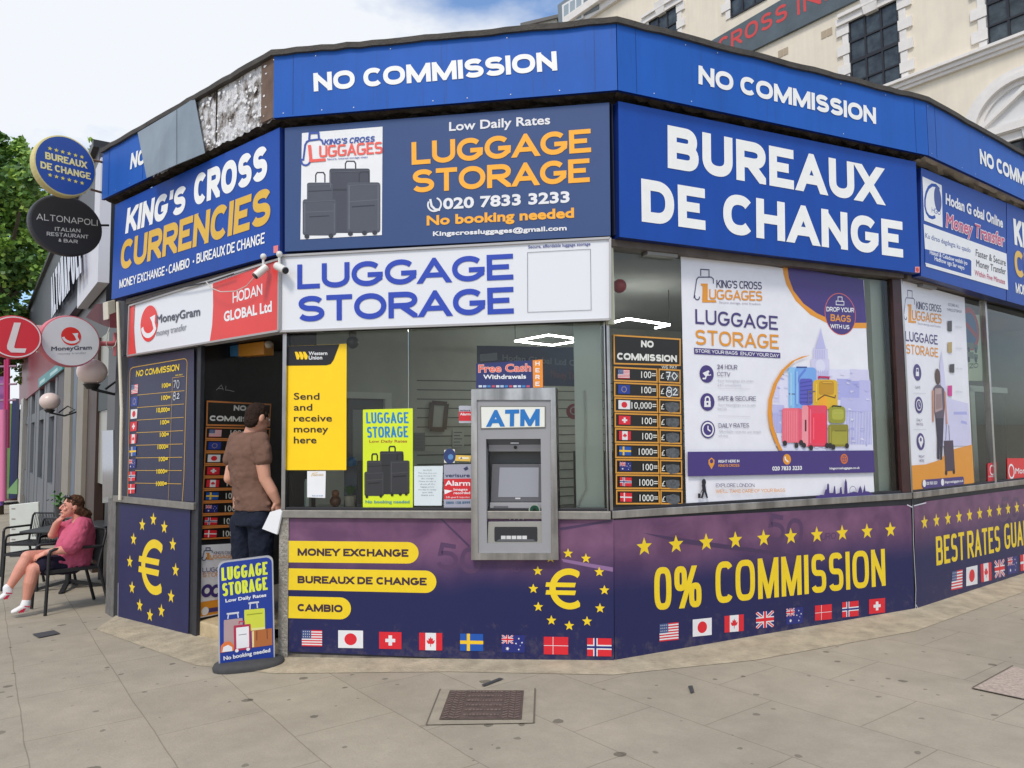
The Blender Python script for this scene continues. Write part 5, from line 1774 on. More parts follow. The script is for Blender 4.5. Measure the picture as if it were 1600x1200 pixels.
for s_, x0, x1, y in (('SAFE', 166, 192, 590), ('DAILY', 172, 202, 760), ('RATES', 172, 206, 782), ('RIGHT', 184, 214, 950), ('HERE', 186, 212, 972)):
    a.caps(s_, (x0, y), (x1, y + 1), (x0, y - 13), TXP, .13)
for y in (614, 802): a.line([(155, y), (220, y + 2)], .003, TXG)
a.poly([(295, 890), (300, 640), (292, 470), (302, 388), (312, 470), (330, 640), (440, 668), (458, 888)], LIL[0])
for k in range(5): a.quad((345 + k * 20, 690 + k * 22), (430, 684 + k * 26), (436, 700 + k * 26), (346 + k * 18, 704 + k * 22), LIL[(k % 2) * 2]); 
a.poly([(132, 992), (220, 985), (300, 960), (330, 915), (460, 882), (473, 1118), (146, 1150)], ORANGE)
SK = ink(196, 140, 116)
a.disc((281, 528), .055, ink(84, 56, 48), .075)
a.poly([(258, 590), (272, 572), (292, 570), (314, 592), (320, 660), (312, 750), (272, 752), (256, 660)], ink(92, 78, 96))
a.poly([(252, 600), (262, 600), (262, 760), (254, 768)], SK); a.poly([(314, 600), (322, 610), (332, 775), (322, 780)], SK)
a.poly([(266, 590), (300, 588), (306, 700), (266, 716)], ink(176, 150, 150)); a.poly([(272, 620), (300, 618), (302, 690), (270, 700)], ink(150, 122, 124))
a.poly([(270, 745), (312, 745), (308, 850), (304, 960), (294, 962), (292, 850), (290, 960), (278, 955), (278, 850)], ink(44, 36, 62))
a.line([(326, 780), (322, 860)], .008, DK); a.line([(338, 780), (342, 860)], .008, DK)
a.poly([(312, 862), (360, 860), (370, 1016), (320, 1022)], ink(70, 54, 74)); a.disc((324, 1028), .025, DK); a.disc((364, 1022), .025, DK)
for y, c in ((265, (60, 56, 60)), (376, (176, 150, 90)), (482, (56, 52, 58)), (602, (206, 40, 140))):
    a.poly([(333, y - 26), (354, y - 28), (354, y + 28), (333, y + 26)] if y != 482 else [(342, 465), (366, 462), (366, 508), (342, 505)], ink(*c)); a.text('suitcase', (372, y + 8), (408, y + 10), (372, y - 4), TXG, .0, 1)
a.rrect((197, 1066), (416, 1048), (416, 1096), (198, 1112), PURPLE, .4, .1)
a.disc((209, 1084), .032, WHITE); a.disc((304, 1078), .032, WHITE); a.text('020 7833 3233', (220, 1092), (276, 1088), (220, 1076), WHITE, .04, 2); a.text('kingscrossluggages.co.uk', (316, 1084), (412, 1076), (316, 1070), WHITE, .04, 2)
a.build('print', t)
t = poster('window_poster', 'pale yellow no stopping notice with lorry symbols inside the right hand window', 'poster', W3.off(-.06), 0, (1507, 492), (1535, 492), (1535, 595), (1512, 595), ink(214, 224, 190))
a = Art(W3.off(-.06), .001, K)
a.disc((452, 280), .22, ink(206, 60, 60)); a.disc((452, 280), .17, ink(60, 110, 160)); a.line([(420, 240), (486, 318)], .05, ink(206, 60, 60))
for y in (375, 425): a.quad((430, y - 26), (470, y - 24), (470, y + 10), (432, y + 8), ink(130, 140, 120)); a.quad((472, y - 14), (492, y - 12), (492, y + 12), (472, y + 10), ink(110, 120, 106)); a.disc((445, y + 14), .03, DK); a.disc((482, y + 16), .03, DK)
a.caps('ZO', (448, 486), (494, 482), (448, 460), ink(100, 106, 96), .2)
a.build('print', t)
t = poster('window_sticker', 'round red money transfer sticker low on the right hand window', 'sticker', W3, GD, (1543.5, 724), (1557, 722), (1557, 754), (1544, 755), ink(206, 36, 52))
a = Art(W3, GD + .001, K); a.ring((566, 1015), .045, .014, WHITE); a.text('transfer', (548, 1052), (584, 1050), (548, 1042), WHITE, .03, 2); a.build('print', t)
t = poster('window_poster', 'red money transfer poster cut by the right edge of the photo', 'poster', W3, GD, (1574, 716), (1680, 716), (1680, 748), (1575, 759), ink(218, 34, 42))
a = Art(W3, GD + .001, K); a.ring((668, 1022), .07, .02, WHITE); a.text('MoneyGram', (688, 1034), (830, 1028), (688, 1004), WHITE, .03); a.build('print', t)

# ------------------------------------------------------------------ exchange rate boards
RB = mat('rate_board', lin(30, 27, 26), rough=.3)
RB2 = mat('rate_cell', lin(22, 20, 20), rough=.3)
FR = ink(214, 152, 60)
GILL = ink(226, 226, 220)
t = poster('rate_board', 'black rate board with orange boxes and prices of £70 and £82 beside the big poster', 'rate board', W2, GD, (957.5, 523), (1066, 530), (1068.5, 790), (959, 797), RB)
K = (840, 480, 3.75)
a = Art(W2, GD + .001, K)
def obox(a, tl, tr, br, bl, m, w=.011): a.line([tl, tr, br, bl], w, m, True)
obox(a, (448, 164), (835, 188), (835, 340), (450, 330), FR)
a.caps('NO', (606, 234), (680, 237), (606, 194), GILL, .27, hv=.8); a.caps('COMMISSION', (466, 307), (816, 322), (466, 266), GILL, .27, hv=.8)
a.text('WE PAY', (726, 361), (818, 362), (726, 342), GILL, 0)
SMUD = mat('chalk_smudge', lin(92, 96, 100), rough=.9, var=.5, vscale=40)
CHALK = mat('chalk', lin(226, 230, 232), rough=.9)
kinds = ('us', 'eu', 'jp', 'ch', 'ca', 'se', 'au', 'no', 'dk')
vals = ('100=', '100=', '10,000=', '100=', '100=', '1000=', '100=', '1000=', '1000=')
hs = random.Random(5)
for k in range(9):
    y0 = 352 + k * 90.2
    x = 450 + k * 1.2
    obox(a, (x, y0), (x + 248, y0 + 12 - k * 1.4), (x + 250, y0 + 86 - k * 1.2), (x, y0 + 77), FR)
    obox(a, (712 + k * .9, y0 + 12 - k * 1.4), (834 + k, y0 + 18 - k * 1.8), (834 + k, y0 + 92 - k * 1.7), (712 + k * .9, y0 + 86 - k * 1.2), FR)
    a.flag(kinds[k], (x + 20, y0 + 12), (x + 89, y0 + 15), (x + 89, y0 + 66), (x + 20, y0 + 64))
    w_ = {4: 86, 5: 108, 7: 146}[len(vals[k])]
    a.text(vals[k], (x + 242 - w_, y0 + 62), (x + 242, y0 + 63), (x + 242 - w_, y0 + 24), GILL, .012)
    a.text('£', (720 + k * .6, y0 + 66), (740 + k * .6, y0 + 66), (720 + k * .6, y0 + 34), GILL, 0)
    a.poly([(748 + hs.uniform(-3, 3), y0 + 30), (790, y0 + 24 + hs.uniform(-4, 4)), (826, y0 + 32), (830, y0 + 60), (815, y0 + 80), (775, y0 + 82 + hs.uniform(-4, 4)), (750, y0 + 66)], SMUD)
a.line([(748, 382), (772, 382), (758, 428)], .008, CHALK); a.line([(752, 406), (774, 404)], .006, CHALK); a.line([(795, 382), (782, 404), (796, 426), (814, 404), (796, 384)], .007, CHALK)
a.ring((767, 484), .02, .006, CHALK); a.ring((765, 506), .024, .006, CHALK); a.line([(790, 488), (802, 476), (812, 486), (790, 514), (818, 514)], .007, CHALK)
a.build('print', t)

W0 = WA[0]
t = poster('rate_board', 'tall navy NO COMMISSION rate board with yellow lines left of the doorway', 'rate board', W0, .0, (201, 560), (303, 545), (303, 784), (191, 776), mat('board_navy', lin(38, 40, 72), rough=.35))
K = (160, 500, 5)
a = Art(W0, .002, K)
YL = ink(226, 176, 60)
K4 = lambda x, y: ((x / 4 - 160) * 5, (y / 4 + 450 - 500) * 5)          # reads points of the coarser survey
pts = [(808, 505), (826, 492), (1140, 442), (1160, 446), (1170, 462), (1155, 960 + 0), (1148, 1180)]
a.line([(215, 400), (222, 382), (240, 370), (640, 302), (655, 310), (662, 330), (648, 800), (636, 1240), (622, 1440), (612, 1462), (595, 1468), (215, 1410), (203, 1400), (198, 1380)], .007, YL, True)
a.caps('NO', (262, 444), (318, 436), (266, 396), YELL, .2); a.caps('COMMISSION', (333, 434), (598, 394), (336, 385), YELL, .2)
a.text('WE PAY', (570, 440), (628, 432), (570, 428), YELL, .03, 2)
kinds0 = ('us', 'eu', 'jp', 'ch', 'ca', 'se', 'au', 'no', 'dk')
vals0 = ('100=', '100=', '10,000=', '100=', '100=', '1000=', '100=', '1000=', '1000=')
ys = [510 + k * 96.0 for k in range(9)]
for k in range(9):
    y = ys[k]
    xl = 228 - k * 2.6
    a.flag(kinds0[k], (xl, y - 4 + k * 1.0), (xl + 52, y - 10 + k * 1.6), (xl + 48, y + 62 + k * 1.6), (xl - 2, y + 70 + k * 1.0))
    if k: a.line([(278 - k * 2.6, y - 22 + k * 2.2), (645 - k * 3, y - 62 + k * 8)], .004, YL)
    w_ = {4: 70, 5: 84, 7: 104}[len(vals0[k])]
    xr = 536 - k * 3.6; yb = y + 22 - k * .4
    a.text(vals0[k], (xr - w_, yb), (xr, yb - 8 + k * .8), (xr - w_, yb - 36), YELL, .05)
a.line([(552, 452), (540, 800), (518, 1430)], .003, YL); a.line([(552, 452), (645, 440)], .003, YL); a.line([(518, 1430), (612, 1440)], .003, YL)
a.line([(560, 478), (578, 474), (564, 530)], .006, CHALK); a.ring((594, 502), .022, .005, CHALK, ry=.035); a.ring((568, 580), .018, .005, CHALK); a.ring((566, 606), .022, .005, CHALK); a.line([(588, 584), (598, 570), (604, 584), (586, 614), (606, 610)], .006, CHALK)
a.build('print', t)

t = poster('rate_board', 'black rate board with orange boxes inside the doorway, partly hidden by the man', 'rate board', SW, .014, (323.5, 626.5), (424, 632), (417, 838), (314, 845.5), RB)
K = (300, 600, 4)
a = Art(SW, .016, K)
FR2 = ink(206, 128, 64)
obox(a, (96, 108), (492, 128), (484, 262), (92, 256), FR2, .014)
a.caps('NO', (260, 166), (338, 168), (262, 132), GILL, .3, hv=.8); a.caps('COMMISSION', (110, 230), (480, 240), (112, 196), GILL, .3, hv=.8)
fl2 = ('us', 'eu', 'jp', 'ch', 'ca', 'se', 'au', 'no', 'dk')
for k in range(9):
    y = 272 + k * 78.6
    xl = 90 - k * 4
    obox(a, (xl, y), (xl + 396, y + 8 - k * 3.6), (xl + 392, y + 76 - k * 3.4), (xl - 4, y + 68), FR2, .012)
    a.flag(fl2[k], (xl + 18, y + 12), (xl + 96, y + 13), (xl + 92, y + 58), (xl + 14, y + 58))
    w_ = {4: 66, 5: 82, 7: 116}[len(vals0[k])]
    a.text(vals0[k], (240 - k * 6 - (30 if len(vals0[k]) == 7 else 0), y + 52), (240 - k * 6 + w_ + 30, y + 52), (240 - k * 6, y + 16), GILL, .0)
a.build('print', t)
t = poster('window_poster', 'white and orange luggage poster on the side wall of the doorway under the rate board', 'poster', SW, .012, (312.5, 852), (420, 846), (412, 946), (310, 966), ink(236, 236, 244))
a = Art(SW, .014, (280, 740, 3.53))
a.poly([(104, 712), (420, 660), (420, 735), (102, 792)], ORANGE)
kx_logo(a, lambda x, y: (128 + x * .62, 408 + y * .46 - x * .02), ink(90, 84, 116), ORANGE, .008)
a.caps('LUGGAGE', (128, 544), (300, 536), (128, 520), ink(72, 60, 118), .14); a.caps('STORAGE', (128, 572), (300, 562), (128, 548), ORANGE, .14)
for x in (153, 203): a.disc((x, 646), .055, PURPLE); a.disc((x, 646), .025, WHITE)
a.rrect((128, 748), (300, 722), (300, 745), (126, 772), PURPLE, .5, .08); a.disc((142, 758), .035, WHITE)
a.build('print', t)

# ------------------------------------------------------------------ cash machine
GREYA = mat('machine_grey', lin(150, 150, 154), rough=.45, var=.06)
GREYB = mat('machine_dark_grey', lin(92, 92, 98), rough=.5)
t = thing('cash_machine', 'grey cash machine with a steel surround and a blue and white ATM sign', 'cash machine', root_at(W1, W1.at(804, 870)[0], W1.at(804, 872)[1]))
K = (700, 580, 3.75)
kk = lambda *p: (700 + p[0] / 3.75, 580 + p[1] / 3.75)
mb = MB()
fd = .06
def ringquad(pl, o, i, d, m, mb):
    O = [pl.X(*kk(*p), d) for p in o]; I = [pl.X(*kk(*p), d) for p in i]
    for k in range(4):
        n_ = (k + 1) % 4
        mb.poly([O[k], O[n_], I[n_], I[k]], m)
    return O, I
oq = [(135, 1106), (648, 1106), (629, 96), (136, 106)]
iq = [(176, 1066), (606, 1066), (602, 168), (168, 168)]
O, I = ringquad(W1, oq, iq, fd, STEEL, mb)
dn = Vector((W1.n.x, W1.n.y, 0)) * -.2
for k in range(4):
    n_ = (k + 1) % 4
    mb.poly([O[k] + dn, O[n_] + dn, O[n_], O[k]], STEEL)
    mb.poly([I[k], I[n_], I[n_] + dn, I[k] + dn], STEEL)
mb.build('surround', t, bevel=.003)
mb = MB()
f2 = fd - .012
rq = [(228, 1008), (550, 1008), (543, 396), (222, 398)]
O, I = ringquad(W1, [(177, 1065), (605, 1065), (601, 169), (169, 169)], rq, f2, GREYA, mb)
# recess walls and back
dn = Vector((W1.n.x, W1.n.y, 0)) * -.17
for k in range(4):
    n_ = (k + 1) % 4
    mb.poly([I[k], I[n_], I[n_] + dn, I[k] + dn], GREYA)
mb.poly([p + dn for p in I], GREYB)
mb.build('front_panel', t)
mb = MB(); panel(mb, W1, kk(188, 204), kk(572, 204), kk(572, 332), kk(191, 339), f2 - .01, f2 + .006, mat('machine_frame', lin(120, 118, 112), rough=.5)); panel(mb, W1, kk(194, 210), kk(566, 210), kk(566, 326), kk(197, 333), f2, f2 + .009, ink(226, 228, 220)); mb.build('sign_plate', t)
a = Art(W1, f2 + .011, K)
ab = ink(28, 112, 186)
a.caps('ATM', (230, 326), (536, 320), (232, 228), ab, .26)
a.build('lettering', t)
rd = f2 - .15
mb = MB()       # upper hood, sloped
q = [W1.X(*kk(238, 432), f2 - .05), W1.X(*kk(543, 430), f2 - .05), W1.X(*kk(543, 398), f2 - .02), W1.X(*kk(222, 398), f2 - .02)]
q2 = [W1.X(*kk(238, 470), f2 - .07), W1.X(*kk(545, 470), f2 - .07)]
mb.poly(q, GREYB); mb.poly([q2[0], q2[1], q[1], q[0]], GREYA)
q3 = [p + Vector((W1.n.x, W1.n.y, 0)) * -.09 for p in q2]
mb.poly([q3[0], q3[1], q2[1], q2[0]], GREYB)
mb.build('hood', t)
mb = MB(); mb.ball(W1.X(*kk(395, 446), f2 - .055), .012, BLACK, 12, 8); panel(mb, W1, kk(366, 418), kk(414, 418), kk(414, 424), kk(366, 424), f2 - .05, f2 - .03, ink(220, 220, 220)); mb.build('lens', t)
mb = MB(); panel(mb, W1, kk(258, 546), kk(548, 546), kk(550, 766), kk(250, 766), f2 - .16, f2 - .075, GREYB); mb.build('screen_bezel', t, bevel=.003)
mb = MB(); panel(mb, W1, kk(303, 564), kk(532, 564), kk(530, 738), kk(294, 738), f2 - .08, f2 - .072, mat('dead_screen', lin(150, 152, 162), rough=.2)); panel(mb, W1, kk(394, 741), kk(424, 741), kk(424, 750), kk(394, 750), f2 - .08, f2 - .072, ink(200, 200, 205)); mb.build('screen', t)
mb = MB(); panel(mb, W1, kk(246, 770), kk(552, 770), kk(553, 876), kk(240, 876), f2 - .16, f2 - .06, GREYA)
q = [W1.X(*kk(240, 876), f2 - .06), W1.X(*kk(553, 876), f2 - .06), W1.X(*kk(553, 880), f2 - .015), W1.X(*kk(236, 884), f2 - .015)]
mb.poly([q[0], q[3], q[2], q[1]], GREYA)
panel(mb, W1, kk(236, 884), kk(552, 880), kk(552, 1008), kk(230, 1008), f2 - .16, f2 - .015, mat('machine_warm_grey', lin(150, 148, 142), rough=.45)); mb.build('lower_panel', t, bevel=.003)
a = Art(W1, f2 - .058, K); a.rrect((266, 790), (353, 790), (353, 829), (268, 829), GREYB, .25, .12); a.quad((280, 806), (345, 806), (345, 813), (280, 813), BLACK)
a.build('receipt_slot', t)
mb = MB(); c = W1.X(*kk(509, 811), f2 - .06); nv = Vector((W1.n.x, W1.n.y, 0))
mb.tube([c, c + nv * .022], .042, mat('reader_rim', lin(150, 156, 150), rough=.35), 24); mb.tube([c + nv * .02, c + nv * .026], .033, mat('reader_green', lin(16, 66, 50), rough=.15), 24); mb.tube([c + nv * .02, c + nv * .03], .012, mat('reader_dark', lin(10, 20, 18), rough=.2), 16); mb.build('card_reader', t)
mb = MB()
for k in range(4):
    for j in range(2):
        mb.ball(W1.X(*kk(368 + k * 26 - j * 5, 858 + j * 10), f2 - .05), .007, ink(176, 176, 176), 8, 5)
mb.build('keypad', t)
a = Art(W1, f2 - .012, K); a.rrect((272, 912), (523, 912), (524, 998), (272, 998), mat('slot_dark', lin(40, 40, 44), rough=.5), .18, .07)
a.quad((300, 985), (500, 985), (512, 996), (284, 996), GREYB)
for k in range(5): a.quad((311 + k * 31, 964), (338 + k * 31, 964), (338 + k * 31, 984), (311 + k * 31, 984), ink(206, 206, 206)); a.lay -= 1
a.build('cash_slot', t)

# ------------------------------------------------------------------ inside the kiosk
LEDM = mat('led_tube', (1, 1, .96), emit=15.0)
def on_ceiling(x, y, z):
    d = ray(x, y); t_ = (z - CAMZ) / d.z
    return Vector((0, 0, CAMZ)) + d * t_
def led(label, pts):
    p = [on_ceiling(x, y, ZC) for x, y in pts]
    c = sum(p, Vector()) / len(p)
    t = thing('ceiling_light', label, 'light', (c.x, c.y, ZC), group='strip lights inside the kiosk')
    mb = MB()
    for k in range(len(p) - 1): mb.bar(p[k], p[k + 1], .02, .016, LEDM)
    mb.build('tube', t)
    mb = MB()
    for q in (p[0], p[2]): mb.tube([q, q + Vector((0, 0, .34))], .004, BLACK, 6)
    mb.build('cord', t)
led('diamond shaped white strip light over the cash machine', [(805, 533), (857, 523.5), (914, 531), (863, 539.5), (805, 533)])
led('white angled strip light above the black rate board', [(940, 508), (981, 498), (1046, 507.5), (1024, 512.5)])
def panel_light(label, x, y, w, l):
    c = on_ceiling(x, y, ZC + .3)
    t = thing('ceiling_light', label, 'light', tuple(c), group='panel lights inside the kiosk')
    mb = MB(); mb.box((c.x - w / 2, c.y - l / 2, c.z), (c.x + w / 2, c.y + l / 2, c.z + .01), LEDM); mb.build('diffuser', t)
    mb = MB()
    for s in (-1, 1):
        mb.box((c.x - w / 2 - .02, c.y + s * (l / 2 + .01) - .01, c.z - .008), (c.x + w / 2 + .02, c.y + s * (l / 2 + .01) + .01, c.z + .03), mat('light_frame', lin(190, 190, 188), rough=.5))
    mb.build('frame', t)
panel_light('flat white ceiling light high in the main window', 655, 516, .5, .22)
panel_light('unseen ceiling light added behind the large luggage poster to brighten the interior', 1240, 470, .9, .3)  # extra lamp out of view, added to lift the light inside the shop
ip = WA[1].off(-.9)
t = thing('hanging_sign', 'dim blue Hodan Global Ltd Online sign hanging inside the kiosk', 'sign', root_at(ip, ip.at(830, 600)[0], ip.at(830, 604)[1]))
mb = MB(); panel(mb, ip, (745, 540), (913, 543), (913, 604), (745, 600), -.03, 0, mat('inner_sign_blue', lin(42, 52, 92), rough=.4)); mb.build('board', t)
a = Art(ip, .003, (430, 500, 3.02)); mg = ink(130, 140, 150)
a.rrect((965, 162), (1048, 154), (1048, 190), (968, 196), mg, .2, .1); a.text('Hodan Global Ltd Onl', (1072, 190), (1450, 220), (1072, 162), mg, .04); a.text('Money Transfer', (1300, 270), (1480, 290), (1300, 236), ink(110, 60, 84), .04); a.build('lettering', t)
t = thing('picture_frame', 'brown picture frame on the back wall inside the kiosk', 'picture', (0.4, 8.6, 1.5))
bwq = Pl(inn[7], u=inn[6] - inn[7])
mb = MB(); q = [bwq.X(*p, .03) for p in ((672, 670), (694, 671), (698, 631), (675, 629))]
for k in range(4): mb.bar(q[k], q[(k + 1) % 4], .05, .03, mat('frame_brown', lin(74, 46, 42), rough=.5), (bwq.n.x, bwq.n.y, 0))
mb.build('frame', t)
mb = MB(); mb.poly(q, ink(176, 182, 172)); mb.build('picture', t)
t = thing('inner_door', 'pale framed grey door on the side wall right of the yellow poster', 'door', root_at(SW, SW.at(575, 780)[0], .12))
mb = MB(); panel(mb, SW, (545, 622), (602, 624), (602, 800), (545, 800), 0, .03, mat('door_dark', lin(84, 90, 90), rough=.5)); mb.build('leaf', t)
mb = MB(); panel(mb, SW, (541, 612), (612, 614), (612, 624), (541, 622), 0, .06, ink(206, 210, 200)); panel(mb, SW, (602, 624), (612, 624), (612, 800), (602, 800), 0, .06, ink(206, 210, 200)); mb.build('door_frame', t)
mb = MB(); panel(mb, SW, (552, 640), (594, 642), (594, 720), (552, 720), .03, .04, mat('door_light', lin(150, 158, 156), rough=.3)); mb.build('glazing', t)
t = thing('round_sign', 'round red money transfer sign on the wall seen right of the cash machine', 'sign', root_at(ip, ip.at(897, 642)[0], ip.at(897, 655)[1]))
a = Art(ip, .0, (430, 500, 3.02)); a.disc((1410, 432), .065, ink(176, 40, 50)); a.ring((1410, 428), .03, .01, ink(226, 190, 190)); a.build('disc', t)
mb = MB(); p = W1.off(-.45).X(968, 447); mb.ball(p, .055, ink(176, 30, 42), 16, 10); tag(mb.build('ornament_ball'), 'red and white ball hanging in the right shop window', 'ornament')
mb = MB(); p = W1.off(-.3).X(549, 722); mb.ball(p, .045, ink(40, 120, 180), 14, 9); mb.box((p.x - .05, p.y - .03, Z_SILL + .02), (p.x + .05, p.y + .03, p.z - .03), ink(50, 60, 80)); tag(mb.build('blue_figurine'), 'small blue ornament behind the window right of the yellow poster', 'ornament')
mb = MB()
pp = [W1.off(-.1).X(*p) for p in ((913, 610), (915, 660), (913, 720), (916, 764), (905, 785), (900, 800))]
mb.tube(pp, .005, CW, 6); tag(mb.build('cable'), 'white cable running down the pale column inside the main window', 'cable')
t = thing('socket_box', 'cream electrical box at the foot of the column inside the window', 'electrical box', root_at(W1.off(-.14), W1.off(-.14).at(925, 790)[0], Z_SILL + .06))
mb = MB(); panel(mb, W1.off(-.14), (912, 765), (930, 763), (930, 790), (912, 790), -.05, 0, ink(206, 210, 190)); panel(mb, W1.off(-.14), (922, 740), (936, 740), (936, 758), (922, 758), -.05, 0, ink(190, 200, 190)); mb.build('box', t)
t = thing('security_camera', 'dark camera at the top left inside the main window', 'camera', root_at(W1.off(-.2), .3, CAMZ + .6))
mb = MB(); p = W1.off(-.25).X(551, 535); mb.ball(p, .05, mat('grey_dome', lin(70, 72, 70), rough=.3), 14, 9); mb.tube([p, p + Vector((.0, .05, .25))], .03, ink(150, 150, 140), 10); mb.build('body', t)

def small(name, label, cat, pts, y0, m, m2, kind):
    p = W1.off(-.2).X(*pts); p.z = Z_SILL + .058
    t = thing(name, label, cat, tuple(p))
    top = W1.off(-.2).X(pts[0], y0).z
    mb = MB()
    if kind == 'fig':
        mb.ball((p.x, p.y, p.z + (top - p.z) * .35), (top - p.z) * .35, m, 12, 8); mb.build('body', t)
        mb = MB(); mb.ball((p.x, p.y, top - (top - p.z) * .2), (top - p.z) * .24, m2, 12, 8); mb.build('head', t)
    elif kind == 'pot':
        mb.tube([p, (p.x, p.y, p.z + (top - p.z) * .5)], .035, m, 12, r1=.045); mb.build('pot', t)
        mb = MB(); h = random.Random(4)
        for k in range(30):
            q = Vector((p.x, p.y, p.z + (top - p.z) * .5)); d = Vector((h.uniform(-1, 1), h.uniform(-1, 1), 1.4)).normalized() * (top - p.z) * .5; s_ = d.orthogonal().normalized() * .01
            mb.poly([q, q + d * .5 + s_, q + d, q + d * .5 - s_], m2)
        mb.build('leaves', t)
    else:
        mb.box((p.x - .09, p.y - .05, p.z), (p.x + .09, p.y + .05, top), m); mb.build('box', t, bevel=.006)
        mb = MB(); mb.box((p.x - .06, p.y - .055, p.z + .02), (p.x + .06, p.y - .0505, top - .02), m2); mb.build('cover', t)
small('toy_figure', 'small brown toy figure on the inside sill near the yellow poster', 'toy', (524, 790), 766, ink(112, 66, 40), ink(146, 92, 58), 'fig')
small('sill_plant', 'little green plant on the inside sill under the yellow poster', 'plant', (547, 790), 757, ink(170, 160, 140), ink(70, 110, 60), 'pot')
small('leaflet_box', 'pale leaflet box on the inside sill at the left end of the main window', 'box', (468, 790), 748, ink(176, 180, 166), ink(120, 140, 130), 'box')
for k, (x, y, c, lab) in enumerate(((625, 650, (206, 208, 200), 'white price list pinned to the back wall left of the brown frame'), (716, 685, (190, 196, 186), 'pale notice pinned to the back wall right of the brown frame'), (655, 690, (120, 126, 130), 'grey leaflet rack on the back wall below the brown frame'))):
    t = thing('wall_notice', lab, 'notice', root_at(bwq, *bwq.at(x, y)), group='papers on the inner back wall')
    mb = MB(); panel(mb, bwq, (x - 9, y - 14), (x + 9, y - 14), (x + 9, y + 14), (x - 9, y + 14), .008, .016, ink(*c)); mb.build('sheet', t)
    a = Art(bwq, .018)
    for q in range(5): a.quad((x - 7, y - 10 + q * 5), (x + 6 - q % 2 * 3, y - 10 + q * 5), (x + 6 - q % 2 * 3, y - 8.6 + q * 5), (x - 7, y - 8.6 + q * 5), ink(110, 112, 120)); a.lay -= 1
    a.build('print', t)
# yellow lamp box hanging in the doorway
t = thing('door_lamp', 'orange lamp box with a blue end hanging in the dark doorway', 'lamp box', tuple(WA[0].X(385, 552, -.3)))
wl = WA[0].off(-.3)
mb = MB(); panel(mb, wl, (372, 538), (412, 533), (412, 554), (372, 557), -.1, 0, ink(206, 140, 50)); mb.build('box', t, bevel=.006)
mb = MB(); panel(mb, wl, (358, 541), (371.5, 538.5), (371.5, 556), (360, 557), -.1, 0, ink(70, 130, 180)); mb.build('blue_end', t)
mb = MB(); mb.ball(wl.X(420, 538, 0), .035, ink(190, 180, 168), 12, 8); mb.build('bulb', t)
# ------------------------------------------------------------------ pavement board
BD = Pl((gnd(345, 1048).x, gnd(345, 1048).y), R(18))
bc = BD.P(.2, 0)
t = thing('pavement_sign', 'blue LUGGAGE STORAGE pavement board on a black rubber foot in front of the doorway', 'pavement sign', (bc.x, bc.y, gz(bc.x, bc.y)))
K = (280, 740, 3.53)
bk = lambda *p: (280 + p[0] / 3.53, 740 + p[1] / 3.53)
EDGE = mat('board_edge', lin(190, 192, 198), rough=.4, metal=.4)
def bord(grow, d):
    f = lambda p: Vector(BD.at(*bk(*p), 0))
    TL, TR, BR, BL = f((217, 492)), f((513, 455)), f((524, 1030)), f((223, 1085))
    ux, uy = (TR - TL).normalized(), (TL - BL).normalized()
    TL += (-ux + uy) * grow; TR += (ux + uy) * grow; BR += (ux - uy) * grow; BL += (-ux - uy) * grow
    r = .045
    P = [BL, BR]
    for c, s_ in ((TR, 1), (TL, -1)):
        for k in range(7):
            q = R(90 * k / 6)
            if s_ == 1: P.append(c - ux * (r - r * math.cos(q)) - uy * (r - r * math.sin(q)))
            else: P.append(c + ux * (r - r * math.sin(q)) - uy * (r - r * math.cos(q)))
    return [(p.x, p.y) for p in P]
PB = ink(28, 58, 150)
mb = MB(); o_ = bord(.006, 0)
F_ = [BD.P(*p, 0) for p in o_]; B_ = [BD.P(*p, -.03) for p in o_]
mb.poly(F_, EDGE); mb.poly(list(reversed(B_)), EDGE)
for k in range(len(F_)): n_ = (k + 1) % len(F_); mb.poly([F_[k], B_[k], B_[n_], F_[n_]], EDGE)
mb.build('frame', t)
mb = MB(); mb.poly([BD.P(*p, .002) for p in bord(-.004, 0)], PB); mb.build('poster', t)
a = Art(BD, .003, K)
YG = ink(222, 232, 60)
a.caps('LUGGAGE', (234, 592), (488, 556), (232, 520), YG, .19, .14, 2.8); a.caps('STORAGE', (240, 678), (488, 640), (236, 606), YG, .19, .14, 2.8)
a.text('Low Daily Rates', (256, 711), (481, 678), (254, 692), WHITE, .045)
CG = ink(206, 206, 216)
a.line([(268, 802), (272, 776), (322, 770), (326, 796)], .008, CG); a.line([(262, 774), (330, 766)], .012, CG)
a.line([(390, 748), (392, 712), (428, 708), (432, 742)], .008, CG); a.line([(382, 716), (440, 708)], .012, CG)
f_ = lambda *p: p
def rq(tl, tr, br, bl, m, r=.08): a.rrect(tl, tr, br, bl, m, r, r * 1.4)
rq((246, 808), (350, 796), (350, 962), (246, 972), ink(176, 150, 152), .1)
rq((358, 752), (472, 742), (474, 862), (362, 868), ink(208, 214, 70), .14); a.quad((372, 776), (460, 766), (460, 772), (372, 782), ink(150, 158, 40)); a.quad((400, 852), (474, 846), (474, 862), (400, 868), ink(226, 220, 150))
rq((400, 866), (512, 852), (514, 945), (402, 960), ink(176, 104, 56), .06); a.quad((400, 870), (413, 868), (413, 956), (402, 958), ink(232, 210, 150)); a.line([(428, 866), (428, 920)], .006, ink(110, 60, 40)); a.line([(484, 858), (486, 912)], .006, ink(110, 60, 40))
a.line([(330, 830), (332, 816), (358, 814), (360, 828)], .008, ink(190, 60, 90))
rq((300, 838), (394, 828), (396, 968), (304, 978), ink(176, 48, 80), .12); rq((314, 850), (384, 842), (386, 956), (316, 966), WHITE, .1); a.line([(328, 890), (372, 884)], .004, ink(90, 80, 100))
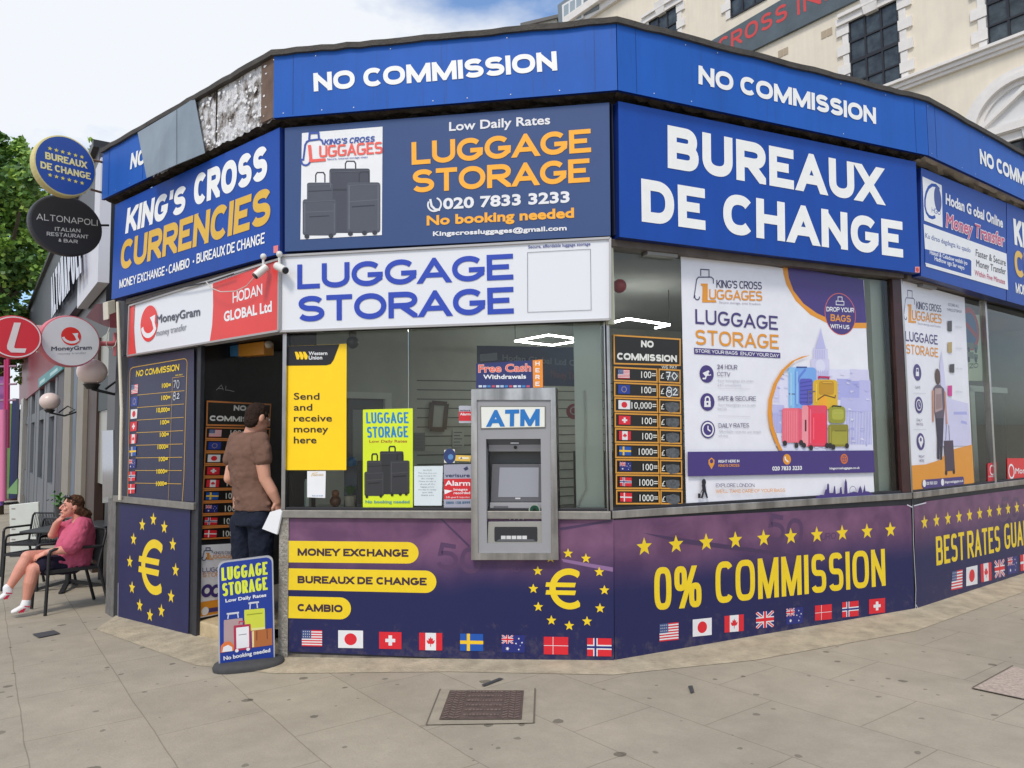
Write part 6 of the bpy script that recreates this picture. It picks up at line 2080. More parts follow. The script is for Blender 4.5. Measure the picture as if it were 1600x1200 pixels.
a.poly([(228, 988), (230, 950), (250, 928), (280, 924), (300, 944), (302, 976)], ink(224, 120, 60)); a.poly([(238, 984), (244, 956), (270, 944), (292, 956), (294, 978)], WHITE)
for x, y in ((318, 976), (380, 968)): a.disc((x, y), .012, WHITE)
a.text('No booking needed', (246, 1030), (503, 983), (244, 1008), WHITE, .045)
a.build('artwork', t)
mb = MB()
RUB = mat('black_rubber', lin(66, 66, 68), rough=.8, var=.2, vscale=20)
cc = BD.P(.19, 0, -.02)
prof = [(.245, .0), (.25, .02), (.24, .04), (.21, .052), (0.0, .056)]
N = 28
rings = []
for r_, z_ in prof:
    rg = []
    for k in range(N):
        q = 6.2832 * k / N
        u_, d_ = math.copysign(abs(math.cos(q)) ** .7, math.cos(q)) * r_, math.copysign(abs(math.sin(q)) ** .8, math.sin(q)) * r_ * .62
        x_, y_ = cc.x + BD.u.x * u_ + BD.n.x * d_, cc.y + BD.u.y * u_ + BD.n.y * d_
        rg.append((x_, y_, gz(x_, y_) + z_))
    rings.append(rg)
vs = [v for r_ in rings for v in r_]
mb.mesh(vs, [(i * N + k, i * N + (k + 1) % N, (i + 1) * N + (k + 1) % N, (i + 1) * N + k) for i in range(len(prof) - 1) for k in range(N)], RUB, True)
mb.build('rubber_foot', t)

# ------------------------------------------------------------------ manhole covers and litter on the pavement
IRON = mat('rusty_iron', lin(98, 82, 76), rough=.7, var=.35, vscale=25, bump=.8, bscale=90)
IRON2 = mat('iron_raised', lin(120, 104, 96), rough=.6, var=.3, vscale=25)
CONC = mat('cover_surround', lin(156, 147, 131), rough=.9, var=.2, vscale=8, bump=.2)
GAP = mat('dark_joint', lin(104, 96, 86), rough=1)
def gp(x, y, h): p = gnd(x, y); return Vector((p.x, p.y, p.z + h))
t = thing('manhole_cover', 'rusty patterned iron manhole cover in a pale square surround', 'manhole cover', tuple(gnd(752, 1104)))
mb = MB()
mb.poly([gp(x, y, .006) for x, y in ((666, 1134), (834, 1131), (836, 1077), (688, 1078))], CONC)
for p, q in (((666, 1134), (688, 1078)), ((834, 1131), (836, 1077)), ((655, 1137), (668, 1134))):
    A_, B_ = gp(*p, .008), gp(*q, .008)
    w_ = Vector((.004, 0, 0)); mb.poly([A_ - w_, A_ + w_, B_ + w_, B_ - w_], GAP)
mb.build('surround', t)
mb = MB(); mb.poly([gp(x, y, .010) for x, y in ((686, 1127), (815, 1126.5), (818.5, 1081), (703, 1081))], IRON); mb.build('cover', t)
mb = MB()
c4 = [gp(x, y, .013) for x, y in ((686, 1127), (815, 1126.5), (818.5, 1081), (703, 1081))]
bil = lambda x, y: (c4[3] * (1 - x) + c4[2] * x) * (1 - y) + (c4[0] * (1 - x) + c4[1] * x) * y
h = random.Random(1)
for row in range(12):
    y = .06 + row * .08
    for side in (0, 1):
        for k in range(3):
            x0 = .03 + k * .075 if side == 0 else .76 + k * .075
            up_ = .02 if k % 2 else -.02
            mb.poly([bil(x0, y - up_ + .02), bil(x0 + .06, y + up_ + .02), bil(x0 + .06, y + up_ - .015), bil(x0, y - up_ - .015)], IRON2)
    if row % 2 == 0:
        x = .28
        while x < .72:
            w_ = h.uniform(.015, .04)
            mb.poly([bil(x, y + .035), bil(x + w_, y + .035), bil(x + w_, y - .02), bil(x, y - .02)], IRON2)
            x += w_ + .015
mb.build('raised_pattern', t)
t = thing('manhole_cover', 'pale speckled cover slab at the right edge of the pavement', 'manhole cover', tuple(gnd(1575, 1068)))
mb = MB(); mb.poly([gp(x, y, .007) for x, y in ((1519, 1077), (1600, 1094), (1690, 1078), (1583, 1042))], mat('speckled_slab', lin(176, 160, 148), rough=.9, var=.4, vscale=60)); mb.build('slab', t)
mb = MB()
for p, q in (((1519, 1077), (1583, 1042)), ((1519, 1077), (1640, 1103))):
    A_, B_ = gp(*p, .01), gp(*q, .01); w_ = Vector((0, .005, 0)); mb.poly([A_ - w_, A_ + w_, B_ + w_, B_ - w_][::1], GAP)
mb.build('edge', t)
TAR = mat('tar_mark', lin(66, 66, 70), rough=.8)
for lab, q in (('flat dark patch on the pavement in front of the woman', ((50, 992), (60, 998), (94, 991), (84, 986))), ('dark tar mark on the paving just above the iron cover', ((752, 1072), (756, 1074), (787, 1062), (780, 1061))), ('short dark strip lying on the paving to the right of the iron cover', ((1075, 1074), (1082, 1073), (1085, 1083), (1079, 1085)))):
    mb = MB(); mb.poly([gp(x, y, .009) for x, y in q], TAR); o = mb.build('tar_mark'); tag(o, lab, 'pavement mark')

# ------------------------------------------------------------------ projecting round signs
PD = Pl((FP[0].x, FP[0].y), u=-FA[0].n)        # plane square to the left facet
def roundsign(label, c, rx, ry, pl, face, rim, trim=None, thick=.11, group=None, bracket=None, sep=None):
    """rx, ry in photo pixels"""
    t = thing('projecting_sign', label, 'sign', tuple(pl.X(*c, 0)), group=group)
    u, v = pl.at(*c, 0)
    ru = pl.at(c[0] + rx, c[1])[0] - u
    rv = pl.at(c[0], c[1] - ry)[1] - v
    N = 48
    mb = MB()
    prof = [(1.0, -thick), (1.04, -thick * .8), (1.05, -thick * .3), (1.03, -.004), (.985, 0)]
    P = [[pl.P(u + ru * s * math.cos(6.2832 * k / N), v + rv * s * math.sin(6.2832 * k / N), d) for k in range(N)] for s, d in prof]
    for i in range(len(prof) - 1):
        for k in range(N):
            n_ = (k + 1) % N
            mb.poly([P[i][k], P[i][n_], P[i + 1][n_], P[i + 1][k]], rim, True)
    mb.poly(list(reversed(P[0])), rim)
    mb.build('rim', t)
    a = Art(pl, .0)
    a.polyuv([(u + ru * .985 * math.cos(6.2832 * k / N), v + rv * .985 * math.sin(6.2832 * k / N)) for k in range(N)], trim or face)
    if trim: a.polyuv([(u + ru * .93 * math.cos(6.2832 * k / N), v + rv * .93 * math.sin(6.2832 * k / N)) for k in range(N)], face)
    a.build('face', t)
    if bracket:
        mb = MB()
        for p in bracket[1]:
            mb.tube([pl.X(*p[0], -thick / 2), pl.X(*p[1], -thick / 2)], bracket[0], bracket[2], 8)
        mb.build('bracket', t)
    return t
RUST = mat('rusty_bracket', lin(120, 92, 72), rough=.8, var=.3, vscale=30)
t = roundsign('round blue BUREAUX DE CHANGE sign with yellow stars and a yellow rim', (103, 259), 46, 45, PD, ink(34, 74, 156), mat('yellow_rim', lin(208, 194, 130), rough=.5, var=.2), None, .13,
              bracket=(.012, [((140, 249), (163, 254)), ((142, 296), (163, 302))], RUST))
a = Art(PD, .002, (0, 180, 4), t)
PYL = ink(236, 222, 150)
a.caps('BUREAUX', (283, 272), (543, 334), (282, 228), PYL, .22); a.caps('DE CHANGE', (254, 330), (568, 404), (252, 286), PYL, .22)
for k in range(6):
    a.star((312 + k * 40, 208 + k * 10.6), .022, ink(232, 214, 90)); a.build('star', t); a.star((313 + k * 40, 374 + k * 10), .022, ink(232, 214, 90)); a.build('star', t)
a.build('lettering', t)
PD2 = Pl((FP[0].x - .15, FP[0].y + .75), u=-FA[0].n)
t = roundsign('oval black ALTONAPOLI Italian restaurant sign below the blue round sign', (105, 352), 53.5, 45, PD2, mat('sign_black', lin(44, 44, 50), rough=.5), mat('sign_black_rim', lin(52, 52, 58), rough=.5), None, .1,
              bracket=(.012, [((150, 352), (170, 352))], BLACK))
a = Art(PD2, .002, (0, 180, 4), t)
SIL = ink(206, 206, 210)
a.caps('ALTONAPOLI', (228, 652), (610, 692), (228, 612), SIL, .12, .16); a.caps('ITALIAN', (343, 722), (502, 734), (343, 698), SIL, .17, .16)
a.caps('RESTAURANT', (292, 752), (552, 772), (292, 728), SIL, .17, .16); a.text('&', (366, 790), (384, 792), (366, 770), SIL, .04); a.caps('BAR', (398, 794), (486, 802), (398, 772), SIL, .17, .16)
a.build('lettering', t)
PD3 = Pl((FP[0].x - .02, FP[0].y + .25), u=-FA[0].n)
PINK = mat('pink_rim', lin(206, 110, 122), rough=.5, var=.15)
t = roundsign('oval white money transfer sign with a red arrow emblem and a pink rim', (111, 533), 44.5, 38.5, PD3, ink(226, 226, 230), PINK, None, .12,
              bracket=(.025, [((155, 537), (182, 537)), ((181, 520), (181, 556))], mat('red_bracket', lin(196, 104, 110), rough=.6)))
a = Art(PD3, .002, (0, 460, 7.5), t)
mgram(a, (834, 490), .092)
a.build('emblem', t)
a.text('MoneyGram', (600, 662), (1075, 644), (600, 612), GREYT, .04); a.text('money transfer', (676, 706), (1012, 694), (676, 682), ink(150, 152, 160), .0, 2)
a.build('lettering', t)
PD4 = Pl((FP[0].x + .04, FP[0].y + .2), u=-FA[0].n)
t = roundsign('round red sign with a white letter L beside the white oval sign', (24, 526.5), 41, 32.5, PD4, ink(222, 48, 62), mat('red_rim', lin(196, 40, 60), rough=.5), ink(232, 226, 226), .1,)
a = Art(PD4, .003, (0, 460, 7.5))
a.poly([(165, 330), (245, 332), (180, 560), (165, 620), (178, 632), (310, 634), (292, 684), (130, 680), (85, 640), (82, 600)], ink(236, 226, 226))
a.build('lettering', t)
mb = MB(); panel(mb, PD3.off(-.08), (58, 508), (74, 508), (74, 551), (58, 550), -.03, 0, ink(216, 200, 196)); o = mb.build('bracket_plate'); tag(o, 'pale plate between the red L sign and the white oval sign', 'bracket')

# pipes at the left end of the kiosk
mb = MB(); CRM = mat('cream_pipe', lin(214, 208, 190), rough=.6)
W_ = WA[0].off(.05)
mb.tube([W_.X(184, 472), W_.X(190, 640), W_.X(187.5, 781)], .016, CRM, 10); o = mb.build('pipe'); tag(o, 'cream pipe running down the left end of the kiosk', 'pipe')
t = thing('junction_box', 'cream junction box under the left end of the blue sign', 'electrical box', tuple(WA[0].X(173, 498)))
mb = MB(); panel(mb, PD3.off(-.02), (168, 471), (180, 468), (182, 494), (169, 499), -.12, 0, ink(206, 200, 184)); mb.build('box', t, bevel=.006)
mb = MB(); lp = [PD3.X(*p) for p in ((176, 500), (168, 520), (166, 538), (172, 546), (180, 540), (186, 520))]; mb.tube(lp, .005, CW, 6); mb.build('wire', t)

# ------------------------------------------------------------------ restaurant next door
RP = Pl((-4.95, 9.2), R(-54))
rest = thing('restaurant', 'grey fronted Italian restaurant with folding doors and a row of raised white letters', 'building', tuple(RP.P(-4, gz(-7, 12))))
def rz(x, y, d=0): return RP.at(x, y, d)
RG = mat('restaurant_grey', lin(84, 84, 88), rough=.6, var=.2, vscale=2)
RDK = mat('restaurant_dark', lin(34, 33, 36), rough=.4)
ru0, ru1 = RP.at(31, 700)[0], RP.at(205, 700)[0]
zb = 2.95
mb = MB()
zt = RP.at(88, 395)[1]
ruu = RP.at(153, 400)[0]
slab(RP, ru0, -1, ru1, 3.2, -.6, -.12, RDK, mb); slab(RP, ru0, 3.2, ruu, zt, -.6, -.12, RDK, mb)
mb.build('wall', rest)
mb = MB()
zl0, zl1 = RP.at(80.5, 497, .1)[1] - .35, zt - .1
slab(RP, ru0, zl0, ruu, zt + .05, -.1, .02, mat('fascia_grey', lin(62, 64, 76), rough=.4, var=.2, vscale=1), mb)
slab(RP, ru0, zt + .051, ruu, zt + .16, -.2, .1, RDK, mb)
mb.build('upper_fascia', rest)
mb = MB(); ua, ub = RP.at(121, 440, .05)[0], RP.at(152, 440, .05)[0]
slab(RP, ua, zl0 - .1, ub, RP.at(140, 380, .05)[1], -.1, .045, mat('white_pilaster', lin(206, 206, 214), rough=.5), mb)
slab(RP, RP.at(144, 440, .05)[0], RP.at(140, 380, .05)[1] + .002, ub, RP.at(150, 262, .05)[1], -.1, .045, mat('white_pilaster'), mb)
mb.build('white_panel', rest)
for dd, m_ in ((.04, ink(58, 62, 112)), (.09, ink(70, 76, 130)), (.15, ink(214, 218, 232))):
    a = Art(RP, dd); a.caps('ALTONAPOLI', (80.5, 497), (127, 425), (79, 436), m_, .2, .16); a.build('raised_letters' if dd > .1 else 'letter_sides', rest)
mb = MB()
BUR = mat('burgundy_board', lin(128, 38, 58), rough=.4, var=.15, vscale=1.5)
panel(mb, RP, (30, 556), (96, 500), (97, 578), (30, 632), -.1, .06, BUR)
mb.build('burgundy_board', rest)
mb = MB(); panel(mb, RP, (60, 592), (97, 563), (97, 577), (60, 606), .06, .09, ink(40, 136, 140)); mb.build('teal_board', rest)
a = Art(RP, .092); TW = ink(170, 208, 210)
for x0, x1 in ((62, 70), (78, 90)): a.quad((x0, 598 - (x0 - 60) * .8), (x1, 598 - (x1 - 60) * .8), (x1, 603 - (x1 - 60) * .8), (x0, 603 - (x0 - 60) * .8), TW)
a.build('teal_lettering', rest)
LGREY = mat('door_grey', lin(104, 108, 114), rough=.5, var=.1)
CREAM = mat('cream_pillar', lin(140, 133, 122), rough=.6, var=.1)
BGREY = mat('blue_grey_frame', lin(92, 104, 118), rough=.5)
zd0 = gz(-6, 11) + .05
def vbar(x0, x1, m, d0=-.1, d1=0.0, ztop=None, zbot=None):
    mb.hexa([RP.P(RP.at(x0, 700, d1)[0], zbot or -.6, d1), RP.P(RP.at(x1, 700, d1)[0], zbot or -.6, d1), RP.P(RP.at(x1, 700, d1)[0], ztop or zb, d1), RP.P(RP.at(x0, 700, d1)[0], ztop or zb, d1)],
            [RP.P(RP.at(x0, 700, d1)[0], zbot or -.6, d0), RP.P(RP.at(x1, 700, d1)[0], zbot or -.6, d0), RP.P(RP.at(x1, 700, d1)[0], ztop or zb, d0), RP.P(RP.at(x0, 700, d1)[0], ztop or zb, d0)], m)
leafs = [(34, 44), (44.5, 55), (55.5, 70), (70.5, 87)]
for x0, x1 in leafs:
    w_ = x1 - x0
    mb = MB()
    vbar(x0, x0 + w_ * .26, LGREY, -.1, .02); vbar(x1 - w_ * .22, x1 - .3, LGREY, -.1, .02)
    ua, ub = RP.at(x0, 700)[0], RP.at(x1, 700)[0]
    for z0, z1 in ((zd0, zd0 + .85), (zd0 + 2.35, zd0 + 2.6)):
        slab(RP, ua, z0, ub, z1, -.1, .01, LGREY, mb)
    d_ = mb.build('door', rest)
    mb = MB(); slab(RP, ua, zd0 + .85, ub, zd0 + 2.35, -.11, -.06, mat('dim_glass', lin(70, 74, 84), rough=.1), mb); mb.build('door_glass', d_)
for x0, x1, m_, d_ in ((97, 107.5, CREAM, .08), (118, 128, CREAM, .08), (108, 117.5, BGREY, .04), (88, 96.5, RG, .03), (30, 34, ink(206, 200, 190), .1)):
    mb = MB(); vbar(x0, x1, m_, -.1, d_); mb.build('pillar', rest)
mb = MB()
vbar(150, 166, mat('window_reflection', lin(150, 150, 140), rough=.3), -.1, -.02, None, .9); vbar(134, 149, mat('brown_frame', lin(62, 44, 36), rough=.5, var=.2), -.1, .02)  # pale colour of the pane stands in for reflections
slab(RP, RP.at(150, 700)[0], 1.9, RP.at(168, 700)[0], 2.35, -.05, .0, mat('dark_curtain', lin(60, 70, 72), rough=.6), mb)
vbar(166, 178, RDK, -.1, .02)
mb.build('window', rest)
mb = MB()
panel(mb, RP.off(.1), (160, 673), (177, 672), (177, 784), (160, 786), -.06, 0, mat('polished_steel', lin(130, 140, 152), rough=.15, metal=.9)); o = mb.build('steel_cabinet'); tag(o, 'polished steel cabinet standing beside the kiosk behind the seated woman', 'cabinet')
# globe lamps on scrolled brackets
GLB = mat('milk_glass', lin(216, 196, 190), rough=.3)
for lab, x, y, r, d in (('large milk glass globe lamp just under the white oval sign', 144, 581, 21, .42), ('smaller milk glass globe lamp further along the restaurant front', 78, 627, 14, .42)):
    c = RP.X(x, y, d)
    k = (c.y / FPX)
    t = thing('globe_lamp', lab, 'lamp', tuple(c), group='globe lamps on the restaurant front')
    mb = MB(); mb.ball(c, r * k * 1.03, GLB, 24, 16, (1, 1, .93)); mb.build('globe', t)
    mb = MB(); q = c - Vector((0, 0, r * k * .93))
    mb.tube([q, q - Vector((0, 0, .05))], r * k * .6, BLACK, 16, r1=r * k * .35)
    pw = Vector((RP.n.x, RP.n.y, 0)) * -d
    mb.tube([q - Vector((0, 0, .05)), q + pw * .5 - Vector((0, 0, .1)), q + pw - Vector((0, 0, .02))], .015, BLACK, 8)
    mb.tube([q + pw * .3 - Vector((0, 0, .05)), q + pw * .6 + Vector((0, 0, .06)), q + pw * .85 - Vector((0, 0, .0)), q + pw * .65 - Vector((0, 0, .05))], .012, BLACK, 8)
    mb.build('bracket', t)
t = thing('wall_awning', 'small folded dark red awning on the wall between the signs', 'awning', tuple(RP.X(155, 510, .3)))
mb = MB(); RA = mat('dark_red_canvas', lin(84, 12, 26), rough=.7, var=.2)
A_ = [RP.X(*p, .3) for p in ((134, 496), (150, 475), (170, 473), (172, 512), (160, 508))]
Bk = [p + Vector((-RP.n.x, -RP.n.y, 0)) * .25 for p in A_]
mb.poly(A_, RA)
for k in range(5): n_ = (k + 1) % 5; mb.poly([A_[k], Bk[k], Bk[n_], A_[n_]], RA)
mb.build('canvas', t)
# white menu board standing outside
mp_ = gnd(38, 869); MP = Pl((mp_.x, mp_.y), R(8))
t = thing('menu_board', 'white pavement menu board behind the empty black chairs', 'pavement sign', tuple(mp_))
mb = MB(); panel(mb, MP, (14, 789), (60, 784), (62, 864), (16, 868), -.06, 0, ink(206, 210, 204)); mb.build('board', t, bevel=.01)
mb = MB(); panel(mb, MP, (15, 868), (62, 863), (62, 873), (15, 875), -.2, .06, RUB); mb.build('foot', t)
a = Art(MP, .003)
for y in (794, 810, 826, 842): a.quad((18, y), (24, y), (24, y + 2), (18, y + 2), ink(150, 140, 136)); a.lay -= 1
a.build('print', t)
t = thing('potted_plant', 'small green potted plant just behind the head of the seated woman', 'plant', tuple(at_depth(94, 800, 9.6)))
mb = MB(); c = at_depth(94, 783, 9.6); h = random.Random(6)
LF = mat('plant_leaf', lin(70, 120, 46), rough=.6)
for k in range(60):
    p = c + Vector((h.gauss(0, .05), h.gauss(0, .05), h.gauss(0, .045))); d = Vector((h.uniform(-1, 1), h.uniform(-1, 1), h.uniform(-.3, 1))).normalized() * .05; s_ = d.orthogonal().normalized() * .018
    mb.poly([p, p + d * .5 + s_, p + d, p + d * .5 - s_], LF)
mb.build('leaves', t)
mb = MB(); mb.tube([c - Vector((0, 0, .2)), c - Vector((0, 0, .04))], .05, ink(60, 60, 62), 12, r1=.065); mb.build('pot', t)
# far end of the street: pink scaffold and a dark shop
t = thing('scaffold', 'pink painted scaffold poles with purple netting at the far left', 'scaffold', tuple(gnd(5, 790)))
PK = mat('pink_paint', lin(216, 120, 160), rough=.5); VI = mat('violet_paint', lin(150, 110, 200), rough=.5)
def pole(x, y0, y1, Y, r, m, nm='pole'):
    mb = MB(); mb.tube([at_depth(x, y1, Y), at_depth(x + (1 if nm == 'pole' else 0), y0, Y)], r, m, 10); mb.build(nm, t)
pole(4.5, 640, 783, 17, .075, PK); pole(-2, 660, 790, 17, .08, VI); pole(12, 555, 700, 18, .04, mat('crimson', lin(176, 40, 96), rough=.5)); pole(8, 562, 700, 18, .04, MATS['crimson'])
mb = MB()
for y in (572, 600, 625): mb.tube([at_depth(-30, y + 2, 18), at_depth(26, y, 18)], .025, mat('pole_grey', lin(150, 120, 140), rough=.5), 8)
mb.build('ledger', t)
mb = MB(); q = [at_depth(x, y, 18.2) for x, y in ((-30, 650), (10, 648), (10, 588), (-30, 590))]; q2 = [p + Vector((0, .05, 0)) for p in q]; mb.hexa(q, q2, mat('purple_net', lin(150, 96, 156), rough=.9, var=.25, vscale=1)); mb.build('netting', t)
t = thing('far_shop', 'dark brick shop far down the street behind the pink scaffold', 'building', tuple(at_depth(0, 770, 30)))
mb = MB(); p0, p1 = at_depth(-60, 775, 30), at_depth(36, 560, 30)
mb.box((p0.x, 30, -.9), (p1.x, 34, at_depth(0, 640, 30).z), mat('far_brick', lin(96, 70, 68), rough=.9, var=.3, vscale=.8)); mb.build('wall', t)
mb = MB(); mb.box((p0.x, 29.7, 1.0), (at_depth(14, 700, 30).x, 29.95, 2.9), mat('far_window', lin(40, 34, 40), rough=.3)); mb.box((at_depth(18, 700, 30).x, 29.7, -.8), (at_depth(24, 700, 30).x, 29.95, 3.0), ink(96, 130, 70)); mb.box((at_depth(24.5, 700, 30).x, 29.7, -.8), (at_depth(30, 700, 30).x, 29.95, 3.2), ink(36, 44, 90)); mb.build('shop_window', t)
mb = MB(); q = [at_depth(x, y, 26) for x, y in ((6, 771), (27, 772), (27, 748), (10, 768))]; mb.hexa(q, [p + Vector((0, .3, 0)) for p in q], ink(120, 160, 110)); o = mb.build('folded_sign'); tag(o, 'green and pink slanted panel on the far pavement', 'panel')

# ------------------------------------------------------------------ inn behind on the right
pr = ray(1360, 100); tt_ = 16.3 / (.8 * pr.x + .6 * pr.y)
PB_ = Pl((pr.x * tt_, pr.y * tt_), u=(.6, -.8))
inn_ = thing('inn_building', 'cream rendered inn with white stone window surrounds rising behind the kiosk', 'building', (PB_.o.x, PB_.o.y, 0))
CRW = mat('cream_render', lin(228, 218, 200), rough=.85, var=.08, vscale=1.2, streak=.05)
STN = mat('white_stone', lin(226, 222, 218), rough=.7, var=.08, vscale=5)
ug0 = PB_.at(897, 36)[0]; zg = PB_.at(905, 33)[1]
ug1 = PB_.at(1600, 300)[0] + 3.5
mb = MB(); slab(PB_, ug0, 0, ug1, zg, -.5, 0, CRW, mb); mb.build('wall', inn_)
mb = MB(); slab(PB_, ug0 - .2, zg, ug1, zg + .25, -.5, .3, STN, mb); slab(PB_, ug0 - .2, zg - .22, ug1, zg - .003, -.2, .12, STN, mb); mb.build('cornice', inn_)
SLT = mat('slate_roof', lin(96, 92, 92), rough=.8, var=.2, vscale=3)
mb = MB(); mb.hexa([PB_.P(ug0, zg + .25, .1), PB_.P(ug1, zg + .25, .1), PB_.P(ug1, zg + 3.2, -1.4), PB_.P(ug0, zg + 3.2, -1.4)],
                   [PB_.P(ug0, zg + .25, -2), PB_.P(ug1, zg + .25, -2), PB_.P(ug1, zg + 3.2, -2), PB_.P(ug0, zg + 3.2, -2)], SLT); mb.build('roof', inn_)
GLD = mat('inn_glass', lin(64, 72, 76), rough=.15, var=.75, vscale=3.5)  # strong tone variation mimics reflections in the panes
GBAR = mat('glazing_bar', lin(30, 30, 38), rough=.5)
u_a, u_b = PB_.at(1327, 33)[0], PB_.at(1405, 60)[0]
z_t, z_b = PB_.at(1400, 2)[1], PB_.at(1409, 133)[1]
def inn_window(u0, u1, z0, z1, cols=3, rows=4, quoin=True):
    mb = MB(); slab(PB_, u0 - .28, z1, u1 + .28, z1 + .16, -.1, .1, STN, mb); slab(PB_, u0 - .2, z1 + .161, u1 + .2, z1 + .24, -.1, .16, STN, mb)
    if quoin:
        n = 8
        for k in range(n):
            zz0, zz1 = z0 + (z1 - z0) * k / n, z0 + (z1 - z0) * (k + 1) / n
            w_ = .30 if k % 2 else .17
            slab(PB_, u0 - w_, zz0 + .006, u0, zz1 - .006, -.1, .05 if k % 2 else .03, STN, mb); slab(PB_, u1, zz0 + .006, u1 + w_, zz1 - .006, -.1, .05 if k % 2 else .03, STN, mb)
    um = (u0 + u1) / 2; mb.hexa([PB_.P(um - .14, z1 - .03, .13), PB_.P(um + .14, z1 - .03, .13), PB_.P(um + .2, z1 + .36, .18), PB_.P(um - .2, z1 + .36, .18)], [PB_.P(um - .14, z1 - .03, -.05), PB_.P(um + .14, z1 - .03, -.05), PB_.P(um + .2, z1 + .36, -.05), PB_.P(um - .2, z1 + .36, -.05)], STN)
    w = mb.build('window_surround', inn_)
    mb = MB(); slab(PB_, u0 - .01, z0, u1 + .01, z1 + .01, -.1, .004, GLD, mb); mb.build('pane', w)
    mb = MB()
    for k in range(cols + 1): uu = u0 + (u1 - u0) * k / cols; slab(PB_, uu - .022, z0, uu + .022, z1, -.05, .03, GBAR, mb)
    for k in range(rows + 1): zz = z0 + (z1 - z0) * k / rows; hh = .04 if k == rows // 2 else .02; slab(PB_, u0, zz - hh, u1, zz + hh, -.05, .034, GBAR, mb)
    mb.build('glazing_bars', w)
ww = u_b - u_a
inn_window(u_a, u_b, z_b, z_t)
u_c, u_d = PB_.at(1015, 40)[0], PB_.at(1058, 20)[0]
z_c = PB_.at(1058, 9)[1]
inn_window(u_c, u_d, z_c - (z_t - z_b), z_c)
u_e, u_f = PB_.at(1143, 20)[0], PB_.at(1200, 10)[0]
z_e = PB_.at(1143, 28)[1]
inn_window(u_e, u_f, z_e, z_e + (z_t - z_b))
u_g = PB_.at(1545, 60)[0]
z_g = PB_.at(1545, 80)[1]
inn_window(u_g, u_g + ww, z_g, z_g + (z_t - z_b), 3, 4)
mb = MB()
zs = PB_.at(1500, 100)[1]
for k, (h0, h1, d) in enumerate(((-.13, -.06, .08), (-.06, .03, .13), (.03, .09, .2), (.09, .13, .12))): slab(PB_, PB_.at(1330, 170)[0], zs + h0, ug1, zs + h1 - .002, -.1, d, STN, mb)
mb.build('string_course', inn_)
# arched head with a pediment
ac_u, ac_v = PB_.at(1606, 188)
ra = ac_u - PB_.at(1506, 196)[0]
mb = MB()
for (r0, r1, d) in ((ra, ra - .14, .12), (ra - .14, ra - .26, .18), (ra - .26, ra - .36, .08)):
    n = 28
    for k in range(n):
        q0, q1 = R(180 * k / n), R(180 * (k + 1) / n)
        f = lambda r, q, dd: PB_.P(ac_u + r * math.cos(q), ac_v + r * math.sin(q) * .95, dd)
        mb.hexa([f(r0, q0, d), f(r0, q1, d), f(r1, q1, d), f(r1, q0, d)], [f(r0, q0, -.05), f(r0, q1, -.05), f(r1, q1, -.05), f(r1, q0, -.05)], STN)
P_ = [PB_.P(ac_u - ra * .74, ac_v, .03), PB_.P(ac_u + ra * .74, ac_v, .03)] + [PB_.P(ac_u + ra * .74 * math.cos(R(q)), ac_v + ra * .7 * math.sin(R(q)), .03) for q in range(10, 171, 10)]
mb.poly(P_, mat('tympanum', lin(214, 214, 214), rough=.8))
for s_ in (-1, 1):
    mb.hexa([PB_.P(ac_u + s_ * ra * .72, ac_v + .0, .14), PB_.P(ac_u, ac_v + ra * .5, .14), PB_.P(ac_u, ac_v + ra * .5 + .1, .14), PB_.P(ac_u + s_ * ra * .8, ac_v + .05, .14)],
            [PB_.P(ac_u + s_ * ra * .72, ac_v + .0, .0), PB_.P(ac_u, ac_v + ra * .5, .0), PB_.P(ac_u, ac_v + ra * .5 + .1, .0), PB_.P(ac_u + s_ * ra * .8, ac_v + .05, .0)], STN)
slab(PB_, ac_u - ra * .82, ac_v - .16, ac_u + ra * .82, ac_v - .01, -.05, .2, STN, mb)
mb.build('arched_pediment', inn_)
inn_window(ac_u - .55, ac_u + .75, ac_v - 2.4, ac_v - .34, 3, 4, True)
mb = MB()
VG = mat('vent_grille', lin(176, 160, 138), rough=.9)
for x, y in ((1292, 52), (1224, 82)):
    uu, vv = PB_.at(x, y)
    for k in range(2): slab(PB_, uu - .14 + k * .145, vv - .09, uu - .01 + k * .145, vv + .09, -.05, .012, VG, mb)
mb.build('vent', inn_)
# slate grey name board
t = thing('inn_name_board', 'slate grey name board with red CROSS INN lettering on the cream inn', 'sign', tuple(PB_.X(1240, 40)))
mb = MB()
un0, vn1 = PB_.at(1107, 66, .08); un1, vn0 = PB_.at(1315, 11, .08); _, vn0b = PB_.at(1167, 81, .08)
panel(mb, PB_, (1070, 88), (1240, -12), (1345, -4), (1120, 106), 0, .08, mat('slate_board', lin(84, 96, 104), rough=.6, var=.25, vscale=2)); mb.build('board', t)
a = Art(PB_, .085, None, t); RDL = ink(206, 70, 66)
a.caps('CROSS', (1122, 86), (1230, 29), (1122, 62), RDL, .18, .2); a.caps('INN', (1246, 24), (1318, -13), (1245, 1), RDL, .18, .2)
a.build('lettering', t)
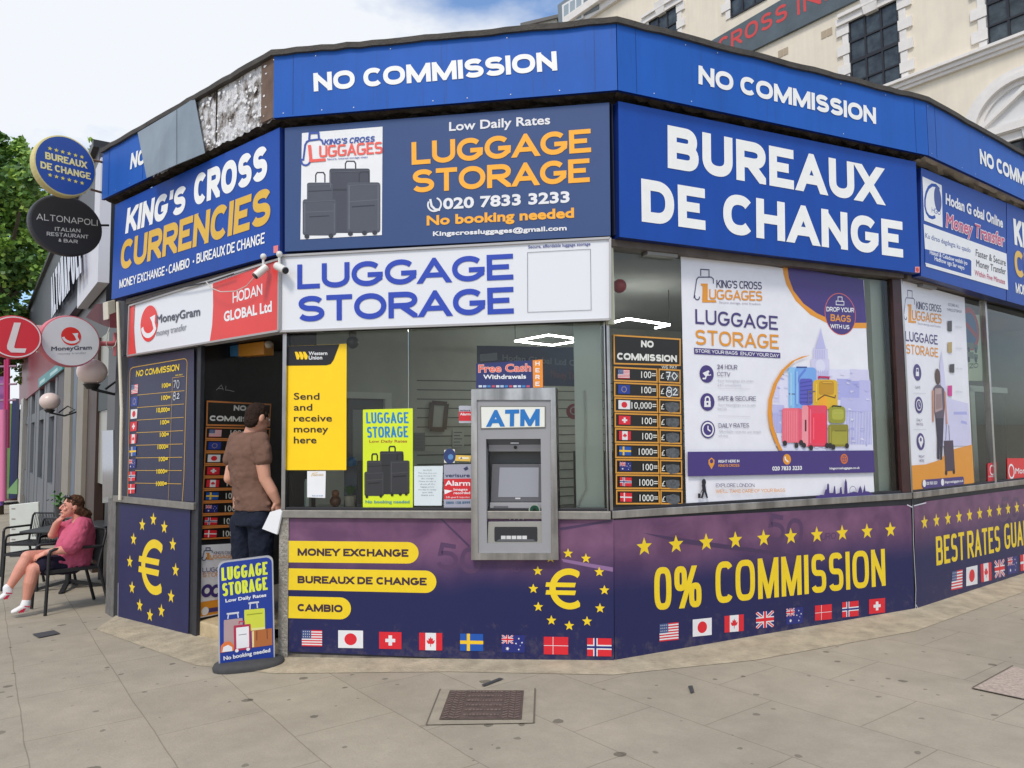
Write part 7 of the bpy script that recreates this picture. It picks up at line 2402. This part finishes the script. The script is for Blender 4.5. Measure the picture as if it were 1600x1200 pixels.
# dormer and the roof bits left of it
mb = MB()
DG = mat('dormer_grey', lin(120, 130, 138), rough=.7)
panel(mb, PB_, (871, 8), (935, -40), (935, 14), (873, 42), -1.5, .15, DG); d_ = mb.build('dormer', inn_)
mb = MB(); panel(mb, PB_, (878, 8), (911, -13), (911, 28), (879, 40), .15, .18, ink(226, 226, 226)); mb.build('dormer_window', d_)
mb = MB()
for x0, x1 in ((881, 888), (890.5, 898), (900.5, 908)): panel(mb, PB_, (x0, 11 - (x0 - 878) * .62), (x1, 11 - (x1 - 878) * .62), (x1, 38 - (x1 - 878) * .35), (x0, 38 - (x0 - 878) * .35), .18, .19, mat('dormer_glass', lin(150, 164, 172), rough=.15))
mb.build('dormer_panes', d_)
mb = MB(); panel(mb, PB_, (816, 40), (870, 26), (872, 60), (818, 60), -1.5, -.2, mat('coping', lin(176, 172, 164), rough=.8)); panel(mb, PB_, (813, 36), (872, 22), (872, 27), (813, 41), -1.6, -.1, mat('coping_top', lin(110, 108, 106), rough=.8)); mb.build('parapet', inn_)

# ------------------------------------------------------------------ trees at the left
def leaf_tree(label, blobs, n, trunk, mats_, size, seed, Yd):
    t = thing('leafy_tree', label, 'tree', trunk[0], group='trees beyond the restaurant')
    mb = MB(); mb.tube(trunk, .25, mat('bark', lin(84, 72, 58), rough=.95, var=.3), 10, r1=.12)
    top = Vector(trunk[-1])
    for (c, r) in blobs:
        c = Vector(c); mb.tube([top, top.lerp(c, .5) + Vector((0, 0, .2)), c], .1, MATS['bark'], 7, r1=.03)
    mb.build('trunk', t)
    mb = MB(); h = random.Random(seed)
    sub = []
    for (c, r) in blobs:
        for k in range(int(16 * r)):
            d = Vector((h.gauss(0, 1), h.gauss(0, 1), h.gauss(0, 1))).normalized() * r * h.uniform(.35, 1.0)
            sub.append((Vector(c) + d, r * h.uniform(.16, .34), h.choice(mats_)))
    for k in range(n):
        c, r, m = h.choice(sub)
        p = c + Vector((h.gauss(0, .5), h.gauss(0, .5), h.gauss(0, .42))) * r
        d = Vector((h.uniform(-1, 1), h.uniform(-1, 1), h.uniform(-.6, .6))).normalized() * size * h.uniform(.7, 1.4)
        s_ = d.cross(Vector((h.uniform(-1, 1), h.uniform(-1, 1), h.uniform(-1, 1)))).normalized() * size * .38
        mb.poly([p - d * .5, p + s_, p + d * .5, p - s_], m if h.random() < .75 else h.choice(mats_))
    mb.build('crown', t)
LM = []
for k, c in enumerate(((100, 138, 56), (128, 164, 70), (160, 190, 90), (76, 110, 52))):
    m = mat('leaf_%s' % ('deep', 'mid', 'light', 'dark')[k], lin(*c), rough=.55)
    LM.append(m)
B_ = lambda x, y, Y, r: (tuple(at_depth(x, y, Y)), r)
leaf_tree('large green tree filling the left edge above the red L sign', [B_(5, 300, 24, 1.6), B_(38, 300, 23, 1.1), B_(-25, 380, 24, 1.7), B_(30, 395, 23.5, 1.3), B_(60, 380, 25, 1.0), B_(10, 465, 24, 1.5), B_(15, 245, 25, .9), B_(-30, 280, 24, 1.4), B_(55, 445, 26, 1.2), B_(-20, 520, 24, 1.5), B_(25, 540, 27, 1.3)], 26000, [tuple(at_depth(-8, 860, 24)), tuple(at_depth(-5, 640, 24)), tuple(at_depth(0, 480, 24))], LM, .2, 3, 24)
leaf_tree('thin tree top showing between the blue round sign and the blue fascia', [B_(148, 232, 34, .55), B_(160, 258, 34, .8), B_(140, 290, 34, .8), B_(120, 330, 34, 1.2)], 900, [tuple(at_depth(140, 800, 34)), tuple(at_depth(145, 500, 34)), tuple(at_depth(146, 300, 34))], LM, .18, 8, 34)
# ------------------------------------------------------------------ chairs and table
CHB = mat('chair_black', lin(34, 34, 37), rough=.5, var=.15)
def make_chair(label):
    """faces -x locally, origin under the seat centre"""
    t = thing('outdoor_chair', label, 'chair', (0, 0, 0), group='black outdoor chairs')
    mb = MB()
    for k in range(9):
        y = -.2 + k * .05
        mb.bar((-.23, y, .44), (.22, y, .43), .036, .016, CHB)
    mb.bar((-.24, -.24, .435), (-.24, .24, .435), .03, .03, CHB); mb.bar((.22, -.24, .43), (.22, .24, .43), .03, .03, CHB)
    for s in (-1, 1): mb.bar((-.24, s * .24, .435), (.22, s * .24, .43), .03, .035, CHB)
    mb.build('seat', t)
    mb = MB()
    for k in range(17):
        y = -.2 + k * .025
        mb.tube([(.23, y, .48), (.285, y, .80)], .005, CHB, 5)
    mb.tube([(.222, -.245, .43), (.29, -.245, .78), (.294, -.22, .815), (.294, .22, .815), (.29, .245, .78), (.222, .245, .43)], .015, CHB, 8)
    mb.build('backrest', t)
    for s in (-1, 1):
        mb = MB(); mb.tube([(-.255, s * .26, 0), (-.24, s * .255, .42), (-.235, s * .255, .62)], .0165, CHB, 8); mb.build('leg', t)
        mb = MB(); mb.tube([(.34, s * .25, 0), (.23, s * .25, .43)], .0165, CHB, 8); mb.build('leg', t)
        mb = MB(); mb.tube([(-.235, s * .255, .60), (-.225, s * .255, .645), (-.19, s * .255, .66), (.262, s * .25, .645)], .016, CHB, 8); mb.build('armrest', t)
    return t
def copy_tree(o, parent=None):
    c = o.copy(); COL.objects.link(c)
    if parent: c.parent = parent
    for ch in [x for x in scene.objects if x.parent == o]: copy_tree(ch, c)
    return c
cb = Vector((.70, .714)); cw = Vector((-.714, .70))
fn = gnd(72, 962)
sc = Vector((fn.x, fn.y)) + cw * .255 + cb * .245
chair = make_chair('black slatted outdoor chair the woman in the pink shirt sits on')
chair.location = (sc.x, sc.y, gz(sc.x, sc.y)); chair.rotation_euler = (0, 0, math.atan2(cb.y, cb.x))
for lab, (x, y), rz_ in (('empty black outdoor chair nearest to the woman, its seat towards the camera', (58, 918), R(76)), ('empty black outdoor chair furthest left, its back against the white menu board', (50, 896), R(84))):
    c = copy_tree(chair); p = gnd(x, y); c.location = tuple(p); c.rotation_euler = (0, 0, rz_); c['label'] = lab
p = gnd(106, 920)
t = thing('cafe_table', 'black cafe table with a cross foot behind the seated woman', 'table', tuple(p))
mb = MB(); mb.box((p.x - .38, p.y - .36, p.z + .72), (p.x + .42, p.y + .36, p.z + .745), mat('table_top', lin(60, 64, 66), rough=.35)); mb.build('table_top', t, bevel=.006)
mb = MB(); mb.tube([p + Vector((0, 0, .06)), p + Vector((0, 0, .72))], .035, CHB, 12); mb.build('column', t)
mb = MB()
for k in range(4):
    q = R(20 + 90 * k); e_ = Vector((math.cos(q) * .36, math.sin(q) * .36, .012)); mb.bar(p + Vector((0, 0, .1)), p + e_, .05, .035, CHB); mb.tube([p + e_ - Vector((0, 0, .012)), p + e_ + Vector((0, 0, .02))], .03, CHB, 8)
mb.build('foot', t)
t = thing('cafe_table', 'low black side table against the restaurant wall behind the chair back', 'table', tuple(gnd(158, 905)))
mb = MB(); q_ = gnd(158, 905); mb.box((q_.x - .2, q_.y - .25, q_.z + .70), (q_.x + .3, q_.y + .25, q_.z + .74), MATS['table_top']); mb.build('table_top', t)
mb = MB(); mb.tube([q_, q_ + Vector((0, 0, .7))], .04, CHB, 10); mb.build('column', t)

# ------------------------------------------------------------------ people
class Blob:
    """closed shapes fused to ONE skin by a voxel remesh"""
    def __init__(s): s.bm = bmesh.new()
    def _grid(s, rings, closed=True):
        V = [[s.bm.verts.new(p) for p in r] for r in rings]
        n = len(V[0])
        for i in range(len(V) - 1):
            for k in range(n): s.bm.faces.new((V[i][k], V[i][(k + 1) % n], V[i + 1][(k + 1) % n], V[i + 1][k]))
        s.bm.faces.new(list(reversed(V[0]))); s.bm.faces.new(V[-1])
    def ell(s, c, r, R3=None, seg=16):
        c = Vector(c); R3 = R3 or Matrix.Identity(3)
        rings = []
        for i in range(1, seg // 2 + 4):
            th = math.pi * i / (seg // 2 + 4)
            rings.append([c + R3 @ Vector((r[0] * math.sin(th) * math.cos(6.2832 * k / seg), r[1] * math.sin(th) * math.sin(6.2832 * k / seg), -r[2] * math.cos(th))) for k in range(seg)])
        s._grid(rings)
    def cap(s, p, q, r0, r1, seg=14):
        p, q = Vector(p), Vector(q); d = (q - p).normalized(); a = d.orthogonal().normalized(); b = d.cross(a)
        rings = []
        for t in (80, 60, 40, 20): rings.append((p - d * r0 * math.sin(R(t)), r0 * math.cos(R(t))))
        for t in range(5): rings.append((p.lerp(q, t / 4), r0 + (r1 - r0) * t / 4))
        for t in (20, 40, 60, 80): rings.append((q + d * r1 * math.sin(R(t)), r1 * math.cos(R(t))))
        s._grid([[c + (a * math.cos(6.2832 * k / seg) + b * math.sin(6.2832 * k / seg)) * r for k in range(seg)] for c, r in rings])
    def chain(s, pts, rs):
        for i in range(len(pts) - 1): s.cap(pts[i], pts[i + 1], rs[i], rs[i + 1])
    def loft(s, secs, seg=20):
        """secs: (centre, half vector a, half vector b) from bottom to top"""
        s._grid([[Vector(c) + Vector(a) * math.cos(6.2832 * k / seg) + Vector(b) * math.sin(6.2832 * k / seg) for k in range(seg)] for c, a, b in secs])
    def build(s, name, m, parent, vox=.007, smooth=5, fold=0.0, fs=.09):
        me = bpy.data.meshes.new(name)
        bmesh.ops.recalc_face_normals(s.bm, faces=s.bm.faces)
        if parent is not None: bmesh.ops.translate(s.bm, verts=s.bm.verts, vec=-Vector(parent.location))
        s.bm.to_mesh(me); s.bm.free(); me.materials.append(m)
        o = link(bpy.data.objects.new(name, me)); o.parent = parent
        r = o.modifiers.new('fuse', 'REMESH'); r.mode = 'VOXEL'; r.voxel_size = vox; r.use_smooth_shade = True
        k = o.modifiers.new('soften', 'SMOOTH'); k.factor = .5; k.iterations = smooth
        if fold:
            tx = bpy.data.textures.get('folds%d' % int(fs * 1000)) or bpy.data.textures.new('folds%d' % int(fs * 1000), 'CLOUDS')
            tx.noise_scale = fs; tx.noise_depth = 2
            dsp = o.modifiers.new('folds', 'DISPLACE'); dsp.texture = tx; dsp.strength = fold; dsp.mid_level = .5
        return o
def skin_mat(name, rgb):
    m = mat(name, lin(*rgb), rough=.5, var=.08, vscale=14)
    b = m.node_tree.nodes['Principled BSDF']; b.inputs['Subsurface Weight'].default_value = .12; b.inputs['Subsurface Radius'].default_value = (.02, .008, .004)
    return m
def cloth(name, rgb, var=.12, sc=6, bump=.35, bs=22):
    return mat(name, lin(*rgb), rough=.9, var=var, vscale=sc, bump=bump, bscale=bs, spec=.2)
def hand(bl, wrist, fwd, side, nrm, curl=.5, L=.17, thumb=1):
    """palm, four unequal bent fingers and a side thumb; nrm = direction the fingers curl to"""
    fwd, side, nrm = Vector(fwd).normalized(), Vector(side).normalized(), Vector(nrm).normalized()
    w = Vector(wrist)
    for k in range(4): bl.cap(w + side * (k - 1.5) * .011, w + fwd * L * .5 + side * (k - 1.5) * .019, .013, .0105, 10)
    for k, f in enumerate((.86, 1.0, .95, .76)):
        p = w + fwd * L * .5 + side * (k - 1.5) * .02
        d = fwd.copy(); seg = L * .5 * f
        for j, q in enumerate((.42, .33, .25)):
            a = curl * (j + .6) * .9
            dd = (fwd * math.cos(a) + nrm * math.sin(a)).normalized()
            e = p + dd * seg * q; bl.cap(p, e, .0095 - j * .001, .0088 - j * .001, 9); p = e
    p = w + fwd * L * .12 - side * .028 * thumb
    e = p + (fwd * .8 - side * .6 * thumb + nrm * .3).normalized() * L * .2; e2 = e + (fwd * .95 + nrm * .35).normalized() * L * .17
    bl.cap(p, e, .014, .0115, 10); bl.cap(e, e2, .011, .009, 10)

# --- the man in the doorway
MY = 5.80
def mp(x, y, dy=0.0): return at_depth(300 + x / 4, 600 + y / 4, MY + dy)
foot = mp(380, 1560)
t = thing('person', 'man in a brown T-shirt and dark jeans standing in the kiosk doorway', 'person', (foot.x, foot.y, z_step))
mr, mf = Vector((.80, -.60, 0)), Vector((.60, .80, 0))
SKM = skin_mat('skin_man', (206, 152, 128))
bl = Blob()
hc = mp(410, 208, .02)
HR = Matrix((mr, mf, Vector((0, 0, 1)))).transposed()
tilt = Matrix.Rotation(R(-14), 3, mr)
HRt = tilt @ HR
hx = lambda a, b, c: hc + HRt @ Vector((a, b, c))
bl.ell(hc, (.073, .094, .105), HRt); bl.ell(hx(0, .03, -.06), (.058, .068, .062), HRt)
bl.cap(hx(0, .098, .0), hx(0, .112, -.028), .011, .014); bl.ell(hx(0, .086, -.07), (.026, .014, .008), HRt); bl.ell(hx(0, .082, -.098), (.03, .022, .022), HRt)
for s in (-1, 1): bl.ell(hx(s * .075, -.008, -.012), (.011, .022, .034), HRt)
bl.cap(mp(392, 252, .02), mp(368, 330, .03), .056, .066)
sh_r, el_r, wr_r = mp(428, 352, -.12), mp(455, 590, -.13), mp(532, 735, -.1)
bl.chain([sh_r, mp(440, 480, -.13), el_r, mp(500, 670, -.12), wr_r], [.062, .055, .045, .043, .031])
hd = (wr_r - el_r).normalized()
hand(bl, wr_r, hd * .7 + Vector((.1, .1, -.75)), mf, -mr, .55, .17)
sh_l, el_l, wr_l = mp(290, 360, .16), mp(235, 590, .12), mp(300, 640, .36)
bl.chain([sh_l, el_l, wr_l], [.06, .045, .032]); hand(bl, wr_l, mf, mr, Vector((0, 0, 1)), .5)
bl.loft([(mp(360, 780), mr * .16, mf * .1), (mp(345, 560), mr * .15, mf * .1), (mp(345, 380), mr * .16, mf * .09), (mp(365, 320), mr * .07, mf * .06)])
bl.build('body', SKM, t, .006, 3)
bl = Blob()
bl.ell(hx(0, -.012, .018), (.079, .096, .098), HRt); bl.ell(hx(0, -.045, -.03), (.07, .058, .07), HRt)
o = bl.build('hair', cloth('hair_dark', (52, 38, 32), .3, 30, .8, 90), t, .006, 3, .014, .03)
mb = MB()
for s in (-1, 1): mb.ball(hx(s * .032, .082, .0), .011, ink(240, 238, 234), 10, 7); mb.ball(hx(s * .032, .0905, .0), .0045, BLACK, 8, 6)
mb.build('eyes', t)
SHM = cloth('brown_tshirt', (116, 88, 76), .1, 5, .5, 14)
bl = Blob()
bl.loft([(mp(386, 786), mr * .196, mf * .125), (mp(380, 740), mr * .19, mf * .125), (mp(362, 640), mr * .178, mf * .12), (mp(350, 530), mr * .182, mf * .122), (mp(348, 430), mr * .2, mf * .12), (mp(352, 370), mr * .2, mf * .108), (mp(360, 328), mr * .15, mf * .088), (mp(368, 305), mr * .075, mf * .07)], 24)
bl.chain([mp(424, 352, -.12), mp(438, 400, -.13), mp(444, 466, -.135)], [.07, .071, .066]); bl.chain([sh_l, mp(250, 470, .14)], [.082, .072])
bl.cap(mp(340, 480, -.06), mp(420, 660, -.08), .03, .03)
for k, (x, y, x2, y2) in enumerate(((300, 520, 330, 700), (420, 500, 400, 740), (260, 720, 480, 750), (290, 640, 430, 690))): bl.cap(mp(x, y, -.105), mp(x2, y2, -.115), .012, .014)
bl.build('shirt', SHM, t, .008, 6, .03, .1)
JN = cloth('dark_jeans', (32, 37, 52), .25, 8, .4, 30)
bl = Blob()
bl.loft([(mp(385, 880), mr * .185, mf * .13), (mp(386, 840), mr * .188, mf * .13), (mp(386, 780), mr * .175, mf * .115)])
bl.chain([mp(325, 860, .06), mp(318, 1080, .05), mp(322, 1250, .04), mp(325, 1490, .05)], [.105, .085, .07, .065]); bl.chain([mp(435, 860, -.04), mp(430, 1080, -.03), mp(432, 1250, -.03), mp(432, 1490, -.03)], [.105, .088, .07, .065])
bl.build('jeans', JN, t, .008, 6, .026, .08)
bl = Blob()
for x, dy in ((325, .05), (432, -.03)):
    b0 = mp(x, 1530, dy); b0.z = z_step + .04
    bl.loft([(b0 + Vector((0, 0, -.038)) + mf * .05, mr * .045, mf * .14), (b0 + mf * .05, mr * .045, mf * .14), (b0 + Vector((0, 0, .04)) + mf * .0, mr * .04, mf * .08)])
bl.build('shoes', cloth('shoe_dark', (40, 38, 40)), t, .008, 3)
mb = MB()
q = [mp(*p, -.22) for p in ((438, 905), (530, 940), (560, 800), (545, 783), (488, 800))]
q2 = [p + mf * .012 for p in q]
mb.poly(q, WHITE); mb.poly(list(reversed(q2)), WHITE)
for k in range(5): n_ = (k + 1) % 5; mb.poly([q[k], q2[k], q2[n_], q[n_]], WHITE)
o = mb.build('paper_folder'); tag(o, 'white paper folder held low in the right hand of the man', 'folder')

# --- the seated woman
WP = Pl((sc.x, sc.y), u=cb)
wp = lambda x, y, d=0.0: WP.X(x / 5, 740 + y / 5, d)
wu, wn_ = Vector((cb.x, cb.y, 0)), Vector((WP.n.x, WP.n.y, 0))
t = thing('person', 'woman in a pink T-shirt and dark shorts sitting cross-legged and smoking', 'person', (sc.x, sc.y, gz(sc.x, sc.y)))
SKW = skin_mat('skin_woman', (214, 148, 128))
bl = Blob()
hc = wp(565, 255)
HF = -wu
HRm = Matrix((wn_, HF, Vector((0, 0, 1)))).transposed()
tl = Matrix.Rotation(R(-4), 3, wn_) @ HRm
hx = lambda a, b, c: hc + tl @ Vector((a, b, c))
bl.ell(hx(0, -.005, .012), (.072, .092, .1), tl); bl.ell(hx(0, .035, -.055), (.056, .058, .062), tl)
bl.cap(hx(0, .092, .012), hx(0, .112, -.022), .009, .0135); bl.ell(hx(0, .094, -.055), (.024, .012, .007), tl); bl.ell(hx(0, .092, -.068), (.022, .012, .008), tl); bl.ell(hx(0, .078, -.098), (.024, .02, .018), tl)
for s in (-1, 1): bl.ell(hx(s * .074, -.01, -.01), (.01, .02, .03), tl); bl.ell(hx(s * .035, .075, -.03), (.022, .018, .018), tl)
bl.cap(wp(595, 300), wp(620, 365), .052, .062)
bl.loft([(wp(560, 720), wn_ * .15, wu * .12), (wp(590, 560), wn_ * .15, wu * .12), (wp(622, 440), wn_ * .16, wu * .11), (wp(622, 360), wn_ * .08, wu * .07)])
# near arm lying on the thigh, far arm with the cigarette
bl.chain([wp(635, 400, .19), wp(560, 592, .26), wp(470, 600, .24), wp(370, 615, .2)], [.055, .046, .043, .031])
hand(bl, wp(372, 615, .2), wp(300, 642, .13) - wp(372, 615, .2), wn_ + Vector((0, 0, -.3)), Vector((0, 0, -1)) + wu * -.2, .45, .17)
bl.chain([wp(600, 400, -.18), wp(425, 470, -.2), wp(408, 478, -.2)], [.055, .044, .042]); bl.chain([wp(412, 478, -.2), wp(440, 400, -.12), wp(462, 368, -.06)], [.043, .038, .029])
hand(bl, wp(462, 368, -.06), wp(500, 318, -.01) - wp(462, 368, -.06), wn_ + wu * .2, wu + Vector((0, 0, .35)), .55, .155, -1)
# legs
bl.chain([wp(560, 690, -.1), wp(380, 655, -.02), wp(215, 650, .05)], [.09, .083, .062]); bl.chain([wp(215, 655, .05), wp(165, 740, .06), wp(72, 888, .06)], [.06, .06, .036])
bl.chain([wp(560, 705, .1), wp(400, 720, .11), wp(268, 742, .12)], [.09, .08, .06]); bl.chain([wp(262, 750, .12), wp(235, 850, .12), wp(208, 985, .11)], [.06, .061, .037])
bl.cap(wp(72, 888, .06), wp(58, 930, .06), .036, .034); bl.cap(wp(208, 985, .11), wp(200, 1040, .11), .037, .035)
bl.build('body', SKW, t, .0055, 3)
mb = MB()
for s in (-1, 1): mb.ball(hx(s * .033, .0745, .008), .007, ink(150, 120, 110), 10, 7); mb.ball(hx(s * .033, .0825, .008), .0042, BLACK, 8, 6); mb.bar(hx(s * .018, .094, .03), hx(s * .05, .08, .03), .006, .006, ink(92, 60, 44))
mb.build('eyes', t)
mb = MB(); mb.bar(hx(-.02, .104, -.061), hx(.02, .104, -.061), .004, .005, ink(176, 84, 84)); mb.build('lips', t)
bl = Blob()
bl.ell(hx(0, -.02, .03), (.081, .096, .096), tl); bl.ell(hx(0, -.055, -.03), (.076, .062, .085), tl)
bl.chain([hx(.0, -.07, -.06), wp(668, 320), wp(690, 350)], [.066, .06, .03]); bl.chain([hx(.05, -.05, -.04), wp(665, 318, .05), wp(696, 352, .05)], [.045, .04, .02]); bl.chain([hx(-.05, -.05, -.04), wp(665, 318, -.05), wp(690, 350, -.05)], [.045, .04, .02])
bl.build('hair', cloth('hair_brown', (88, 60, 44), .45, 40, 1.0, 60), t, .006, 3, .022, .035)
mb = MB()
for s in (-1, 1): mb.ball(hx(s * .036, .055, .098), .028, mat('sunglass', lin(30, 28, 34), rough=.1), 12, 8, (1, .45, .7))
for s in (-1, 1): mb.tube([hx(s * .066, .05, .092), hx(s * .084, -.04, .045)], .0035, BLACK, 6)
mb.build('sunglasses', t)
TSP = cloth('pink_tshirt', (196, 92, 120), .12, 5, .55, 13)
bl = Blob()
bl.loft([(wp(535, 740), wn_ * .2, wu * .205), (wp(540, 690), wn_ * .215, wu * .215), (wp(560, 620), wn_ * .215, wu * .2), (wp(590, 540), wn_ * .2, wu * .178), (wp(612, 460), wn_ * .195, wu * .155), (wp(630, 395), wn_ * .19, wu * .115), (wp(636, 360), wn_ * .13, wu * .085), (wp(628, 338), wn_ * .07, wu * .062)], 26)
bl.chain([wp(640, 400, .17), wp(600, 500, .235), wp(560, 560, .25)], [.085, .092, .098]); bl.chain([wp(605, 400, -.17), wp(500, 440, -.2)], [.085, .085])
for x, y, x2, y2, d in ((640, 430, 600, 640, .19), (690, 480, 650, 690, .14), (520, 600, 600, 680, .2), (470, 690, 640, 715, .2)): bl.cap(wp(x, y, d), wp(x2, y2, d), .014, .012)
bl.build('shirt', TSP, t, .008, 6, .032, .1)
bl = Blob()
bl.loft([(wp(560, 735), wn_ * .19, wu * .13), (wp(580, 680), wn_ * .19, wu * .14), (wp(600, 640), wn_ * .17, wu * .12)])
bl.chain([wp(560, 705, .1), wp(352, 718, .11)], [.11, .102]); bl.chain([wp(560, 690, -.1), wp(400, 660, -.02)], [.105, .097])
bl.build('shorts', cloth('navy_shorts', (34, 30, 48)), t, .008, 4, .02, .08)
RSH = ink(196, 44, 74)
for nm, (ax_, ay_, ad), (tx, ty) in (('shoe', (60, 948, .06), (-15, 985)), ('shoe', (200, 1052, .11), (85, 1090))):
    heel = wp(ax_ + 25, ay_ + 20, ad); toe = wp(tx, ty, ad)
    fw = (toe - heel); fw.z *= .6; Ls = fw.length; fw.normalize(); sd = wn_; upv = sd.cross(fw) if sd.cross(fw).z > 0 else fw.cross(sd)
    bl = Blob()
    secs = []
    for q, hw, hh, zc in ((0, .026, .032, .03), (.12, .034, .045, .04), (.3, .036, .05, .046), (.5, .038, .036, .03), (.72, .043, .027, .02), (.9, .036, .02, .014), (1.0, .018, .012, .01)):
        secs.append((heel + fw * Ls * q + upv * zc, sd * hw, upv * hh))
    bl.loft(secs)
    sh = bl.build(nm, mat('shoe_white', lin(226, 224, 224), rough=.6), t, .006, 3)
    bl = Blob()
    secs = [(heel + fw * Ls * q - upv * (.012), sd * hw, upv * .013) for q, hw in ((-.02, .02), (.1, .037), (.4, .038), (.75, .046), (.95, .034), (1.03, .012))]
    bl.loft(secs); bl.build('sole', mat('shoe_sole', lin(96, 84, 80), rough=.8), sh, .006, 2)
    # the sub-parts hang on the shoe
    mb = MB()
    for k in range(3):
        c0 = heel + fw * Ls * (.40 + k * .11) + sd * (.042 + k * .001) + upv * .0; c1 = c0 + upv * (.05 - k * .01) - fw * .03 - sd * .012
        mb.bar(c0, c1, .012, .006, RSH, tuple(sd))
    mb.bar(heel + sd * .034 + upv * .045 + fw * .0, heel + sd * .034 + upv * .06 + fw * .05, .01, .026, RSH, tuple(sd))
    mb.build('stripes', sh)
    bl = Blob(); a0 = wp(ax_ - 2 if ax_ < 100 else ax_ + 6, ay_ - 55, ad); bl.cap(a0, heel.lerp(toe, .22) + upv * .06, .041, .046); bl.build('sock', mat('sock_white', lin(228, 228, 230), rough=.9), t, .006, 2)
mb = MB(); mb.tube([wp(515, 312, -.01), wp(462, 317, .0)], .0042, ink(236, 234, 230), 8); mb.tube([wp(462, 317, .0), wp(456, 317.5, .0)], .0043, ink(120, 110, 106), 8)
o = mb.build('cigarette'); tag(o, 'cigarette between the fingers of the seated woman', 'cigarette')
